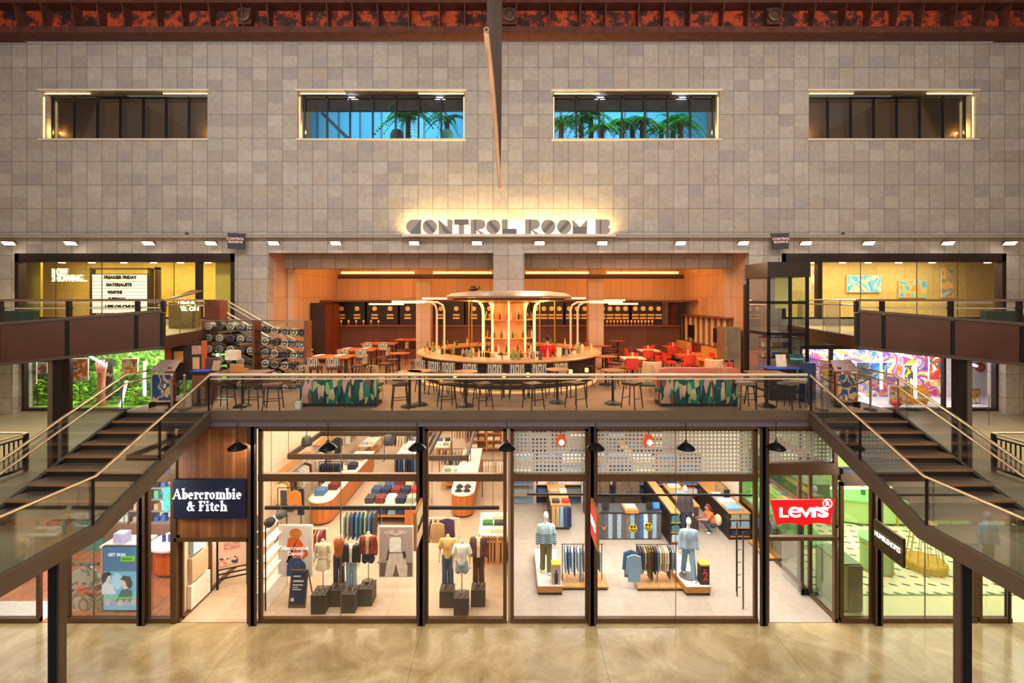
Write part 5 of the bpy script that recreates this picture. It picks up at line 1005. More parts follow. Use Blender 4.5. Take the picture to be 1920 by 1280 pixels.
# logo sign
t = thing('logo_sign', 'red batwing-shaped sign with white block lettering in the denim shop entrance glazing', 'sign', (X(1506, D), D - .1, Z(985, D))); Ys = D - .09
bx = lambda p: X(p, Ys); bz = lambda p: Z(p, Ys)
m = M().prism([(bx(1446), bz(937)), (bx(1566), bz(937)), (bx(1556), bz(985)), (bx(1549), bz(982)), (bx(1541), bz(980.5)), (bx(1532), bz(980.3)), (bx(1522), bz(981)), (bx(1514), bz(983)), (bx(1506), bz(985.5)), (bx(1498), bz(983)), (bx(1490), bz(981)), (bx(1480), bz(980.3)), (bx(1471), bz(980.5)), (bx(1463), bz(982)), (bx(1457), bz(985))], Ys, Ys + .06, 'y').go('batwing_panel', em(S(236, 8, 18), .95), t)
def fitted(ch, a, b_, z0_, z1_):
    vs, fs = text(ch, 1.0, .01, 'LEFT', .008 if ch == 'e' else .025); xs_, zs_ = [v[0] for v in vs], [v[2] for v in vs]; m = M()
    m.add([(a + (v[0] - min(xs_)) / (max(xs_) - min(xs_)) * (b_ - a), Ys - .012 + v[1], z0_ + (v[2] - min(zs_)) / (max(zs_) - min(zs_)) * (z1_ - z0_)) for v in vs], fs); m.go('lettering', em((1, 1, 1, 1), 1.0), t, flat=True)
for ch, a, b_, q0, q1 in (('L', 1461, 1478, 951, 969), ('e', 1477.5, 1501, 949.5, 969.3), ('V', 1498, 1523, 951, 969), ('I', 1521, 1529, 951, 969), ("'", 1530, 1534, 949.5, 957), ('s', 1533, 1553, 950, 969.3)): fitted(ch, bx(a), bx(b_), bz(q1), bz(q0))
m = M(); n = 24; c = (bx(1551), bz(943.5)); ro, ri = .135, .112
for k in range(n):
    a, b_ = 2 * PI * k / n, 2 * PI * (k + 1) / n; m.prism([(c[0] + ro * math.cos(a), c[1] + ro * math.sin(a)), (c[0] + ro * math.cos(b_), c[1] + ro * math.sin(b_)), (c[0] + ri * math.cos(b_), c[1] + ri * math.sin(b_)), (c[0] + ri * math.cos(a), c[1] + ri * math.sin(a))], Ys - .02, Ys - .005, 'y')
m.go('registered_ring', em((1, 1, 1, 1), 1.2), t); letters('registered_letter', 'R', (c[0], Ys - .012, c[1]), .19, em((1, 1, 1, 1), 1.2), t, .008, bold=.004)
# ================================================================== phone shop
for k, (p0, p1, q0, q1) in enumerate(((125, 192, 1052, 1162), (194, 258, 1026, 1143))):
    Y = 14.15; x0, x1, z1, z0 = X(p0, Y), X(p1, Y), Z(q0, Y), max(.03, Z(q1, Y)); w_, h_ = x1 - x0, z1 - z0; P_ = lambda L: [(x0 + a * w_, z0 + b * h_) for a, b in L]
    if k == 0:
        t = thing('window_graphic', 'black and white standing window graphic with red script lettering', 'graphic', (x0, Y, 0)); M().prism(P_([(0, 0), (1, 0), (1, .62), (.86, .78), (.62, .92), (.4, .86), (0, .72)]), Y, Y + .03, 'y').go('print', art([S(70, 72, 66), S(226, 226, 220), S(150, 152, 144), S(240, 240, 236), S(110, 112, 100), S(236, 236, 230)], 1.6, 3, 3.0), t)
        M().prism(P_([(0, .5), (0, .74), (.35, .86), (.5, .74), (.3, .6)]), Y - .006, Y, 'y').go('white_sleeve', WHITE, t); M().box(x0 + w_ * .2, x0 + w_ * .94, Y - .05, Y - .02, z0 + h_ * .93, z0 + h_ * 1.0).go('banner', pm(S(84, 82, 80), .5), t)
        letters('lettering', 'TAKE YOUR NEXT', (x0 + w_ * .57, Y - .06, z0 + h_ * .965), .1, WHITE, t, .003, width=w_ * .66); letters('lettering', 'Just', (x0 + w_ * .42, Y - .03, z0 + h_ * .5), .2, em(S(220, 40, 50), .8), t, .003, width=.3, shear=.25); letters('lettering', 'Accessories', (x0 + w_ * .6, Y - .03, z0 + h_ * .4), .2, em(S(220, 40, 50), .8), t, .003, width=.62, shear=.25)
        M().box(x0 + w_ * .62, x0 + w_ * .98, Y - .02, Y - .005, z0 + h_ * .06, z0 + h_ * .2).go('caption_plate', pm(S(206, 206, 180), .5), t)
    else:
        t = thing('digital_poster', 'blue backlit poster reading GET SKIN SMART in the phone shop window', 'poster', (x0, Y, 0)); BL = em(S(104, 190, 226), .8)
        M().box(x0 - .03, x1 + .03, Y, Y + .1, z0 - .03, z1 + .03).go('frame', BLACK, t); M().box(x0, x1, Y - .008, Y, z0, z1).go('screen', BL, t)
        M().box(x0, x1, Y - .012, Y - .008, z0 + h_ * .62, z1).go('screen_header', em(S(66, 120, 164), .8), t)
        letters('lettering', 'GET SKIN', (x0 + w_ * .4, Y - .016, z0 + h_ * .885), .12, em((1, 1, 1, 1), 1), t, .003, width=w_ * .5); M().box(x0 + w_ * .52, x0 + w_ * .92, Y - .02, Y - .012, z0 + h_ * .78, z0 + h_ * .86).go('green_tab', em(S(120, 206, 30), .9), t); letters('lettering', 'SMART', (x0 + w_ * .72, Y - .026, z0 + h_ * .82), .1, pm(S(20, 40, 30), .5), t, .003, width=w_ * .3)
        for q, (a, b_, sc_) in enumerate(((.12, .5, 1), (.66, .42, 1.15))):
            f_ = 1 if q == 0 else -1; P2 = lambda L: [(x0 + (a + f_ * u_ * .2 * sc_) * w_, z0 + (b_ + v_ * .13 * sc_) * h_) for u_, v_ in L]
            blob(t, 'figure_clothing', P2([(-.8, -1.9), (-.8, -.8), (-.2, -.4), (.6, -.7), (1.3, -1.9)]), Y, em(S(30, 110, 120) if q else S(226, 236, 240), .7), .014); blob(t, 'figure_face', [(x0 + (a + .1 * sc_ * math.cos(z_) * .9) * w_, z0 + (b_ + .075 * sc_ * math.sin(z_)) * h_) for z_ in [PI * j / 8 for j in range(16)]], Y, em(S(232, 206, 196), .8), .018); blob(t, 'figure_hair', P2([(-.9, .1), (-.6, .8), (.3, .9), (.7, .5), (.1, .35), (-.2, -.3), (-.7, -.5)]), Y, em(S(26, 50, 70), .6), .022)
        blob(t, 'dial_graphic', [(x0 + (.4 + .16 * math.cos(z_)) * w_, z0 + (.46 + .13 * math.sin(z_)) * h_) for z_ in [PI * j / 12 for j in range(24)]], Y, em(S(176, 220, 240), .8), .011)
        M().box(x0, x1, Y - .016, Y - .01, z0 + h_ * .185, z0 + h_ * .205).go('green_line', em(S(120, 206, 30), .9), t)
        for q in range(5): M().box(x0 + w_ * (.05 + q * .19), x0 + w_ * (.19 + q * .19), Y - .014, Y - .01, z0 + h_ * .07, z0 + h_ * .17).go('portrait_tile', em(S(*[(206, 190, 200), (176, 170, 190), (226, 200, 196), (196, 180, 200), (214, 196, 200)][q]), .7), t)
PX_ = lambda p, Y: X(p, Y)
Y = 15.9; t = thing('back_counter', 'white phone shop counter below lit product shelves', 'counter', (-12.5, Y, 0)); M().box(X(190, Y), X(262, Y), Y, Y + .7, 0, 1.0).go('body', WHITE, t); M().box(X(188, Y), X(264, Y), Y - .05, Y + .75, 1.0, 1.06).go('top', WHITE, t)
Y = 17.6; xa, xb = X(200, Y), X(322, Y); t = thing('product_shelving', 'bright lit wall of product shelves at the back of the phone shop', 'shelving', ((xa + xb) / 2, Y, 0)); M().box(xa, xb, Y + .45, Y + .5, .95, 4.2).go('light_panel', em((1, .98, .93, 1), .75), t)
for q in range(6): M().box(xa, xb, Y, Y + .45, 1.0 + q * .42, 1.04 + q * .42).go('shelf', pm(S(160, 150, 140), .5), t)
M().box(xa, xb, Y - .05, Y + .5, .0, 1.0).go('base_cabinet', pm(S(150, 120, 100), .6), t)
for q in range(4): M().box(xa + q * (xb - xa) / 3 - .03, xa + q * (xb - xa) / 3 + .03, Y, Y + .45, 1.0, 3.4).go('divider', pm(S(120, 110, 104), .5), t)
for k in range(40):
    q, e = k // 8, k % 8; x = xa + .2 + e * (xb - xa - .3) / 8 + random.uniform(-.03, .03); c = rc([(240, 236, 230), (120, 110, 190), (226, 190, 150), (90, 120, 200), (120, 200, 150), (230, 120, 90), (60, 60, 66), (240, 236, 230)])
    o = M().box(x - .08, x + .08, Y + .08, Y + .25, 1.04 + q * .42, 1.04 + q * .42 + random.uniform(.14, .3)).go('product_box', pm(S(*c), .5)); tag(o, 'small product box on the lit phone shop wall, %s shelf, %s along' % (ORD[q], ORD[e]), 'box', 'product boxes')
tag(M().box(X(212, 16), X(233, 16), 16.0, 16.3, 1.06, 1.4).go('lilac_machine', pm(S(196, 196, 232), .4)), 'pale lilac machine on the white phone shop counter', 'machine')
tag(M().box(X(306, 17.2), X(321, 17.2), 17.2, 17.26, 1.6, 2.45).go('neon_light_sign', art([S(230, 30, 220), S(60, 220, 120), S(80, 200, 230), S(180, 40, 230)], 3, 2, 1, emit=1.2)), 'magenta and green neon panel beside the phone shop shelves', 'panel')
Yc = 15.2; tag(M().box(X(228, Yc), X(262, Yc), Yc, Yc + .4, Z(942, Yc), Z(938, Yc)).go('ceiling_light', em((1, 1, 1, 1), 7)), 'bright white flat ceiling light in the phone shop', 'light')
st('floor_white_strip', M().box(-24, X(74, D), D + .02, 14.65, .004, .008), pm(S(232, 228, 214), .4))
x, y = G(306, 1086); t = thing('drum_counter', 'round orange-slatted counter with white top in the phone shop', 'counter', (x, y + .7, 0))
M().lathe([(.62, 0), (.62, .12)], (x, y + .7, 0), 24).go('plinth', pm(S(120, 116, 112), .5), t); M().lathe([(.7, .12), (.7, .88)], (x, y + .7, 0), 28).go('slatted_drum', tile('orange_slats', [S(226, 96, 30), S(240, 116, 44)], .09, 9, (0, 0), .012, line=.5, every=1), t); M().lathe([(.78, .88), (.82, .92), (.82, .98), (0, .98)], (x, y + .7, 0), 28).go('top', WHITE, t)
for k in range(4): tag(M().box(x - .4 + k * .2, x - .32 + k * .2, y + .5, y + .58, .98, 1.22).go('phone_display', pm(S(*[(40, 60, 130), (50, 90, 180), (30, 40, 90), (220, 224, 230)][k]), .3)), '%s phone on display on the orange drum counter' % ['indigo', 'blue', 'navy', 'white'][k], 'phone')
t = thing('teal_curtain_panel', 'pale teal ribbed panel behind the stair landing in the phone shop', 'panel', (-15.4, 17, 0)); M().box(-16.4, -14.9, 17.6, 17.65, .0, 2.6).go('ribbed_sheet', tile('teal_ribs', [S(96, 176, 160), S(112, 190, 176)], .3, 9, (0, 0), .02, line=.7, every=1), t)
# ================================================================== green shop
GR = pm(S(168, 200, 122), .5, 0, .05, 2, name='pale_green_paint'); GRD = pm(S(104, 136, 74), .5, 0, .05, name='sage_paint'); BRS = pm(S(206, 166, 60), .35, .7, .08, name='brass')
FT, nt, bs = newmat('dash_tiles'); ge = N(nt, 'ShaderNodeNewGeometry'); sp = N(nt, 'ShaderNodeSeparateXYZ'); nt.links.new(ge.outputs['Position'], sp.inputs[0])
row = mth(nt, 'DIVIDE', sp.outputs[1], .45); sh = mth(nt, 'MULTIPLY', mth(nt, 'FRACT', mth(nt, 'MULTIPLY', mth(nt, 'FLOOR', row), .5)), 1.0)
uu = mth(nt, 'FRACT', mth(nt, 'ADD', mth(nt, 'DIVIDE', sp.outputs[0], .42), sh)); vv = mth(nt, 'FRACT', row)
vv2 = mth(nt, 'ADD', vv, mth(nt, 'MULTIPLY', uu, .45))
mk = mth(nt, 'MULTIPLY', mth(nt, 'MULTIPLY', mth(nt, 'GREATER_THAN', uu, .2), mth(nt, 'LESS_THAN', uu, .66)), mth(nt, 'MULTIPLY', mth(nt, 'GREATER_THAN', vv2, .5), mth(nt, 'LESS_THAN', vv2, .72)))
nt.links.new(mixc(nt, mk, S(238, 236, 190), S(44, 70, 50)), bs.inputs['Base Color']); bs.inputs['Roughness'].default_value = .3
tag(M().box(9.5, 22, 15.0, 23.5, .004, .012).go('patterned_rug', FT), 'pale floor covering with rows of dark green dashes in the green shop', 'floor covering'); tag(M().box(9.5, 22, 14.92, 15.0, .004, .014).go('edging_strip', GRD), 'dark green edging strip before the dashed floor', 'strip')
x = X(1612, 14.5); t = thing('tall_cabinet', 'tall narrow sage cabinet inside the slim green shop window', 'cabinet', (10.2, 14.2, 0)); M().box(9.75, 10.35, 14.15, 15.3, 0, 1.42).go('carcass', GRD, t); M().box(9.72, 10.0, 14.13, 15.25, .06, 1.36).go('door', GR, t); M().box(9.95, 10.37, 14.1, 14.16, .04, 1.38).go('side_panel', pm(S(120, 116, 84), .5), t)
t = thing('round_kiosk', 'round-ended green drum kiosk with brass ring in the green shop', 'kiosk', (11.0, 15.8, 0)); c = (X(1652, 16.2), 16.4, 0)
M().lathe([(.5, 0), (.5, .05)], c, 26).go('plinth', BRS, t); M().lathe([(.47, .05), (.47, 1.02)], c, 26).go('drum', GR, t); M().lathe([(.485, .86), (.495, .88), (.485, .9)], c, 26).go('brass_ring', BRS, t); M().lathe([(.47, 1.02), (.53, 1.05), (.53, 1.1), (0, 1.1)], c, 26).go('top', pm(S(130, 206, 110), .3), t)
M().tube([(c[0] + .2, 16.4 - .44, .05), (c[0] + .2, 16.4 - .44, .9)], .012, 6).go('brass_strip', BRS, t); tag(M().cb((c[0], 16.3, 1.2), (.36, .22, .02), rx=.4).go('menu_tablet', WHITE), 'white slanted tablet on the green drum kiosk', 'tablet')
t = thing('long_counter', 'long pale green counter with brass legs along the glazed side of the green shop', 'counter', (10.2, 18, 0)); M().add([(9.6, 15.9, 1.0), (10.6, 15.9, 1.0), (11.6, 22, 1.0), (9.6, 22, 1.0), (9.6, 15.9, 1.08), (10.6, 15.9, 1.08), (11.6, 22, 1.08), (9.6, 22, 1.08)], [(0, 1, 2, 3), (4, 5, 6, 7), (0, 1, 5, 4), (1, 2, 6, 5), (2, 3, 7, 6), (3, 0, 4, 7)]).go('top', pm(S(120, 200, 100), .3), t)
for q in ((9.7, 16), (10.5, 16), (11.4, 21.8)): M().tube([(*q, 0), (*q, 1.0)], .03, 8).go('leg', BRS, t)
M().box(9.6, 10.3, 17, 22, .1, .9).go('under_cabinet', pm(S(150, 130, 70), .5, .3, .3, 3), t)
t = thing('curved_counter', 'long pale green panelled counter across the back of the green shop', 'counter', (15, 20, 0)); M().prism([(13.0, 20.4), (13.5, 19.8), (14.4, 19.5), (19.5, 19.5), (19.5, 20.6), (13.0, 20.6)], .1, 1.0, 'z').go('body', GR, t); M().prism([(12.9, 20.4), (13.4, 19.72), (14.4, 19.4), (19.6, 19.4), (19.6, 20.7), (12.9, 20.7)], 1.0, 1.06, 'z').go('top', pm(S(130, 206, 110), .3), t)
for q in range(5): M().box(14.6 + q * 1.1, 14.66 + q * 1.1, 19.46, 19.52, 0, 1.0).go('brass_rib', BRS, t)
for k in range(6): tag(M().lathe([(.08, 0), (.09, .2), (.03, .26), (.03, .34), (0, .34)], (14.8 + k * .8, 20.1, 1.06), 12).go('glass_jar', pm(S(*[(60, 110, 80), (206, 190, 120), (90, 140, 90), (220, 160, 120), (60, 90, 70), (230, 220, 180)][k]), .25)), 'small jar on the curved green counter, %s along' % ORD[k], 'jar', 'jars on the curved counter')
x, y = G(1758, 1080); t = thing('wire_stand', 'golden wire display stand with round base on the dashed floor', 'display stand', (x, y + .5, 0))
M().lathe([(.6, 0), (.62, .25), (.58, .3), (0, .3)], (x, y + .5, 0), 26).go('base', pm(S(206, 166, 40), .5, .2, .2, 12), t)
for q in range(12):
    a = 2 * PI * q / 12; M().tube([(x + .52 * math.cos(a), y + .5 + .52 * math.sin(a), .3), (x + .34 * math.cos(a), y + .5 + .34 * math.sin(a), 1.5)], .012, 5).go('wire', BRS, t)
M().lathe([(.34, 1.5), (.36, 1.52), (.34, 1.54)], (x, y + .5, 0), 24).go('top_ring', BRS, t)
t = thing('hanging_cabinet', 'sage hanging cabinet with glowing lower edge above the green counter', 'cabinet', (10.3, 16.5, 2.2)); M().box(9.6, 10.4, 15.6, 19.5, 2.35, 3.2).go('body', GRD, t); M().box(9.6, 10.45, 15.55, 15.62, 2.3, 2.36).go('light_strip', em((.85, 1, .8, 1), 4), t); M().box(10.42, 10.46, 15.6, 19.5, 2.3, 2.36).go('light_strip', em((.85, 1, .8, 1), 4), t)
t = thing('light_rail', 'long pale glowing rail crossing the green shop', 'light', (14, 17.5, 2.35)); M().box(10.5, 18, 17.5, 17.56, 2.3, 2.36).go('tube', em((.85, 1, .8, 1), 2.5), t)
for q in (11, 14.5, 17.5): M().tube([(q, 17.53, 2.36), (q, 17.53, 5.7)], .01, 5).go('cable', DKB, t)
xs_ = X(1650, 13.3); t = thing('blade_sign', 'dark bronze blade sign with glowing strip lettering at the green shop', 'sign', (xs_, 12.8, 2.8)); p0, p1 = (X(1643, 13.4), 13.5), (X(1696, 12.3), 12.35)
M().add([(p0[0], p0[1], 2.3), (p1[0], p1[1], 2.3), (p1[0], p1[1], 3.05), (p0[0], p0[1], 3.05), (p0[0] + .07, p0[1], 2.3), (p1[0] + .07, p1[1], 2.3), (p1[0] + .07, p1[1], 3.05), (p0[0] + .07, p0[1], 3.05)], [(0, 1, 2, 3), (4, 5, 6, 7), (0, 1, 5, 4), (1, 2, 6, 5), (2, 3, 7, 6), (3, 0, 4, 7)]).go('panel', pm(S(92, 70, 50), .45, .4), t)
az = math.atan2(p1[1] - p0[1], p1[0] - p0[0]); letters('lettering', 'HUMBLEHOPES', ((p0[0] + p1[0]) / 2 - .035, (p0[1] + p1[1]) / 2 - .02, 2.7), .2, em((1, .94, .78, 1), 1.3), t, .006, az, width=1.0)
dr = thing('glass_door', 'tall glass door with dark pull handles at the end of the green shop', 'door', (13.6, 13.4, 0)); M().tube([(X(1885, 13.4), 13.4, .35), (X(1885, 13.4), 13.4, 2.2)], .02, 6).go('handle', BLACK, dr); M().tube([(X(1893, 13.4), 13.42, .15), (X(1893, 13.4), 13.42, 2.6)], .025, 6).go('door_stile', DARK, dr)
# ---------------- shop light
WARM = (1, .84, .64)
area('shop_lamp', (-6.3, 16.2, 5.6), 5.6, 350, WARM, sy=3.6); area('window_lamp', (-4.2, 14.0, 5.35), 6.2, 270, WARM, (.42, 0, 0), .5); area('window_lamp', (-1.5, 14.0, 5.35), 2.4, 90, WARM, (.42, 0, 0), .5); area('shop_lamp', (-1.8, 16.2, 5.6), 2.8, 230, WARM, sy=3.6); area('shop_lamp', (-4.8, 23, 5.6), 8.5, 930, WARM, sy=8); area('shop_lamp', (-4.8, 31, 5.6), 8.5, 480, WARM, sy=5)
NEU = (1, .93, .84)
area('shop_lamp', (4.6, 16.2, 5.6), 8.4, 520, NEU, sy=3.6); area('window_lamp', (4.6, 14.7, 5.3), 8.0, 270, NEU, (.42, 0, 0), .5); area('shop_lamp', (4.6, 23, 5.6), 8.4, 820, NEU, sy=8); area('shop_lamp', (4.6, 31, 5.6), 8.4, 250, (.8, .88, 1), sy=5)
area('shop_lamp', (-16, 18, 4.3), 11, 650, (1, .95, .9), sy=8); area('window_lamp', (-12.5, 13.95, 4.25), 5, 190, (1, .95, .9), (.5, 0, 0), .4); area('shop_lamp', (15, 18.3, 4.3), 10, 880, (.98, 1, .76), sy=8)
area('entrance_lamp', (-8.6, 15, 3.6), 1.2, 90, WARM, sy=2); area('entrance_lamp', (8.2, 15, 3.9), 1.2, 60, NEU, sy=2)
# ================================================================== restaurant shell
BW = 27.2
st('wall_restaurant_left', M().box(OPX0 - .2, OPX0, W + .45, BW, ZT, 12.6), STONEO); st('wall_restaurant_right', M().box(OPX1, OPX1 + .2, W + .45, BW, ZT, 12.6), STONEO)
st('wall_restaurant_back', M().box(OPX0, OPX1, BW, BW + .2, ZT, 12.6), STONEO); st('ceiling_restaurant', M().box(OPX0, OPX1, W + .3, BW, 12.5, 12.7), pm(S(150, 110, 80), .8))
st('beam_inner', M().box(OPX0, OPX1, 21.0, 21.5, Z(503, 21.0), 12.5), STONE); st('beam_soffit', M().box(OPX0, OPX1, W + .45, 21.0, 11.5, 11.6), pm(S(190, 150, 120), .8))
st('column_centre', M().box(X(925, W), X(983, W), W + .001, W + 1.0, 9.42, 11.5), STONE)
for k, (p0, p1) in enumerate(((780, 807), (1104, 1132))): st('column_inner_%d' % (k + 1), M().box(X(p0, 23.6), X(p1, 23.6), 23.6, 24.3, ZT, 12.5), STONEO)
for k, (p0, p1) in enumerate(((539, 549), (1362, 1371))): st('trim_pilaster_%d' % (k + 1), M().box(X(p0, 21.2), X(p1, 21.2), 21.2, 21.6, ZT, 12.5), STONEO)
t = thing('lighting_pipe', 'long dark pipe with glowing uplights under the inner stone beam', 'pipe light', (0, 22.6, 10.3)); Y = 22.6
M().tube([(X(634, Y), Y, Z(518, Y)), (X(1281, Y), Y, Z(518, Y))], .11, 10).go('pipe', pm(S(84, 60, 46), .5, .4), t)
for a, b_ in ((640, 776), (812, 922), (986, 1104), (1138, 1272)):
    M().box(X(a, Y), X(b_, Y), Y - .03, Y + .1, Z(513, Y), Z(509, Y)).go('uplight', em((1, .5, .16, 1), 2.4), t)
for a in (640, 700, 766, 840, 915, 990, 1040, 1105, 1165, 1220, 1270): M().tube([(X(a, Y), Y, Z(518, Y)), (X(a, Y), Y, 12.4)], .015, 5).go('hanger', DKB, t)
# ------------------------------------------------------------------ bar
CX, CY = X(954, W), 19.4
t = thing('round_bar', 'large round bar with dark slatted front and glowing pale top', 'bar', (CX, CY, ZT))
M().lathe([(3.45, .12), (3.45, .95), (3.55, 1.0)], (CX, CY, ZT), 64, cap=False).go('front_panel', tile('dark_slats', [S(58, 34, 24), S(72, 42, 28), S(50, 30, 22)], .3, 9, (0, 0), .02, line=.3, every=1), t)
M().lathe([(2.75, 1.0), (3.62, 1.0), (3.66, 1.05), (3.62, 1.1), (2.75, 1.1), (2.75, 1.0)], (CX, CY, ZT), 64, cap=False).go('counter_top', pm(S(206, 150, 104), .3, 0, .08, 3), t)
M().lathe([(2.8, .0), (2.8, 1.0)], (CX, CY, ZT), 48, cap=False).go('inner_wall', pm(S(80, 50, 34), .6), t)
M().lathe([(3.42, .0), (3.5, .0), (3.5, .03), (3.42, .12)], (CX, CY, ZT), 64, cap=False).go('base_glow_strip', em((1, .5, .16, 1), .7), t)
M().lathe([(3.66, .3), (3.68, .32), (3.66, .34), (3.64, .32), (3.66, .3)], (CX, CY, ZT), 64, cap=False).go('foot_rail', BRS, t)
t = thing('bar_canopy', 'wide shallow grey canopy over the round bar', 'canopy', (CX, CY, 9.3))
M().lathe([(.62, .22), (1.6, .2), (2.3, .12), (2.52, .0), (2.5, -.06), (2.2, -.1), (1.2, -.12)], (CX, CY, 9.34), 56, cap=False).go('dome', pm(S(170, 150, 132), .4, .4, .15, 3), t)
M().lathe([(2.2, -.1), (2.3, -.16), (1.3, -.24), (1.1, -.14)], (CX, CY, 9.34), 56, cap=False).go('underside', pm(S(206, 150, 90), .4, .2), t)
for k in range(4):
    a = PI / 4 + .12 + PI * k / 2; M().tube([(CX + 2.2 * math.cos(a), CY + 2.2 * math.sin(a), ZT + 1.1), (CX + 2.2 * math.cos(a), CY + 2.2 * math.sin(a), 9.25)], .022, 8).go('support_post', BRS, t)
c = (X(887, 19), 19.0, 9.62); m = M().ball(c, .2, .2, .08, 12, 8).ball((c[0], c[1], c[2] + .09), .12, .12, .06); m.tube([(c[0] + .15, c[1], c[2]), (c[0] + .28, c[1], c[2] + .05), (c[0] + .2, c[1], c[2] + .12)], .03, 6); tag(m.go('rusty_valve', RUST2), 'rust-brown lump of old fittings lying on the bar canopy', 'fitting')
t = thing('back_bar', 'glowing amber drum of bottle shelves in the centre of the round bar', 'bar shelving', (CX, CY, ZT))
M().lathe([(1.15, 0), (1.15, .6)], (CX, CY, ZT), 40).go('plinth', pm(S(110, 64, 36), .5), t); M().lathe([(.62, .6), (.62, 2.98)], (CX, CY, ZT), 32).go('core', pm(S(236, 170, 110), .5, 0, .06, 2), t)
for q in (.62, 1.05, 1.6, 2.32): M().lathe([(.6, q), (1.06, q), (1.06, q + .03), (.6, q + .03)], (CX, CY, ZT), 40).go('shelf_ring', pm(S(240, 176, 96), .3), t)
for k in range(10):
    a = -PI / 2 + 2 * PI * k / 10; ca, sa = math.cos(a), math.sin(a)
    pr = [(1.08, .72), (1.08, 2.5), (1.1, 2.75), (1.15, 2.9), (1.24, 2.99)] if k else [(1.08, .55), (1.08, 2.9), (1.09, 2.99)]
    M().tube([(CX + r_ * ca, CY + r_ * sa, ZT + z_) for r_, z_ in pr], .036, 8).go('neon_tube', em((1, .5, .13, 1), 3.6), t)
BT = [(90, 50, 24), (200, 130, 50), (60, 84, 40), (220, 200, 170), (160, 60, 30), (120, 90, 50)]
bp_ = None
for q, zz in enumerate((.65, 1.08, 1.63, 2.35)):
    for k in range(12):
        a = -PI + PI * (k + .5) / 12; a += .04 * ((k * 7 + q * 3) % 5 - 2)
        lb = 'small bottle on the %s shelf ring of the amber bar drum, %s along' % (ORD[q], ORD[k])
        if bp_ is None: bp_ = M().lathe([(.038, 0), (.042, .02), (.042, .17), (.015, .23), (.015, .3), (0, .3)], (0, 0, 0), 8).go('bottle', pm(S(*BT[0]), .2)); o = tag(bp_, lb, 'bottle', 'bottles on the bar drum')
        else:
            o = dup(bp_, label=lb); recolor(o, pm(S(*BT[(k * 5 + q) % 6]), .2))
        o.location = (CX + .92 * math.cos(a), CY + .92 * math.sin(a), ZT + zz)
M().lathe([(1.3, .0), (1.75, .0), (1.75, .86), (1.8, .9), (1.3, .9)], (CX, CY, ZT), 40, cap=False).go('work_counter', pm(S(150, 96, 56), .4), t)
kinds_ = [('bottle', [(.036, 0), (.04, .02), (.04, .18), (.015, .25), (.015, .33), (0, .33)]), ('tumbler', [(.035, 0), (.045, .12), (0, .12)]), ('wine_glass', [(.04, 0), (.01, .02), (.01, .1), (.05, .16), (.045, .25), (0, .25)]), ('canister', [(.06, 0), (.06, .2), (.03, .22), (0, .22)])]
pk_ = {}
for ring, (rad, z_, n_, nm, off) in enumerate(((1.55, .9, 26, 'work counter round the amber drum', 0), (2.95, 1.1, 30, 'inner edge of the round bar', .1), (3.3, 1.1, 26, 'outer round bar top', .2))):
    for k in range(n_):
        a = -PI * 1.02 + 2 * PI * (k + off) / n_
        if ring == 2 and -2.5 < a < -.65: continue
        kd, pr = kinds_[(k * 7 + ring * 2) % 4]; lb = '%s on the %s, %s round from the kitchen side' % (kd.replace('_', ' '), nm, ORD[k % 20] if k < 20 else 'twenty-' + ORD[k - 20])
        if kd not in pk_: pk_[kd] = o = tag(M().lathe(pr, (0, 0, 0), 10).go(kd, pm(S(*BT[0]), .2)), lb, kd.replace('_', ' '), 'things standing on the bar')
        else: o = dup(pk_[kd], label=lb)
        recolor(o, pm(S(*(BT + [(236, 220, 190), (226, 180, 120)])[(k * 3 + ring) % 8]), .2)); o.location = (CX + rad * math.cos(a), CY + rad * math.sin(a), ZT + z_)
# arched lamp pipes
for k, (px, sx) in enumerate(((819, 1), (833, 1), (1070, -1), (1083, -1))):
    x = X(px, 18.2); t = thing('arched_lamp', 'pale arched pipe lamp rising from the bar counter, %s' % ['outer one on the stair rack side', 'inner one on the stair rack side', 'inner one on the sofa side', 'outer one on the sofa side'][k], 'lamp', (x, 18.2, ZT + 1.1))
    M().tube([(x, 18.2, ZT + 1.1), (x, 18.2, 8.8), (x - sx * .06, 18.2, 9.0), (x - sx * .25, 18.2, 9.1), (x - sx * .7, 18.2, 9.12)], .04, 8).go('pipe', pm(S(236, 206, 160), .4), t); M().tube([(x - sx * .7, 18.2, 9.12), (x - sx * 1.7, 18.2, 9.12)], .05, 8).go('light_tube', em((1, .7, .36, 1), 1.5), t)
for k, (p0, p1, py, Y) in enumerate(((692, 757, 570, 23), (735, 778, 565, 25), (792, 838, 559.5, 22), (1072, 1098, 559, 22), (1126, 1172, 563, 25), (1141, 1196, 569.5, 23))):
    tag(M().tube([(X(p0, Y), Y, Z(py, Y)), (X(p1, Y), Y, Z(py, Y))], .04, 8).go('linear_lamp', em((1, .6, .26, 1), 2.6)), 'glowing warm horizontal tube lamp in the restaurant, %s from the stair rack side' % ORD[k], 'lamp', 'linear lamps')
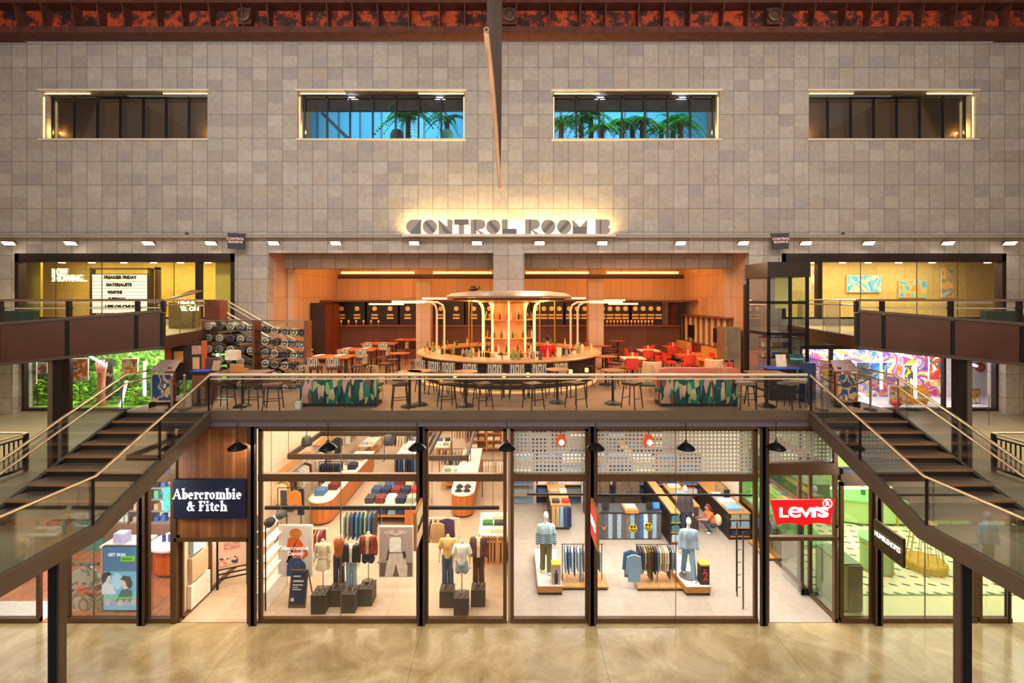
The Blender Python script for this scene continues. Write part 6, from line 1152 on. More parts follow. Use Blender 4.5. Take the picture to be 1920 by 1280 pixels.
# bar clutter
def CT(px, py): Y = (EYE - ZT - 1.1) * F / (py - 562); return X(px, Y), Y
cl_ = [(800, 664, 'glass cluster', 3), (825, 662, 'napkin box', 1), (868, 668, 'tin', 0), (875, 668, 'tin', 0), (883, 670, 'bottle', 2), (935, 674, 'white box', 1), (948, 674, 'white box', 1), (962, 674, 'bottle', 2), (972, 674, 'bottle', 2), (985, 674, 'jug', 3), (1000, 672, 'tin', 0), (1013, 674, 'pepper mill', 4), (1048, 668, 'menu stand', 5), (1062, 668, 'tin', 0), (1075, 664, 'white box', 1), (1085, 662, 'bottle', 2), (850, 664, 'bottle', 2), (812, 660, 'bottle', 2)]
for k, (px, py, nm, c) in enumerate(cl_):
    x, y = G(px, py, ZT + 1.1); r_ = .06; z = ZT + 1.1; col = [(150, 140, 120), (236, 220, 190), (120, 140, 70), (226, 170, 110), (100, 60, 50), (246, 216, 160)][c]
    if (x - CX) ** 2 + (y - CY) ** 2 > 3.5 ** 2:
        d_ = math.hypot(x - CX, y - CY); x, y = CX + (x - CX) * 3.3 / d_, CY + (y - CY) * 3.3 / d_
    m = M().box(x - .09, x + .09, y - .05, y + .05, z, z + (.14 if c == 1 else .32)) if c in (1, 5) else M().lathe([(r_, 0), (r_, .2), (r_ * .4, .26), (r_ * .4, .36 if c in (2, 4) else .27), (0, .37 if c in (2, 4) else .28)], (x, y, z), 10)
    tag(m.go(nm.replace(' ', '_'), pm(S(*col), .4)), '%s on the round bar top, %s along the front from the stair rack side' % (nm, ORD[k]), 'bar item', 'things on the bar top')
bxp, byp = X(1027, 17.0), 17.0
person('person', 'person in red t-shirt standing behind the round bar facing away', (bxp, byp, ZT),
       dict(face=(-.3, .95, 0), pelvis=(0, 0, .98), chest=(0, 0, 1.36), neck=(0, 0, 1.56), head=(-.02, .03, 1.72), shl=(-.2, 0, 1.46), shr=(.2, 0, 1.46), ell=(-.27, .06, 1.18), elr=(.28, .02, 1.18), wrl=(-.14, .28, 1.12), wrr=(.24, .2, 1.02),
            hil=(-.09, 0, .94), hir=(.09, 0, .94), knl=(-.1, -.02, .5), knr=(.1, -.02, .5), anl=(-.11, 0, .08), anr=(.11, 0, .08)), pm(S(222, 22, 22), .8, 0, .12, 6), pm(S(40, 36, 40), .8), (pm(S(34, 24, 20), .7), False))
# ------------------------------------------------------------------ seats
PATT, nt, bs = newmat('ring_pattern_fabric'); tc = N(nt, 'ShaderNodeTexCoord'); sp = N(nt, 'ShaderNodeSeparateXYZ'); nt.links.new(tc.outputs['Object'], sp.inputs[0])
wv = N(nt, 'ShaderNodeTexWave', wave_type='BANDS', bands_direction='X'); wv.inputs['Scale'].default_value = 4.2; wv.inputs['Distortion'].default_value = 4.5; wv.inputs['Detail Scale'].default_value = 2.0
cb_ = N(nt, 'ShaderNodeCombineXYZ'); nt.links.new(mth(nt, 'SUBTRACT', mth(nt, 'ABSOLUTE', sp.outputs[0]), .11), cb_.inputs[0]); nt.links.new(mth(nt, 'SUBTRACT', sp.outputs[2], .92), cb_.inputs[2]); nt.links.new(cb_.outputs[0], wv.inputs[0])
nt.links.new(ramp(nt, wv.outputs[1], [(.6, S(206, 186, 158)), (.7, S(44, 38, 34))]), bs.inputs['Base Color']); bs.inputs['Roughness'].default_value = .8
def stool(label, loc, rz, group, h=.72, back=True, seatm=None, legm=None, proto=[None]):
    key = (h, back, seatm is None, legm is None)
    if proto[0] is None: proto[0] = {}
    if key not in proto[0]:
        t = thing('bar_chair' if back else 'bar_stool', label, 'chair' if back else 'stool', (0, 0, 0), group); lm = legm or pm(S(60, 36, 24), .45)
        M().box(-.22, .22, -.2, .22, h - .05, h + .02).go('seat', seatm or pm(S(90, 56, 40), .6), t)
        if back:
            M().prism([(-.24 + .48 * i / 8, -.24 - .06 * math.sin(PI * i / 8)) for i in range(9)] + [(.24 - .48 * i / 8, -.2 - .06 * math.sin(PI * (8 - i) / 8)) for i in range(9)], h + .08, h + .38, 'z').go('backrest', PATT, t)
            for s in (-1, 1): M().tube([(s * .2, -.2, h), (s * .21, -.23, h + .3)], .014, 6).go('back_post', lm, t)
        for sx in (-1, 1):
            for sy in (-1, 1): M().tube([(sx * .17, sy * .16, h - .05), (sx * .23, sy * .22, 0)], .018, 6).go('leg', lm, t)
        for sy in (-1, 1): M().tube([(-.2, sy * .19, .28), (.2, sy * .19, .28)], .012, 5).go('footrest', lm, t)
        proto[0][key] = t; o = t
    else: o = dup(proto[0][key], label=label, group=group)
    o.location = loc; o.rotation_euler.z = rz; return o
for k, px in enumerate((788, 818, 846, 886, 930, 969, 1008, 1047)):
    a = math.asin(max(-1, min(1, (px - 954) / 900 * 15.4 / 4.25))); x, y = CX + 4.25 * math.sin(a), CY - 4.25 * math.cos(a)
    stool('black-and-cream patterned bar chair drawn up to the round bar, %s from the stair rack side' % ORD[k], (x, y, ZT), a * .9, 'bar chairs at the round bar')
def hightable(name, label, px, py, Y, wx, wy, mat, h=1.05, legs=True):
    x = X(px, Y); t = thing(name, label, 'table', (x, Y, ZT)); M().box(x - wx / 2, x + wx / 2, Y - wy / 2, Y + wy / 2, ZT + h - .05, ZT + h).go('top', mat, t)
    if legs:
        for sx in (-1, 1):
            for sy in (-1, 1): M().box(x + sx * (wx / 2 - .1) - .03, x + sx * (wx / 2 - .1) + .03, Y + sy * (wy / 2 - .1) - .03, Y + sy * (wy / 2 - .1) + .03, ZT, ZT + h - .05).go('leg', pm(S(50, 30, 22), .5), t)
    return x
ORT = pm(S(206, 104, 50), .35, 0, .12, 4, name='orange_table')
tabs = [('front', 621, 17.6, 1.5, 1.0), ('second', 672, 20.2, 1.5, 1.0), ('third', 712, 23.0, 1.6, .9), ('far', 766, 25.2, 1.3, .8)]
for k, (nm, px, Y, wx, wy) in enumerate(tabs):
    x = hightable('high_table', 'high orange-topped dining table laid with plates, the %s one of the stair rack side' % nm, px, 0, Y, wx, wy, ORT)
    for q in range(4 if k < 2 else 2):
        xx_, yy_ = x - wx / 2 + .3 + (q % 2) * .75, Y - .2 + (q // 2) * .4
        t = tag(M().lathe([(.05, .0), (.13, .02), (.14, .03), (.05, .02), (0, .02)], (xx_, yy_, ZT + 1.05), 16).go('plate', WHITE), 'white plate on the %s high orange table, %s setting' % (nm, ORD[q]), 'plate', 'plates on the high tables')
    if k < 3:
        for q in range(2): stool('black-and-cream patterned bar chair at the %s high orange table, %s on its near side' % (nm, ORD[q]), (x - .35 + q * .72, Y - wy / 2 - .15, ZT), 0, 'bar chairs at the high tables')
        stool('black-and-cream patterned bar chair at the bar end of the %s high orange table' % nm, (x + wx / 2 + .3, Y - .1, ZT), PI / 2, 'bar chairs at the high tables')
# terrace front
TEAL, nt, bs = newmat('patchwork_upholstery'); tc = N(nt, 'ShaderNodeTexCoord'); mp = N(nt, 'ShaderNodeMapping'); mp.inputs['Scale'].default_value = (6.5, 3, 2.4); nt.links.new(tc.outputs['Object'], mp.inputs[0])
vr = N(nt, 'ShaderNodeTexVoronoi', feature='F1'); vr.inputs['Scale'].default_value = 1.2; nt.links.new(mp.outputs[0], vr.inputs[0]); sp = N(nt, 'ShaderNodeSeparateColor'); nt.links.new(vr.outputs['Color'], sp.inputs[0])
nt.links.new(ramp(nt, sp.outputs[0], [(0, S(18, 78, 72)), (.22, S(40, 120, 96)), (.4, S(206, 176, 130)), (.52, S(24, 50, 66)), (.66, S(150, 176, 120)), (.76, S(206, 150, 140)), (.86, S(20, 96, 84)), (.94, S(120, 84, 60))], 'CONSTANT'), bs.inputs['Base Color']); bs.inputs['Roughness'].default_value = .85
for k, (p0, p1) in enumerate(((561, 706), (1240, 1384))):
    Y = 13.95; x0, x1 = X(p0, Y), X(p1, Y); t = thing('banquette', 'low teal patchwork banquette near the glass, %s end of terrace' % ('stair rack', 'glass vestibule')[k], 'banquette', ((x0 + x1) / 2, Y, ZT))
    m = M()
    for i in range(6): a = x0 + (x1 - x0) * i / 6; m.prism([(a + .01, ZT + .1), (a + .02, ZT + .76), (a + .06, ZT + .8), (a + (x1 - x0) / 6 - .06, ZT + .8), (a + (x1 - x0) / 6 - .02, ZT + .76), (a + (x1 - x0) / 6 - .01, ZT + .1)], Y, Y + .16, 'y')
    m.go('backrest', TEAL, t); M().box(x0 + .02, x1 - .02, Y + .16, Y + .66, ZT + .32, ZT + .46).go('seat', TEAL, t); M().box(x0 + .1, x1 - .1, Y + .06, Y + .6, ZT, ZT + .32).go('plinth', BLACK, t)
    for s in (0, 1): M().box((x0, x1 - .06)[s], (x0 + .06, x1)[s], Y + .02, Y + .6, ZT, ZT + .1).go('foot', BLACK, t)
    for q in range(2):
        xt = x0 + .55 + q * 1.1; tt = thing('cafe_table', 'brown cafe table behind the teal banquette at %s end, %s of two' % (('stair rack', 'glass vestibule')[k], ORD[q]), 'table', (xt, Y + 1.15, ZT)); M().box(xt - .36, xt + .36, Y + .82, Y + 1.45, ZT + .72, ZT + .76).go('top', pm(S(150, 90, 60), .4), tt); M().tube([(xt, Y + 1.15, ZT), (xt, Y + 1.15, ZT + .72)], .035, 8).go('column', BLACK, tt); M().lathe([(.24, 0), (.22, .03), (0, .04)], (xt, Y + 1.15, ZT), 16).go('base', BLACK, tt)
HOOP = pm(S(206, 170, 120), .4, .2, .1, name='bent_cane')
for k, (px, w_) in enumerate(((574, 'beside the teal banquette, stair rack end'), (703, 'at the bar end of the stair rack banquette'), (1212, 'at the bar end of the vestibule banquette'), (1344, 'behind the vestibule banquette'))):
    Y = 15.0; x = X(px, Y); t = thing('hoop_chair', 'chair with back of bent cane hoops ' + w_, 'chair', (x, Y, ZT), 'hoop-backed chairs')
    M().box(x - .22, x + .22, Y - .22, Y + .22, ZT + .44, ZT + .5).go('seat', pm(S(40, 84, 76), .8), t)
    for q in range(4): h_ = .16 - q * .035; M().tube([(x - h_ + .06 * q - .05, Y - .2, ZT + .48), (x - h_ + .06 * q - .05, Y - .24, ZT + .95)] + [(x + .06 * q - .05 + h_ * math.cos(PI - PI * i / 8), Y - .25, ZT + .98 + .12 * math.sin(PI * i / 8)) for i in range(9)] + [(x + h_ + .06 * q - .05, Y - .2, ZT + .48)], .011, 6).go('back_hoop', HOOP, t)
    for sx in (-1, 1):
        for sy in (-1, 1): M().tube([(x + sx * .18, Y + sy * .18, ZT + .44), (x + sx * .2, Y + sy * .2, ZT)], .015, 6).go('leg', HOOP, t)
def pedestal(label, px, py, h=1.02, r=.4, top=None, sq=None):
    x, Y = G(px, py, ZT); t = thing('pedestal_table', label, 'table', (x, Y, ZT)); M().tube([(x, Y, ZT + .04), (x, Y, ZT + h - .03)], .04, 10).go('column', BLACK, t)
    M().lathe([(.27, 0), (.25, .03), (.1, .09), (0, .1)], (x, Y, ZT), 8).go('base', BLACK, t)
    (M().box(x - sq[0] / 2, x + sq[0] / 2, Y - sq[1] / 2, Y + sq[1] / 2, ZT + h - .03, ZT + h) if sq else M().lathe([(r, 0), (r, .03), (0, .03)], (x, Y, ZT + h - .03), 24)).go('top', top or pm(S(150, 100, 66), .4), t); return x, Y
pedestal('high brown table with black pedestal at the stair rack end of the glass', 455, 762, sq=(1.5, .8), top=pm(S(130, 80, 60), .35))
for k, (px, py) in enumerate(((768, 762), (787, 759), (873, 761), (1045, 755), (1149, 757))): pedestal('round pedestal table with black octagonal base by the glass, %s from the stair rack end' % ORD[k + 1], px, py, r=.36)
pedestal('pedestal table with black base near the glass vestibule', 1437, 762, h=1.0, sq=(1.0, .7))
for k, (px, py, nm) in enumerate(((420, 765, 'first at the stair rack table'), (475, 765, 'second at the stair rack table'), (512, 768, 'third at the stair rack table'), (750, 766, 'first in the row by the glass'), (838, 764, 'second in the row by the glass'), (905, 766, 'third in the row by the glass'), (1000, 766, 'fourth in the row by the glass'), (1080, 764, 'fifth in the row by the glass'), (1185, 764, 'sixth in the row by the glass'))):
    x, Y = G(px, py, ZT); stool('dark bar stool with wooden legs, %s' % nm, (x, Y, ZT), .1 * k, 'bar stools by the glass', .72, False)
BSE = pm(S(150, 130, 110), .7)
for k, (px, py) in enumerate(((1396, 765), (1418, 758), (1478, 765), (1498, 760))):
    x, Y = G(px, py, ZT); stool('black-legged bar stool with padded seat by the glass vestibule, %s of four' % ORD[k], (x, Y, ZT), .3 * k, 'stools by the vestibule', .74, False, BSE, BLACK)
t = thing('sofa', 'salmon pink sofa behind the teal banquette near the glass vestibule', 'sofa', (X(1312, 15.6), 15.6, ZT)); x0, x1 = X(1236, 15.6), X(1390, 15.6); PK = pm(S(206, 110, 92), .75, 0, .06, 4)
M().prism([(x0, ZT + .12), (x0, ZT + .72), (x0 + .08, ZT + .86), (x0 + .22, ZT + .9), (x1 - .22, ZT + .9), (x1 - .08, ZT + .86), (x1, ZT + .72), (x1, ZT + .12)], 15.6, 15.8, 'y').go('backrest', PK, t); M().box(x0 + .05, x1 - .05, 15.8, 16.4, ZT + .12, ZT + .45).go('seat', PK, t)
for s in (0, 1): M().box((x0, x1 - .14)[s], (x0 + .14, x1)[s], 15.7, 16.4, ZT + .1, ZT + .62).go('arm', PK, t)
for sx in (x0 + .1, x1 - .1): M().tube([(sx, 15.7, ZT), (sx, 15.7, ZT + .12)], .02, 6).go('leg', BLACK, t)
for k, (px, Y) in enumerate(((1222, 16.6), (1338, 17.2))):
    x = X(px, Y); t = thing('tub_chair', 'cream tub chair with tall curved back %s' % ('at the bar end of the pink sofa', 'behind the pink sofa')[k], 'chair', (x, Y, ZT)); M().lathe([(.26, .38), (.32, .45), (.33, .98), (.29, 1.0), (.27, .5)], (x, Y, ZT), 20, PI, 2 * PI).go('backrest', pm(S(226, 186, 132), .7), t); M().lathe([(.27, .38), (.27, .46), (0, .47)], (x, Y, ZT), 20).go('seat', pm(S(226, 186, 132), .7), t)
    for q in range(4): a = PI / 4 + q * PI / 2; M().tube([(x + .2 * math.cos(a), Y + .2 * math.sin(a), ZT), (x + .2 * math.cos(a), Y + .2 * math.sin(a), ZT + .4)], .016, 6).go('leg', BRS, t)
# dining on the sofa side
REDF = pm(S(206, 52, 30), .7, 0, .1, 6)
def rchair(label, x, Y, rz, proto=[None]):
    if proto[0] is None:
        t = proto[0] = thing('dining_chair', label, 'chair', (0, 0, 0), 'red dining chairs'); M().box(-.23, .23, -.22, .24, .4, .48).go('seat', REDF, t)
        M().prism([(-.24 + .48 * i / 8, -.22 - .08 * math.sin(PI * i / 8)) for i in range(9)] + [(.24 - .48 * i / 8, -.18 - .08 * math.sin(PI * (8 - i) / 8)) for i in range(9)], .5, .84, 'z').go('backrest', REDF, t)
        for sx in (-1, 1):
            for sy in (-1, 1): M().tube([(sx * .18, sy * .17, .4), (sx * .22, sy * .21, 0)], .016, 6).go('leg', pm(S(70, 36, 22), .5), t)
        o = t
    else: o = dup(proto[0], label=label, group='red dining chairs')
    o.location = (x, Y, ZT); o.rotation_euler.z = rz
for k, (px, Y, nm) in enumerate(((1186, 19.6, 'nearest the bar chairs'), (1290, 20.6, 'beside the second tan sofa'), (1215, 22.6, 'behind the bar-side table'), (1262, 24.4, 'beside the first tan sofa'))):
    x = X(px, Y); t = thing('dining_table', 'white-topped dining table %s' % nm, 'table', (x, Y, ZT)); M().box(x - .45, x + .45, Y - .4, Y + .4, ZT + .72, ZT + .76).go('top', pm(S(240, 216, 186), .35) if k % 2 == 0 else ORT, t); M().tube([(x, Y, ZT), (x, Y, ZT + .72)], .045, 8).go('column', BLACK, t); M().lathe([(.26, 0), (.24, .03), (0, .04)], (x, Y, ZT), 16).go('base', BLACK, t)
    for q, (dx, dy, rz) in enumerate(((-.25, -.7, 0), (.25, .7, PI), (-.8, .05, -PI / 2), (.8, -.05, PI / 2))): rchair('red upholstered dining chair at the table %s, %s place' % (nm, ORD[q]), x + dx, Y + dy, rz)
    tag(M().lathe([(.05, 0), (.03, .1), (.06, .2), (0, .21)], (x, Y, ZT + .76), 10).go('table_glass', pm(S(226, 176, 120), .2)), 'drinking glass on the table %s' % nm, 'glass')
for k, (px, Y) in enumerate(((1287, 25.3), (1334, 21.6))):
    x = 8.75; t = thing('sofa', 'tan leather sofa along the side wall, the %s one' % ('farther', 'nearer')[k], 'sofa', (x, Y, ZT)); TAN = pm(S(214, 150, 84), .55, 0, .08, 4)
    M().cb((x + .35, Y, ZT + .55), (.22, 2.0, .8)).go('backrest', TAN, t); M().cb((x, Y, ZT + .28), (.6, 2.0, .3)).go('seat', TAN, t); M().cb((x, Y - .95, ZT + .38), (.7, .16, .5)).go('arm', TAN, t); M().cb((x, Y + .95, ZT + .38), (.7, .16, .5)).go('arm', TAN, t); M().cb((x + .05, Y, ZT + .06), (.6, 1.8, .12)).go('plinth', BLACK, t)
t = thing('pillared_sideboard', 'long wooden sideboard with pale pillars along the restaurant side wall', 'sideboard', (9.4, 23.5, ZT)); WC = pm(S(120, 66, 40), .5, 0, .2, 3)
M().box(9.35, 9.72, 21.0, 26.8, ZT, ZT + .9).go('cabinet', WC, t); M().box(9.62, 9.72, 21.0, 26.8, ZT + .9, 8.35).go('back_panel', pm(S(150, 100, 70), .25, .3, .3, 3), t); M().box(9.3, 9.74, 20.9, 26.9, 8.35, 8.43).go('cornice', WC, t); M().box(9.3, 9.72, 20.9, 26.9, ZT + .9, ZT + .95).go('top', WC, t)
for q in range(9): M().box(9.5, 9.6, 21.2 + q * .68, 21.3 + q * .68, ZT + .95, 8.35).go('pillar', pm(S(246, 206, 150), .4), t)
for k, yy in enumerate((21.9, 25.0)): tag(M().box(9.42, 9.47, yy - .35, yy + .35, ZT + 1.15, ZT + 1.8).go('screen', BLACK), 'black screen on the pillared sideboard, %s' % ('nearer', 'farther')[k], 'screen')
t = thing('steel_fridge', 'tall brushed steel fridge at the restaurant side wall by the vestibule', 'fridge', (9.3, 19.9, ZT)); M().box(8.95, 9.6, 19.95, 20.75, ZT, 8.05).go('body', pm(S(190, 170, 140), .3, .7, .2, 3), t); M().box(8.97, 9.58, 19.92, 19.95, ZT + .1, 8.0).go('door', pm(S(206, 190, 160), .25, .8, .25, 2), t); M().tube([(9.05, 19.88, ZT + .8), (9.05, 19.88, ZT + 1.4)], .014, 6).go('handle', CHROME, t)
for k, px in enumerate((1362, 1372)):
    x = X(px, 17.6); t = thing('fire_extinguisher', 'red fire extinguisher standing behind the pink sofa, %s of two' % ORD[k], 'extinguisher', (x, 17.6, ZT)); M().lathe([(.075, 0), (.08, .03), (.08, .4), (.04, .48), (0, .48)], (x, 17.6, ZT + .35), 14).go('cylinder', pm(S(206, 20, 26), .35), t); M().lathe([(.09, 0), (.09, .34), (0, .35)], (x, 17.6, ZT), 14).go('stand', pm(S(40, 30, 30), .5), t); M().box(x - .05, x + .05, 17.55, 17.62, ZT + .84, ZT + .9).go('valve', BLACK, t)
# back control desks
for k, p in enumerate(range(655, 1275, 62)):
    Y = 26.4; x0, x1 = X(p - 29, Y), X(p + 29, Y); t = thing('control_cabinet', 'old black instrument cabinet at the restaurant back wall, %s from the stair rack side' % ORD[k], 'control cabinet', ((x0 + x1) / 2, Y, ZT + 1.7), 'instrument cabinets')
    M().box(x0, x1, Y, Y + .6, ZT + 1.7, 9.1).go('panel', pm(S(34, 24, 20), .5), t)
    for q in range(2 if k < 6 else 4):
        xx_ = x0 + (x1 - x0) * (q + .5) / (2 if k < 6 else 4); M().disc((xx_, Y - .01, 8.72), .13, 'y', .03, 16).go('dial', pm(S(236, 206, 130), .4), t)
        for e in range(2): M().box(xx_ - .18, xx_ + .18, Y - .02, Y, 8.15 + e * .17, 8.25 + e * .17).go('label_strip', pm(S(226, 190, 110), .5), t)
t = thing('panelled_bench', 'long dark timber bench panel under the instrument cabinets', 'bench', (0, 26.0, ZT)); M().box(-9.4, 9.2, 25.9, 26.2, ZT, ZT + 1.7).go('front', tile('bench_panels', [S(96, 54, 34), S(110, 62, 38)], .9, 9, (0, 0), .03, line=.5, every=1), t); M().box(-9.4, 9.2, 25.8, 27, ZT + 1.66, ZT + 1.74).go('ledge', WC, t); M().box(-9.4, 9.2, 25.5, 25.9, ZT, ZT + .5).go('seat', pm(S(120, 60, 40), .6), t)
st('trim_cornice_back', M().prism([(-9.8, 24.8), (-8.8, 26.0), (-7.2, 26.6), (7.2, 26.6), (8.8, 26.0), (9.7, 24.8), (9.7, 27.1), (-9.8, 27.1)], 9.1, 9.2, 'z'), pm(S(110, 60, 38), .6))
for k, (x0, x1, ya, yb_, nm) in enumerate(((-9.8, -9.1, 23.6, 25.6, 'stair rack side'), (8.9, 9.3, 26.0, 26.9, 'pillared sideboard side'))):
    t = thing('dark_wardrobe', 'tall dark timber cabinet in the restaurant corner on the %s' % nm, 'cabinet', ((x0 + x1) / 2, ya, ZT)); M().box(x0, x1, ya, yb_, ZT, 9.05).go('carcass', pm(S(52, 30, 22), .5, 0, .3, 3), t)
    for q in range(2): M().box((x1, x0 - .03)[k], (x1 + .03, x0)[k], ya + .05 + q * (yb_ - ya) / 2, ya + (q + 1) * (yb_ - ya) / 2 - .05, ZT + .1, 8.95).go('door', wood(S(110, 50, 30), axis='z'), t)
for k, (px, Y, nm) in enumerate(((748, 18.6, 'by the bar on the stair rack side'), (1130, 21.6, 'behind the bar towards the red chairs'), (1158, 24.2, 'far behind the bar towards the red chairs'), (1136, 17.6, 'beside the bar on the sofa side'))):
    x = X(px, Y); t = thing('round_table', 'round dark bar table %s' % nm, 'table', (x, Y, ZT)); M().lathe([(.4, 1.02), (.42, 1.05), (0, 1.06)], (x, Y, ZT), 22).go('top', pm(S(150, 84, 48), .35), t); M().tube([(x, Y, ZT), (x, Y, ZT + 1.02)], .04, 8).go('column', BLACK, t); M().lathe([(.26, 0), (.24, .03), (0, .05)], (x, Y, ZT), 16).go('base', BLACK, t)
    for q in range(3): a = q * 2.1 + k; stool('bar stool at round table %s, %s of three' % (nm, ORD[q]), (x + .7 * math.cos(a), Y + .7 * math.sin(a), ZT), a + PI / 2, 'stools at the round bar tables', .72, False)
for k in range(20):
    x = X(1138 + k * 6.5, 25.9) if k < 14 else X(640 + (k - 14) * 14, 25.9); tag(M().lathe([(.05, 0), (.012, .02), (.012, .12), (.06, .18), (.05, .28), (0, .28)], (x, 25.86, ZT + 1.74), 8).go('wine_glass', pm(S(236, 190, 140), .15)), 'wine glass on the ledge below the instrument cabinets, %s of the %s group' % (ORD[k] if k < 14 else ORD[k - 14], 'sofa side' if k < 14 else 'stair side'), 'glass', 'glasses on the back ledge')
# ------------------------------------------------------------------ drum rack and stair rack side
t = thing('glass_rack', 'tall glass rack filled with round drums at the stair end of the terrace', 'rack', (-8.9, 16.7, ZT)); Y = 16.7; ra, rb = X(381, Y), X(574, Y)
for px in (381, 476, 573): M().box(X(px, Y) - .04, X(px, Y) + .04, Y - .04, Y + .42, ZT, Z(601, Y)).go('upright', pm(S(130, 84, 60), .4, .4), t)
rows = [618, 640, 661, 682, 703, 726]
for py in rows: M().box(ra, rb, Y, Y + .4, Z(py, Y) - .025, Z(py, Y)).go('shelf', pm(S(70, 56, 46), .4, .3), t)
M().box(ra, rb, Y - .04, Y, Z(602, Y), Z(599.5, Y)).go('top_rail', CHROME, t); M().box(ra, rb, Y + .4, Y + .41, ZT, Z(601, Y)).go('back_glass', SHOPGL, t)
M().box(ra, rb, Y - .035, Y - .025, ZT + .1, Z(602, Y)).go('front_glass', SHOPGL, t)
dp_ = {}
cols_ = [389, 408, 427, 444, 462, 489, 507, 527, 545, 562]
for q, py in enumerate(rows):
    for k, px in enumerate(cols_):
        cn = ['pale', 'grey', 'pale', 'steel'][(k + q * 3) % 4]; c = {'pale': (246, 236, 216), 'grey': (120, 116, 112), 'steel': (190, 182, 172)}[cn]; lb = '%s round drum on the glass rack, %s along the %s shelf' % (cn, ORD[k], ORD[q])
        if cn not in dp_:
            o = dp_[cn] = thing('round_drum', lb, 'drum', (0, 0, 0), 'drums on the glass rack'); cc_ = (0, 0, .125)
            M().lathe([(.125, -.14), (.137, -.13), (.137, .13), (.125, .14)], cc_, 18).rot(cc_, PI / 2, 'X').go('barrel', pm(S(*[v * .6 for v in c]), .5, .1), o)
            M().lathe([(.13, .14), (.095, .15), (.095, .13), (.035, .12), (.035, .155), (0, .155)], cc_, 18).rot(cc_, PI / 2, 'X').go('end_ring', pm(S(*c), .45), o)
            for e in range(5): a = 2 * PI * e / 5 + .3; M().tube([(.03 * math.cos(a), -.14, .125 + .03 * math.sin(a)), (.09 * math.cos(a), -.145, .125 + .09 * math.sin(a))], .013, 5).go('spoke', pm(S(*[v * .75 for v in c]), .5), o)
        else: o = dup(dp_[cn], label=lb, group='drums on the glass rack')
        o.location = (X(px, Y), Y + .18, Z(py, Y)); o.rotation_euler.y = .3 * k
# side stair down from the cinema level
t = thing('side_stair', 'narrow stair with twin handrails going down from the cinema level behind the glass rack', 'stairs', (-10, 18.4, ZT)); n = 12
for k in range(n): xa = -11.2 + k * .27; M().box(xa, xa + .3, 17.9, 19.2, ZU - (k + 1) * (ZU - ZT) / (n + 1) - .05, ZU - (k + 1) * (ZU - ZT) / (n + 1)).go('tread', pm(S(120, 100, 84), .5), t)
for yy in (17.88, 19.2):
    M().add([(-11.25, yy, ZU + .02), (-7.95, yy, ZT + .18), (-7.95, yy, ZT - .0), (-11.25, yy, ZU - .25), (-11.25, yy + .03, ZU + .02), (-7.95, yy + .03, ZT + .18), (-7.95, yy + .03, ZT), (-11.25, yy + .03, ZU - .25)], [(0, 1, 2, 3), (4, 5, 6, 7), (0, 1, 5, 4), (1, 2, 6, 5), (2, 3, 7, 6), (3, 0, 4, 7)]).go('stringer', DARK, t)
    for dz in (1.0, .84): M().tube([(-12.4, yy, ZU + dz), (-11.3, yy, ZU + dz), (-7.9, yy, ZT + dz + .1)], .036, 6).go('handrail', RAILM, t)
    for k in range(5): xa = -11.2 + k * .8; M().tube([(xa, yy, ZU - k * .8 * .62), (xa, yy, ZU - k * .8 * .62 + 1.0)], .014, 5).go('post', CHROME, t)
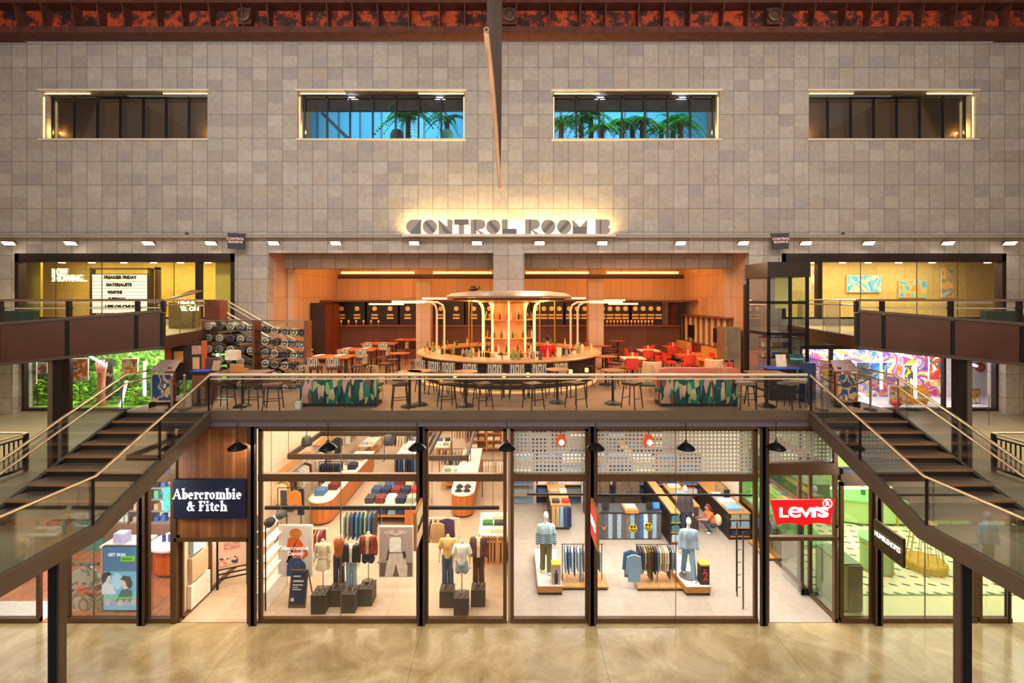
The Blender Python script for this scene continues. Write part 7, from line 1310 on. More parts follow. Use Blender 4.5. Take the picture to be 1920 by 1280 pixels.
# menu boards, lecterns, posts
for s, sd in ((-1, 'stair rack'), (1, 'vestibule')):
    Y = 13.9; px = 303 if s < 0 else 1589; x = X(px, Y)
    t = thing('poster_stand', 'framed blue poster with tan drawings standing at the stair top, %s side' % sd, 'poster stand', (x, Y, ZT)); M().box(x - .31, x + .31, Y, Y + .04, ZT + .16, ZT + .98).go('frame', pm(S(196, 176, 150), .4) if s < 0 else pm(S(170, 120, 76), .4), t); M().box(x - .27, x + .27, Y - .006, Y, ZT + .2, ZT + .94).go('print', art([S(36, 64, 110), S(40, 70, 120), S(206, 160, 100), S(44, 78, 124), S(226, 190, 140)], 3.2, s + 2, 1.5), t)
    for q in (-.28, .28): M().box(x + q - .02, x + q + .02, Y - .1, Y + .14, ZT, ZT + .16).go('foot', DARK, t)
    Y2 = 14.3; x2 = X(305 if s < 0 else 1587, Y2); t = thing('lectern', 'menu lectern with pale pink sloping top behind the blue poster, %s side' % sd, 'lectern', (x2, Y2, ZT)); M().add([(x2 - .36, Y2 - .05, ZT + 1.0), (x2 + .36, Y2 - .05, ZT + 1.02), (x2 + .32, Y2 + .3, ZT + 1.3), (x2 - .26, Y2 + .3, ZT + 1.28), (x2 - .36, Y2 - .02, ZT + .96), (x2 + .36, Y2 - .02, ZT + .98), (x2 + .32, Y2 + .33, ZT + 1.26), (x2 - .26, Y2 + .33, ZT + 1.24)], [(0, 1, 2, 3), (4, 5, 6, 7), (0, 1, 5, 4), (1, 2, 6, 5), (2, 3, 7, 6), (3, 0, 4, 7)]).go('sloping_top', pm(S(206, 180, 176), .5), t); M().box(x2 + .2 * -s - .05, x2 + .2 * -s + .05, Y2, Y2 + .2, ZT, ZT + 1.1).go('post', pm(S(110, 44, 34), .5), t); M().box(x2 - .25, x2 + .25, Y2 - .05, Y2 + .3, ZT, ZT + .04).go('base', DARK, t)
    for k, px in enumerate(((322, 346) if s < 0 else (1541, 1632))):
        x, Y3 = G(px, 768, ZT); t = thing('queue_post', 'slim brushed steel queue post at the stair top, %s side, %s of two' % (sd, ORD[k]), 'post', (x, Y3, ZT), 'queue posts'); M().tube([(x, Y3, ZT), (x, Y3, ZT + .95)], .03, 10).go('pole', CHROME, t); M().lathe([(.17, 0), (.16, .025), (0, .03)], (x, Y3, ZT), 18).go('base', DARK, t); M().ball((x, Y3, ZT + .97), .04).go('cap', CHROME, t)
    xa, xb = [X(p, 13.6) for p in ((322, 346) if s < 0 else (1541, 1632))]
    tag(M().tube([(xa + (xb - xa) * i / 8, 13.58, ZT + .9 - .22 * math.sin(PI * i / 8)) for i in range(9)], .018, 6).go('barrier_rope', pm(S(80, 36, 30), .7)), 'dark rope hung between queue posts at the stair top, %s side' % sd, 'rope')
Y = 14.9; x0, x1 = X(316, Y), X(371, Y); t = thing('menu_board', 'orange-framed black menu board pinned with paper sheets by the drum rack', 'menu board', ((x0 + x1) / 2, Y, ZT)); OR_ = pm(S(206, 96, 40), .5)
M().add([(x0, Y, ZT + .6), (x1, Y + .3, ZT + .6), (x1, Y + .3, Z(642, Y)), (x0, Y, Z(652, Y)), (x0, Y + .03, ZT + .6), (x1, Y + .33, ZT + .6), (x1, Y + .33, Z(642, Y)), (x0, Y + .03, Z(652, Y))], [(0, 1, 2, 3), (4, 5, 6, 7), (0, 1, 5, 4), (1, 2, 6, 5), (2, 3, 7, 6), (3, 0, 4, 7)]).go('board', pm(S(44, 32, 28), .5, 0, .4, 8), t)
M().box(x0 - .08, x0 + .08, Y - .06, Y + .06, ZT, Z(645, Y)).go('frame_post', OR_, t); M().box(x1 - .04, x1 + .06, Y + .24, Y + .36, ZT, Z(640, Y)).go('frame_post', OR_, t)
for k, (a, b_, c, d_) in enumerate(((.16, .42, .5, .82), (.66, .93, .72, .97), (.68, .88, .3, .64))):
    p = lambda u_, v_: (x0 + u_ * (x1 - x0), Y + .3 * u_ - .015, ZT + .6 + v_ * (Z(647, Y) - ZT - .6))
    M().quad(p(a, c), p(b_, c), p(b_, d_), p(a, d_)).go('paper_sheet', pm(S(*[(236, 160, 70), (206, 150, 120), (226, 176, 120)][k]), .6), t)
Y = 14.1; tz = ZT + 1.02
t = thing('slatted_crate', 'small slatted wooden crate on the high table at the stair rack end', 'crate', (X(448, Y), Y, tz)); M().box(X(436, Y), X(461, Y), Y - .1, Y + .15, tz, tz + .06).go('base', OAKX, t)
for q in range(4): M().box(X(436, Y), X(461, Y), Y - .12, Y - .1, tz + q * .06, tz + q * .06 + .05).go('slat', OAKX, t)
t = thing('square_lamp', 'cream square-shaded lamp on the high table at the stair rack end', 'lamp', (X(427, Y), Y + .2, tz)); M().box(X(416, Y), X(438, Y), Y + .15, Y + .4, tz + .3, tz + .58).go('shade', pm(S(226, 206, 176), .6), t); M().tube([(X(427, Y), Y + .27, tz), (X(427, Y), Y + .27, tz + .3)], .03, 8).go('stem', DARK, t)
t = thing('card_holder', 'tilted card holder beside the slatted crate', 'card holder', (X(405, Y), Y, tz)); M().cb((X(406, Y), Y, tz + .16), (.22, .03, .3), rx=-.3).go('card', pm(S(170, 140, 110), .5), t); M().box(X(400, Y), X(412, Y), Y - .05, Y + .1, tz, tz + .03).go('base', BLACK, t)
xd = X(380, 14.2); t = thing('host_desk', 'host desk with bright blue top at the stair top by the menu board', 'desk', (xd, 14.2, ZT)); M().cb((xd, 14.2, tz), (.52, .42, .03)).go('top', pm(S(40, 70, 190), .4), t); M().box(xd - .22, xd + .22, 14.05, 14.36, ZT, tz - .015).go('body', pm(S(60, 40, 34), .5), t); M().box(xd - .2, xd + .2, 14.03, 14.05, ZT + .5, ZT + .9).go('front_panel', pm(S(120, 70, 46), .5), t)
tag(M().box(X(385, 15), X(400, 15), 15, 15.2, ZT, Z(672, 15)).go('speaker_box', pm(S(90, 60, 46), .5)), 'brown upright box behind the blue-topped host desk', 'box')
tag(M().box(X(553, 13.7), X(563, 13.7), 13.7, 13.85, ZT, ZT + .2).go('table_number', WHITE), 'small white floor sign at the stair rack end of the teal banquette', 'sign')
# glass vestibule
t = thing('glass_vestibule', 'dark-framed glass vestibule with cornice at the sofa end of the terrace', 'vestibule', (9.2, 16.8, ZT)); y0_, y1_ = 16.0, 17.5; x0, x1 = X(1440, 16), X(1517, 16); zt_ = Z(491, 16)
M().box(x0 - .03, x1 + .03, y0_ - .03, y1_, zt_ - .5, zt_).go('cornice', pm(S(66, 54, 46), .35, .5), t)
for a, c in ((x0, y0_), (x0 + .72, y0_), (x1 - .08, y0_), (x0, y1_ - .08)): M().box(a, a + .08, c, c + .08, ZT, zt_ - .5).go('post', DARK, t)
for z_ in (Z(626, 16), Z(567, 16), ZT + .02): M().box(x0, x1, y0_ + .01, y0_ + .07, z_ - .05, z_ + .05).go('rail', DARK, t); M().box(x0 + .01, x0 + .07, y0_, y1_, z_ - .05, z_ + .05).go('rail', DARK, t)
M().box(x0, x1, y0_ + .03, y0_ + .045, ZT, zt_ - .5).go('front_glass', glass((.8, .86, .86, 1), 1.0, 'vestibule_glass', .03), t); M().box(x0 + .03, x0 + .045, y0_, y1_, ZT, zt_ - .5).go('side_glass', SHOPGL, t)
for q in range(3): M().box(x0 + .1, x1 - .1, y0_ + .5, y0_ + .8, ZT + 1.1 + q * .35, ZT + 1.13 + q * .35).go('display_shelf', DARK, t)
M().box(x0 + .75, x1 - .1, y0_ + .9, y0_ + .93, 8.9, 10.0).go('menu_panel', em(S(226, 196, 110), .55), t)
for k in range(9): tag(M().box(x0 + .16 + (k % 3) * .36, x0 + .4 + (k % 3) * .36, y0_ + .55, y0_ + .72, ZT + 1.13 + k // 3 * .35, ZT + 1.3 + k // 3 * .35).go('display_box', pm(S(*[(226, 206, 180), (60, 110, 190), (206, 160, 110), (236, 226, 206), (196, 150, 100), (80, 70, 66), (40, 80, 150), (230, 220, 210), (180, 120, 80)][k]), .5)), 'small packet in the glass vestibule, %s along the %s shelf' % (ORD[k % 3], ORD[k // 3]), 'packet', 'packets in the vestibule')
st('pillar_vestibule', M().box(X(1396, 17.6), X(1402, 17.6), 17.55, 17.7, ZT, Z(533, 17.6)), BLACK)
t = thing('blue_table', 'dark table with bright blue top in front of the glass vestibule', 'table', (X(1470, 14.8), 14.8, ZT)); M().box(X(1438, 14.8), X(1502, 14.8), 14.7, 15.3, ZT + .98, ZT + 1.02).go('top', pm(S(50, 90, 180), .4), t); M().box(X(1445, 14.8), X(1495, 14.8), 14.85, 15.2, ZT, ZT + .98).go('body', pm(S(40, 34, 32), .5), t)
tag(M().cb((X(1466, 14.9), 14.95, ZT + 1.22), (.3, .04, .38), rx=-.15).go('menu_card', pm(S(226, 206, 170), .6)), 'cream menu card standing on the blue-topped table', 'card')
t = thing('chalk_sign', 'dark green sign with pale lettering beside the cream menu card', 'sign', (X(1497, 15), 15.1, ZT + 1.02)); M().cb((X(1496, 15), 15.1, ZT + 1.25), (.42, .05, .3)).go('panel', pm(S(20, 84, 76), .5), t); M().cb((X(1496, 15), 15.1, ZT + 1.06), (.4, .12, .08)).go('base', pm(S(120, 66, 40), .5), t); letters('lettering', 'Welcome', (X(1496, 15), 15.06, ZT + 1.26), .1, WHITE, t, .002)
tag(M().box(X(1505, 14.6), X(1526, 14.6), 14.5, 14.8, ZT, ZT + 1.2).go('payment_post', pm(S(40, 60, 90), .5)), 'navy upright post box at the stair top beside the blue-topped table', 'box')
# ------------------------------------------------------------------ restaurant light
OR = (1, .4, .09)
area('restaurant_lamp', (-6, 24.2, 12.2), 5.5, 330, OR, sy=3.6); area('restaurant_lamp', (6, 24.2, 12.2), 5.5, 330, OR, sy=3.6); area('restaurant_lamp', (0, 23.8, 12.2), 5, 150, (1, .46, .12), sy=3.6)
area('terrace_lamp', (-5, 18.6, 10.9), 5, 330, (1, .55, .2), sy=1.2); area('terrace_lamp', (5, 18.6, 10.9), 5, 330, (1, .52, .18), sy=1.2)
for k in range(4): a = PI / 4 + k * PI / 2; point('bar_glow', (CX + 1.9 * math.cos(a), CY + 1.9 * math.sin(a), 9.0), 70, (1, .5, .14), .2)
for k, (px, py) in enumerate(((1070, 697), (1100, 694), (990, 703), (945, 704), (918, 704), (853, 704))):
    x, Y = G(px, py, ZT + .95) if False else (X(px, 15.2), 15.2); t = thing('candle_lamp', 'small glowing amber candle lamp near the round bar, %s from the stair rack end' % ORD[5 - k], 'candle', (x, Y, ZT + .8)); M().lathe([(.05, 0), (.06, .06), (.05, .12), (0, .12)], (x, Y, Z(py + 3, Y)), 10).go('glass_cup', em((1, .5, .1, 1), 4), t); M().tube([(x, Y, ZT), (x, Y, Z(py + 3, Y))], .02, 6).go('stand', BLACK, t)
# ================================================================== cinema level window
CON = tile('yellow_lit_concrete', [S(206, 176, 110), S(214, 184, 118), S(196, 168, 104)], 1.35, 1.6, (0, 0), .015, line=.6, every=1, nvar=.3)  # part of the lamps' yellow light is put into the concrete colour
HDR = pm(S(52, 38, 34), .45, .4, .1, name='dark_header')
for s, (p0, p1) in ((-1, (28, 440)), (1, (1466, 1886))):
    nm = ('cinema', 'picture gallery')[s > 0]; a, c = X(p0, W), X(p1, W); z0, z1 = ZU + .27, Z(475, W); k = (18, 19)[s > 0]
    A2, C2 = (a - 3, c) if s < 0 else (a, c + 3)
    w = ste('window_%d' % k, ((a + c) / 2, W, z0)); m = M().box(a, c, W - .02, W + .3, Z(491, W), z1).box(a, a + .16, W - .02, W + .3, z0, z1).box(c - .16, c, W - .02, W + .3, z0, z1).box(a, c, W, W + .3, z0, z0 + .08)
    mul = (370,) if s < 0 else (1538,)
    for q in mul: m.box(X(q - 4, W), X(q + 4, W), W, W + .25, z0, z1)
    m.go('window_frame', HDR, w); M().box(a, c, W + .1, W + .115, z0, z1).go('pane', SHOPGL, w)
    for q in ((100, 187, 323) if s < 0 else (1617, 1723, 1800)): M().box(X(q, W) - .008, X(q, W) + .008, W + .09, W + .12, z0, z1).go('pane_joint', DKB, w)
    st('floor_upper_room_%d' % k, M().box(A2, C2, W + .02, W + 3.6, z0 - .1, z0), pm(S(200, 180, 110), .4)); st('ceiling_upper_room_%d' % k, M().box(A2, C2, W + .45, W + 3.6, 11.3, 11.4), pm(S(120, 96, 60), .8))
    st('wall_upper_room_%d' % k, M().box(A2, C2, W + 3.4, W + 3.6, z0, 11.3), CON)
    st('wall_upper_side_%d' % k, M().box(A2 - .1, A2, W + .45, W + 3.4, z0, 11.3).box(C2, C2 + .1, W + .45, W + 3.4, z0, 11.3), CON)
    area('upper_room_lamp', ((a + c) / 2, W + 1.6, 11.2), 9, 470, (1, .78, .2) if s < 0 else (1, .86, .5), sy=1.6)
    for q, px in enumerate((116, 172, 232, 288, 338, 390) if s < 0 else (1526, 1580, 1628, 1685, 1748, 1852)):
        cc_ = (X(px, W + 1.2), W + 1.2, Z(492, W + 1.2)); t = thing('track_spot', 'small white ceiling spotlight inside the %s window, %s along' % (nm, ORD[q]), 'spotlight', cc_, nm + ' ceiling spots'); M().tube([(cc_[0], cc_[1], 11.3), (cc_[0], cc_[1], cc_[2] + .08)], .015, 5).go('rod', BLACK, t); M().lathe([(0, -.02), (.12, -.02), (.13, .08), (0, .1)], cc_, 12).go('lamp_head', em((1, .92, .75, 1), 14), t)
YS = W + 3.35
NEO = em((1, .97, .5, 1), 2.0)
t = thing('neon_sign', 'glowing yellow neon lettering reading NOW SHOWING on the cinema wall', 'sign', (X(127, W + .5), W + .5, 10.2)); 
letters('lettering', 'NOW', (X(97, W + .5), W + .5, Z(510, W + .5)), .4, NEO, t, .02, bold=.004, width=X(126, W) - X(97, W), align='LEFT'); letters('lettering', 'SHOWING...', (X(97, W + .5), W + .5, Z(522, W + .5)), .4, NEO, t, .02, bold=.004, width=X(164, W) - X(97, W), align='LEFT')
M().box(X(96, W + .5), X(166, W + .5), W + .54, W + .55, Z(529, W + .5), Z(503, W + .5)).go('clear_backing', SHOPGL, t)
for q in (100, 160): M().tube([(X(q, W + .5), W + .545, Z(504, W + .5)), (X(q, W + .5), W + .545, 11.3)], .008, 5).go('cable', DKB, t)
Y = W + 1.6; t = thing('film_lightbox', 'white cinema lightbox board listing films in black letters', 'lightbox', (X(225, Y), Y, ZU + .27)); x0, x1, z1, z0 = X(172, Y), X(277, Y), Z(513, Y), Z(588, Y)
M().box(x0, x1, Y, Y + .2, z0, z1).go('case', BLACK, t); M().box(x0 + .03, x1 - .03, Y - .01, Y, z0 + .03, z1 - .03).go('light_face', em((1, .95, .78, 1), .72), t)
for q in range(12): zz = z0 + .03 + (z1 - z0 - .06) * q / 11; M().box(x0 + .03, x1 - .03, Y - .02, Y - .01, zz - .008, zz + .008).go('letter_rail', pm(S(110, 100, 80), .5), t)
for q, (s_, px, py, wd_) in enumerate((('FREAKIER FRIDAY', 226, 520, 62), ('MATERIALISTS', 224, 534, 48), ('WEAPONS', 216, 548, 28), ('SUPERMAN', 220, 561, 32), ('LIFE OF CHUCK', 230, 575, 66))): letters('lettering', s_, (X(px, Y), Y - .025, Z(py, Y)), .2, BLACK, t, .003, bold=.014, width=wd_ * Y / F)
m = M().box(X(168, Y), X(172, Y), Y, Y + .2, ZU + .27, Z(503, Y)).box(X(277, Y), X(283, Y), Y, Y + .2, ZU + .27, Z(503, Y)).box(X(290, Y), X(296, Y), Y, Y + .2, ZU + .27, Z(500, Y)).box(X(168, Y), X(296, Y), Y, Y + .2, Z(505, Y), Z(502, Y)); m.go('steel_frame', DKB, t)
for q, (px, cc_) in enumerate(((60, (206, 186, 40)), (420, (226, 206, 90)))): st('wall_yellow_panel_%d' % (q + 1), M().box(X(px - 16, W + .8), X(px + 16, W + .8), W + .8, W + .9, ZU + .27, 11.3), pm(S(*cc_), .5, 0, .06, 1))
t = thing('kiosk_sign', 'small kiosk with glowing yellow letters standing outside the cinema window', 'kiosk', (X(352, 17.6), 17.6, ZU)); Y = 17.6
M().box(X(316, Y), X(360, Y), Y, Y + .5, ZU, Z(567, Y)).go('body', pm(S(120, 100, 40), .5), t); M().add([(X(313, Y), Y - .05, Z(563, Y)), (X(362, Y), Y - .05, Z(552, Y)), (X(362, Y), Y + .6, Z(545, Y)), (X(338, Y), Y + .6, Z(545, Y)), (X(313, Y), Y - .05, Z(561, Y)), (X(362, Y), Y - .05, Z(550, Y)), (X(362, Y), Y + .6, Z(543, Y)), (X(338, Y), Y + .6, Z(543, Y))], [(0, 1, 2, 3), (4, 5, 6, 7), (0, 1, 5, 4), (1, 2, 6, 5), (2, 3, 7, 6), (3, 0, 4, 7)]).go('roof', pm(S(96, 64, 50), .5), t)
letters('lettering', 'SMA', (X(352, Y), Y - .05, Z(569, Y)), .22, NEO, t, .01, bold=.006, width=34 * Y / F); letters('lettering', "'EL ON", (X(357, Y), Y - .05, Z(579, Y)), .22, NEO, t, .01, bold=.006, width=34 * Y / F)
tag(M().box(X(383, 17.4), X(412, 17.4), 17.4, 17.9, ZU, Z(563, 17.4)).go('ticket_desk', pm(S(110, 56, 40), .5, 0, .2, 4)), 'dark red-brown desk beside the glowing kiosk outside the cinema window', 'desk')
for k, (p0, p1, q0, q1, cs, sd, lab) in enumerate(((1588, 1652, 516, 548, [S(40, 150, 240), S(60, 170, 250), S(80, 170, 220), S(226, 206, 150), S(60, 160, 230), S(110, 180, 210)], 1, 'wide turquoise seaside painting'), (1686, 1738, 526, 558, [S(40, 140, 230), S(60, 160, 226), S(90, 180, 220), S(226, 180, 70), S(214, 140, 60), S(120, 190, 180)], 4, 'smaller turquoise painting with orange sails'), (1765, 1789, 502, 558, [S(150, 170, 200), S(180, 190, 206), S(130, 130, 130), S(226, 170, 100)], 7, 'tall narrow grey painting'), (1522, 1532, 500, 545, [S(226, 214, 200), S(230, 150, 60), S(120, 100, 130), S(236, 220, 206)], 9, 'narrow pale abstract painting'))):
    Y = W + 3.3 if k < 3 else W + 2.2; x0, x1, z1, z0 = X(p0, Y), X(p1, Y), Z(q0, Y), Z(q1, Y); t = thing('painting', lab + ' in the picture gallery window', 'painting', ((x0 + x1) / 2, Y, z0)); M().box(x0, x1, Y, Y + .05, z0, z1).go('stretcher', CREAM, t); M().box(x0 + .02, x1 - .02, Y - .006, Y, z0 + .02, z1 - .02).go('canvas', art(cs, 1.6, sd, 2.2, interp='LINEAR'), t)
# ------------------------------------------------------------------ gallery-level shop windows
for s, (p0, p1) in ((-1, (40, 430)), (1, (1500, 1872))):
    nm = ('garden', 'art')[s > 0]; a, c = X(p0, W), X(p1, W); A2, C2 = (a - 2.6, c) if s < 0 else (a, c + 2.6); k = (20, 21)[s > 0]; z0, z1 = ZG + .05, Z(648, W)
    w = ste('window_%d' % k, ((a + c) / 2, W, z0)); m = M().box(a, c, W - .02, W + .25, z0, z0 + .1).box(a, c, W - .02, W + .25, z1 - .14, z1).box(a, a + .1, W, W + .2, z0, z1).box(c - .1, c, W, W + .2, z0, z1)
    for q in ((92, 128, 330) if s < 0 else (1560, 1772, 1800)): m.box(X(q, W) - .05, X(q, W) + .05, W, W + .15, z0, z1)
    m.go('window_frame', HDR, w); M().box(a, c, W + .1, W + .115, z0, z1).go('pane', SHOPGL, w)
    st('floor_window_%d' % k, M().box(A2, C2, W + .3, W + 3, z0, z0 + .06), pm(S(130, 184, 30), .9, 0, .4, 12) if s < 0 else pm(S(226, 220, 220), .5)); st('ceiling_window_%d' % k, M().box(A2, C2, W + .45, W + 3, z1, z1 + .05), pm(S(90, 90, 80), .8))
    st('wall_window_side_%d' % k, M().box(A2 - .05, A2, W + .45, W + 3, z0, z1).box(C2, C2 + .05, W + .45, W + 3, z0, z1), pm(S(90, 90, 80), .8))
    area('window_lamp', ((a + c) / 2, W + 1.2, z1 - .05), 7.5, 560 if s < 0 else 330, (1, 1, .86) if s < 0 else (1, .93, .96), sy=1.4)
    for q in range(2 if s < 0 else 1): pass
JUN, nt, bs = newmat('foliage_backdrop'); tc = N(nt, 'ShaderNodeTexCoord'); nz = N(nt, 'ShaderNodeTexNoise'); nz.inputs['Scale'].default_value = 3.4; nz.inputs['Detail'].default_value = 12; nz.inputs['Distortion'].default_value = 1.0; nz.inputs['Roughness'].default_value = .78; nt.links.new(tc.outputs['Object'], nz.inputs[0])
nt.links.new(ramp(nt, nz.outputs[0], [(.36, S(10, 30, 10)), (.46, S(44, 92, 24)), (.54, S(104, 150, 40)), (.62, S(196, 206, 110))]), bs.inputs['Base Color'])
Y = W + 2.7; st('wall_garden_display', M().box(X(40, Y) - 1.2, X(430, Y) + .6, Y, Y + .1, ZG, 7.3), JUN)
# leaf masses in the garden window
LEAF = [pm(S(50, 130, 30), .6, 0, .4, 5), pm(S(150, 206, 40), .6, 0, .35, 5), pm(S(24, 84, 24), .6, 0, .3, 5)]
def leaf(m, b_, d, L, w_):
    d = Vector(d).normalized(); sd = d.cross(Vector((0, 0, 1)));  sd = sd.normalized() if sd.length > .1 else Vector((1, 0, 0)); b_ = Vector(b_); mid = b_ + d * L * .5 + Vector((0, 0, L * .06)); tip = b_ + d * L - Vector((0, 0, L * .1))
    m.add([b_, mid + sd * w_, tip, mid - sd * w_], [(0, 1, 2), (0, 2, 3)])
pl_ = [(70, .5, 1.1), (112, .8, .5), (150, .6, .9), (170, .9, 1.2), (200, .7, .6), (225, 1.0, 1.0), (255, .6, .7), (290, .9, 1.1), (320, .7, .8), (350, .8, 1.3), (140, 1.6, 1.7), (240, 1.7, 1.6), (305, 1.6, 1.8), (90, 1.5, 1.5)]
for k, (px, dy, hh) in enumerate(pl_):
    y = W + .35 + dy; x = X(px, y); t = thing('leafy_plant', 'lush green plant in the garden display window, %s planted' % ORD[k], 'plant', (x, y, ZG + .1), 'plants of the garden display'); m = M()
    for q in range(70):
        h_ = random.uniform(.05, hh); a = random.uniform(0, 2 * PI); r_ = random.uniform(.0, .25); leaf(m, (x + r_ * math.cos(a), y + r_ * .6 * math.sin(a), ZG + .1 + h_), (math.cos(a), math.sin(a) * .6, random.uniform(-.3, .6)), random.uniform(.2, .42), random.uniform(.04, .08))
    m.go('foliage', LEAF[1 if dy < .75 else (k % 2) * 2], t, flat=True); M().tube([(x, y, ZG + .1), (x, y, ZG + .1 + hh * .9)], .02, 6).go('stem', pm(S(80, 60, 30), .7), t)
TUB = em((.86, .94, 1, 1), 8)
def tube_lamp(label, p, q, Y):
    t = thing('tube_light', label, 'light', (X(p[0], Y), Y, Z(q[1], Y))); M().tube([(X(p[0], Y), Y, Z(p[1], Y)), (X(q[0], Y), Y, Z(q[1], Y))], .045, 8).go('tube', TUB, t); M().tube([(X(p[0], Y), Y + .02, Z(p[1], Y)), (X(p[0], Y), Y + .02, 7.25)], .006, 4).go('wire', CHROME, t)
tube_lamp('white tube light slanting across the upper garden display', (165, 665), (200, 686), W + .6); tube_lamp('leaning white tube light low in the garden display', (238, 714), (226, 762), W + .6); tube_lamp('upright white tube light in the garden display beside the pink lectern', (271, 678), (272, 742), W + .6); tube_lamp('upright white tube light in the garden display behind the host desk', (408, 656), (408, 676), W + .5)
for k, (p0, p1, q0, q1, cs, sd, lab) in enumerate(((129, 165, 672, 713, [S(236, 230, 226), S(226, 90, 40), S(240, 130, 60), S(250, 240, 236), S(70, 90, 110)], 2, 'white painting with orange blooms'), (228, 258, 672, 702, [S(60, 40, 24), S(226, 130, 40), S(246, 220, 190), S(236, 150, 60), S(40, 50, 30)], 5, 'orange and cream striped tiger-toned painting'), (50, 68, 676, 720, [S(120, 110, 70), S(206, 190, 140), S(60, 90, 50)], 8, 'olive panel painting'), (70, 88, 680, 700, [S(60, 150, 110), S(206, 60, 90), S(240, 220, 220), S(80, 170, 120)], 11, 'small painting with red blossom'))):
    Y = W + .5; x0, x1, z1, z0 = X(p0, Y), X(p1, Y), Z(q0, Y), Z(q1, Y); t = thing('painting', lab + ' in the garden display window', 'painting', ((x0 + x1) / 2, Y, z0)); M().box(x0, x1, Y, Y + .04, z0, z1).go('stretcher', WHITE, t); M().box(x0 + .02, x1 - .02, Y - .006, Y, z0 + .02, z1 - .02).go('canvas', art(cs, 3.2, sd, 1.5), t); M().tube([((x0 + x1) / 2, Y + .02, z1), ((x0 + x1) / 2, Y + .02, 7.25)], .006, 4).go('wire', CHROME, t)
Y = W + .7; x0 = X(190, Y); t = thing('carved_figure', 'pink hand-shaped column sculpture before a dark panel in the garden display', 'sculpture', (x0, Y, ZG + .1)); M().loft([(x0, Y, ZG + .1, .2, .14), (x0, Y, ZG + .7, .15, .1), (x0, Y, ZG + 1.3, .16, .1), (x0, Y, ZG + 1.55, .2, .1)]).go('column', pm(S(206, 120, 96), .6, 0, .2, 6), t); M().box(x0 - .3, x0 + .3, Y + .2, Y + .24, ZG + .3, ZG + 2.1).go('dark_panel', pm(S(50, 44, 40), .6), t)
for q in range(5): M().tube([(x0 - .14 + q * .07, Y, ZG + 1.5), (x0 - .24 + q * .12, Y, ZG + 1.95 + .1 * (q in (1, 2, 3)))], [.045, .028], 8).go('finger', pm(S(214, 140, 116), .6), t)
letters('lettering', 'Art of', (X(215, W + .13), W + .09, Z(703, W)), .26, pm(S(236, 230, 200), .4), None, .003).name = 'window_lettering'
tag(bpy.data.objects['window_lettering'], 'pale window lettering on the garden display glass', 'lettering')
# art display
Y = W + 2.6; st('wall_art_display', M().box(X(1500, Y) - .5, X(1772, Y), Y, Y + .1, ZG, 7.3), art([S(180, 40, 110), S(226, 110, 50), S(206, 170, 190), S(100, 90, 180), S(200, 76, 136), S(220, 190, 70), S(236, 226, 226), S(230, 170, 190), S(70, 140, 200), S(236, 200, 90), S(206, 70, 120)], 1.25, 6, 2.2)); st('wall_art_white', M().box(X(1772, Y), X(1872, Y) + 1.2, Y, Y + .1, ZG, 7.3), pm(S(226, 216, 216), .6))
for k, (p0, p1, q0, q1, cs, sd, lab) in enumerate(((1606, 1664, 679, 712, [S(30, 100, 206), S(60, 140, 220), S(236, 220, 150), S(90, 150, 220), S(226, 170, 90)], 3, 'wide blue painting with yellow flecks'), (1695, 1720, 684, 722, [S(240, 226, 150), S(250, 240, 200), S(80, 70, 60), S(236, 190, 60)], 6, 'pale yellow painting with dark figure'), (1742, 1768, 665, 713, [S(246, 240, 226), S(236, 100, 40), S(226, 60, 50), S(60, 120, 90), S(250, 230, 200)], 9, 'poster-like painting with orange shape'), (1667, 1708, 722, 768, [S(226, 150, 130), S(196, 50, 60), S(60, 130, 80), S(236, 170, 60), S(236, 190, 170), S(190, 40, 70)], 12, 'large floral red and green board'), (1536, 1560, 674, 730, [S(240, 130, 60), S(226, 90, 170), S(240, 200, 60), S(80, 150, 220), S(240, 220, 220)], 15, 'tall multicoloured striped board'), (1819, 1838, 729, 762, [S(236, 230, 226), S(240, 236, 230), S(206, 150, 60), S(60, 60, 60)], 18, 'white framed print with yellow flowers'))):
    Y = W + .6 + .1 * k; x0, x1, z1, z0 = X(p0, Y), X(p1, Y), Z(q0, Y), max(ZG + .12, Z(q1, Y)); t = thing('painting', lab + ' in the art display window', 'painting', ((x0 + x1) / 2, Y, z0)); M().box(x0, x1, Y, Y + .05, z0, z1).go('stretcher', WHITE if k != 5 else BLACK, t); M().box(x0 + .025, x1 - .025, Y - .006, Y, z0 + .025, z1 - .025).go('canvas', art(cs, 2.6, sd, 2.2), t)
    if k not in (3, 5): M().tube([((x0 + x1) / 2, Y + .02, z1), ((x0 + x1) / 2, Y + .02, 7.25)], .006, 4).go('wire', CHROME, t)
Y = W + .9; t = thing('disc_sculpture', 'big orange disc on edge in the art display window', 'sculpture', (X(1722, Y), Y, ZG + .1)); M().disc((X(1722, Y), Y, Z(743, Y)), .42, 'y', .1, 32, .5).go('disc', pm(S(240, 150, 16), .4), t); M().box(X(1708, Y), X(1738, Y), Y - .06, Y - .05, Z(747, Y), Z(743, Y)).go('pale_bar', WHITE, t); M().box(X(1712, Y), X(1732, Y), Y - .1, Y + .1, ZG + .05, ZG + .16).go('base', WHITE, t)
tag(M().ball((X(1680, W + .45), W + .45, ZG + .26), .2, .16, .15).go('red_cushion', pm(S(236, 40, 60), .6)), 'red rounded object on the art display floor below the floral board', 'cushion'); t = thing('round_plaque', 'dark red round plaque on the white end wall of the art display', 'plaque', (X(1838, W + 2), W + 2, 6.6)); M().disc((X(1838, W + 2.5), W + 2.5, Z(688, W + 2.5)), .22, 'y', .06, 24).go('disc', pm(S(150, 40, 50), .5), t); M().disc((X(1838, W + 2.5), W + 2.46, Z(688, W + 2.5)), .12, 'y', .03, 20).go('inner_disc', pm(S(206, 60, 70), .5), t)
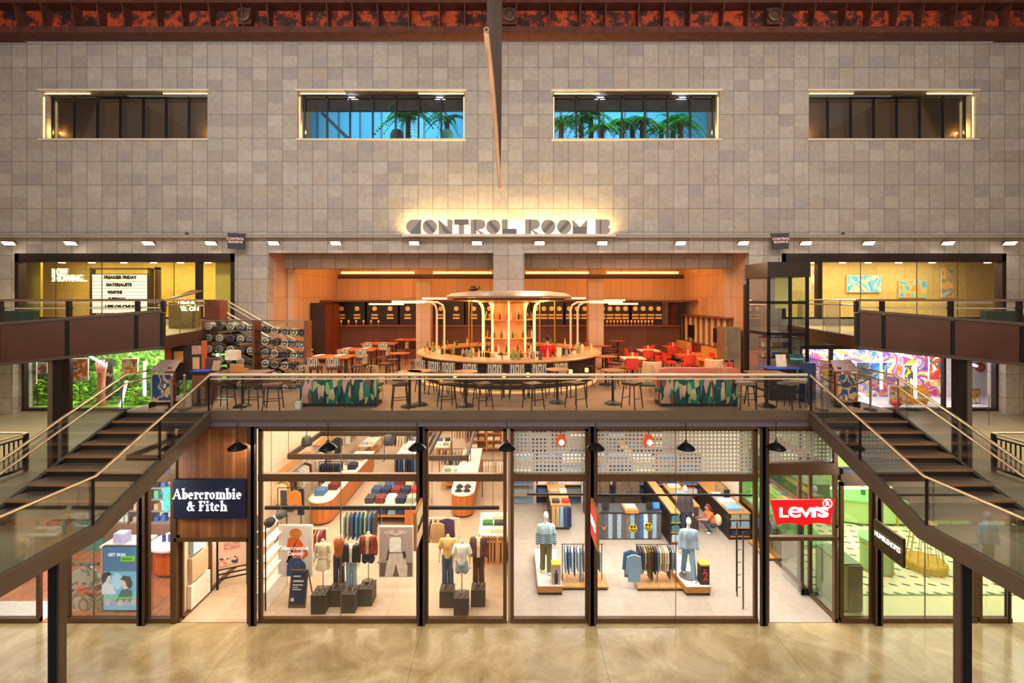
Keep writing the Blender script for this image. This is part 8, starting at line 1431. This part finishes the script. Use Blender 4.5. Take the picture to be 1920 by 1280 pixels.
for k, (p, q) in enumerate((((1580, 662), (1580, 680)), ((1652, 661), (1652, 729)), ((1715, 683), (1716, 748)), ((1769, 665), (1769, 732)), ((1680, 661), (1712, 671)), ((1610, 736), (1640, 760)), ((1806, 678), (1832, 686)))):
    tube_lamp('white tube light in the art display window, %s from the vestibule end' % ORD[[0, 2, 4, 5, 3, 1, 6][k]], p, q, W + .4)
for s in (-1, 1):
    for k, px in enumerate((8, 1902)[s > 0:][:1]): st('column_stone_%s' % ('left' if s < 0 else 'right'), M().box(X(px - 16, W - .3), X(px + 16, W - .3), W - .3, W - .01, ZG, 7.4), STONE)
    # low ceiling fins under the upper floor
    for k in range(3):
        xa = s * (12.2 + k * 1.7); t = tag(M().bar((xa, 14.8, 7.62), (xa + s * 1.2, 19.2, 7.62), .5, .06).go('ceiling_fin', pm(S(64, 50, 48), .5, .2)), 'dark slanted fin under the %s floor, %s from the terrace' % (('cinema', 'picture gallery')[s > 0], ORD[k]), 'ceiling fin', 'fins under the upper floors')
    sd = ('cinema', 'picture gallery')[s > 0]; b = thing('upper_balustrade', 'glass balustrade with slim rails along the open edge of the %s floor' % sd, 'balustrade', (s * 10.5, 16, ZU))
    P0, P1 = (s * 9.95, 13.6), (s * 11.3, 18.9)
    for k in range(4):
        u0, u1 = k / 4 + .01, (k + 1) / 4 - .01; A = [P0[i] + (P1[i] - P0[i]) * u0 for i in (0, 1)]; B = [P0[i] + (P1[i] - P0[i]) * u1 for i in (0, 1)]
        M().add([(A[0], A[1], ZU), (B[0], B[1], ZU), (B[0], B[1], ZU + 1.0), (A[0], A[1], ZU + 1.0)], [(0, 1, 2, 3)]).go('glass_panel', BALU, b); M().tube([(*A, ZU), (*A, ZU + 1.03)], .016, 6).go('post', CHROME, b)
    for dz in (1.05, .9): M().tube([(*P0, ZU + dz), (*P1, ZU + dz)], .022, 6).go('handrail', CHROME, b)
# planted room contents behind the two middle upper windows
def fern(label, x, y, z, n, L, trunk, mat, seed):
    random.seed(seed); t = thing('fern_palm', label, 'plant', (x, y, z - trunk)); M().tube([(x, y, z - trunk), (x, y, z)], [.13, .1], 8).go('trunk', pm(S(60, 40, 30), .8, 0, .3, 12), t); m = M()
    for k in range(n):
        a = 2 * PI * k / n + random.uniform(-.2, .2); up = random.uniform(.15, .9); l = L * random.uniform(.8, 1.1); pts = [Vector((x, y, z)) + Vector((math.cos(a) * l * u_, math.sin(a) * l * u_ * .7, l * (up * u_ - 1.0 * u_ * u_))) for u_ in [i / 8 for i in range(9)]]
        for i in range(1, 9):
            d = (pts[i] - pts[i - 1]).normalized(); sd = d.cross(Vector((0, 0, 1))).normalized()
            for q in (-1, 1):
                for e in (0, .5): leaf(m, pts[i - 1] + (pts[i] - pts[i - 1]) * e, sd * q + d * .5 - Vector((0, 0, .15)), l * .3 * (1 - i / 11), .035)
    m.go('fronds', mat, t, flat=True); return t
FE = [pm(S(60, 160, 60), .5, 0, .3, 4), pm(S(96, 180, 60), .5, 0, .3, 4), pm(S(36, 130, 70), .5, 0, .3, 4)]
yb_ = W + 1.3
fern('tree fern with dark trunk behind the second window, its crown in the middle panes', X(765, yb_), yb_, Z(216, yb_), 18, 1.7, 2.2, FE[0], 1); fern('fern behind the second window near its last pane', X(838, yb_ + .4), yb_ + .4, Z(222, yb_ + .4), 12, 1.2, 1.8, FE[2], 2)
for k, px in enumerate((1052, 1090, 1128, 1166, 1204, 1240, 1276, 1108, 1186, 1262)): y = yb_ + (.5 if k > 6 else .25 * (k % 2)); fern('bushy fern behind the third window, %s planted' % ORD[k], X(px, y), y, Z((232, 224, 238)[k % 3] - (8 if k > 6 else 0), y), 15, 1.15, 1.8, FE[(k * 2) % 3], 5 + k)
tag(M().add([(X(600, yb_), yb_, Z(212, yb_)), (X(606, yb_), yb_, Z(210, yb_)), (X(660, yb_), yb_, Z(262, yb_)), (X(652, yb_), yb_, Z(264, yb_)), (X(600, yb_), yb_ + .1, Z(212, yb_)), (X(606, yb_), yb_ + .1, Z(210, yb_)), (X(660, yb_), yb_ + .1, Z(262, yb_)), (X(652, yb_), yb_ + .1, Z(264, yb_))], [(0, 1, 2, 3), (4, 5, 6, 7), (0, 1, 5, 4), (1, 2, 6, 5), (2, 3, 7, 6), (3, 0, 4, 7)]).go('slanted_rail', pm(S(40, 60, 90), .5)), 'slanting dark stair rail behind the second window', 'rail')
for k, (px, nm) in enumerate(((744, 'dark armchair back'), (838, 'teal armchair back'))): tag(M().loft([(X(px, W + 1), W + 1, Z(275, W + 1), .3, .2), (X(px, W + 1), W + 1, Z(250, W + 1), .28, .16), (X(px, W + 1), W + 1, Z(243, W + 1), .18, .1)]).go('armchair', pm(S(*[(50, 50, 60), (40, 110, 116)][k]), .7)), nm + ' behind the second window sill', 'chair')
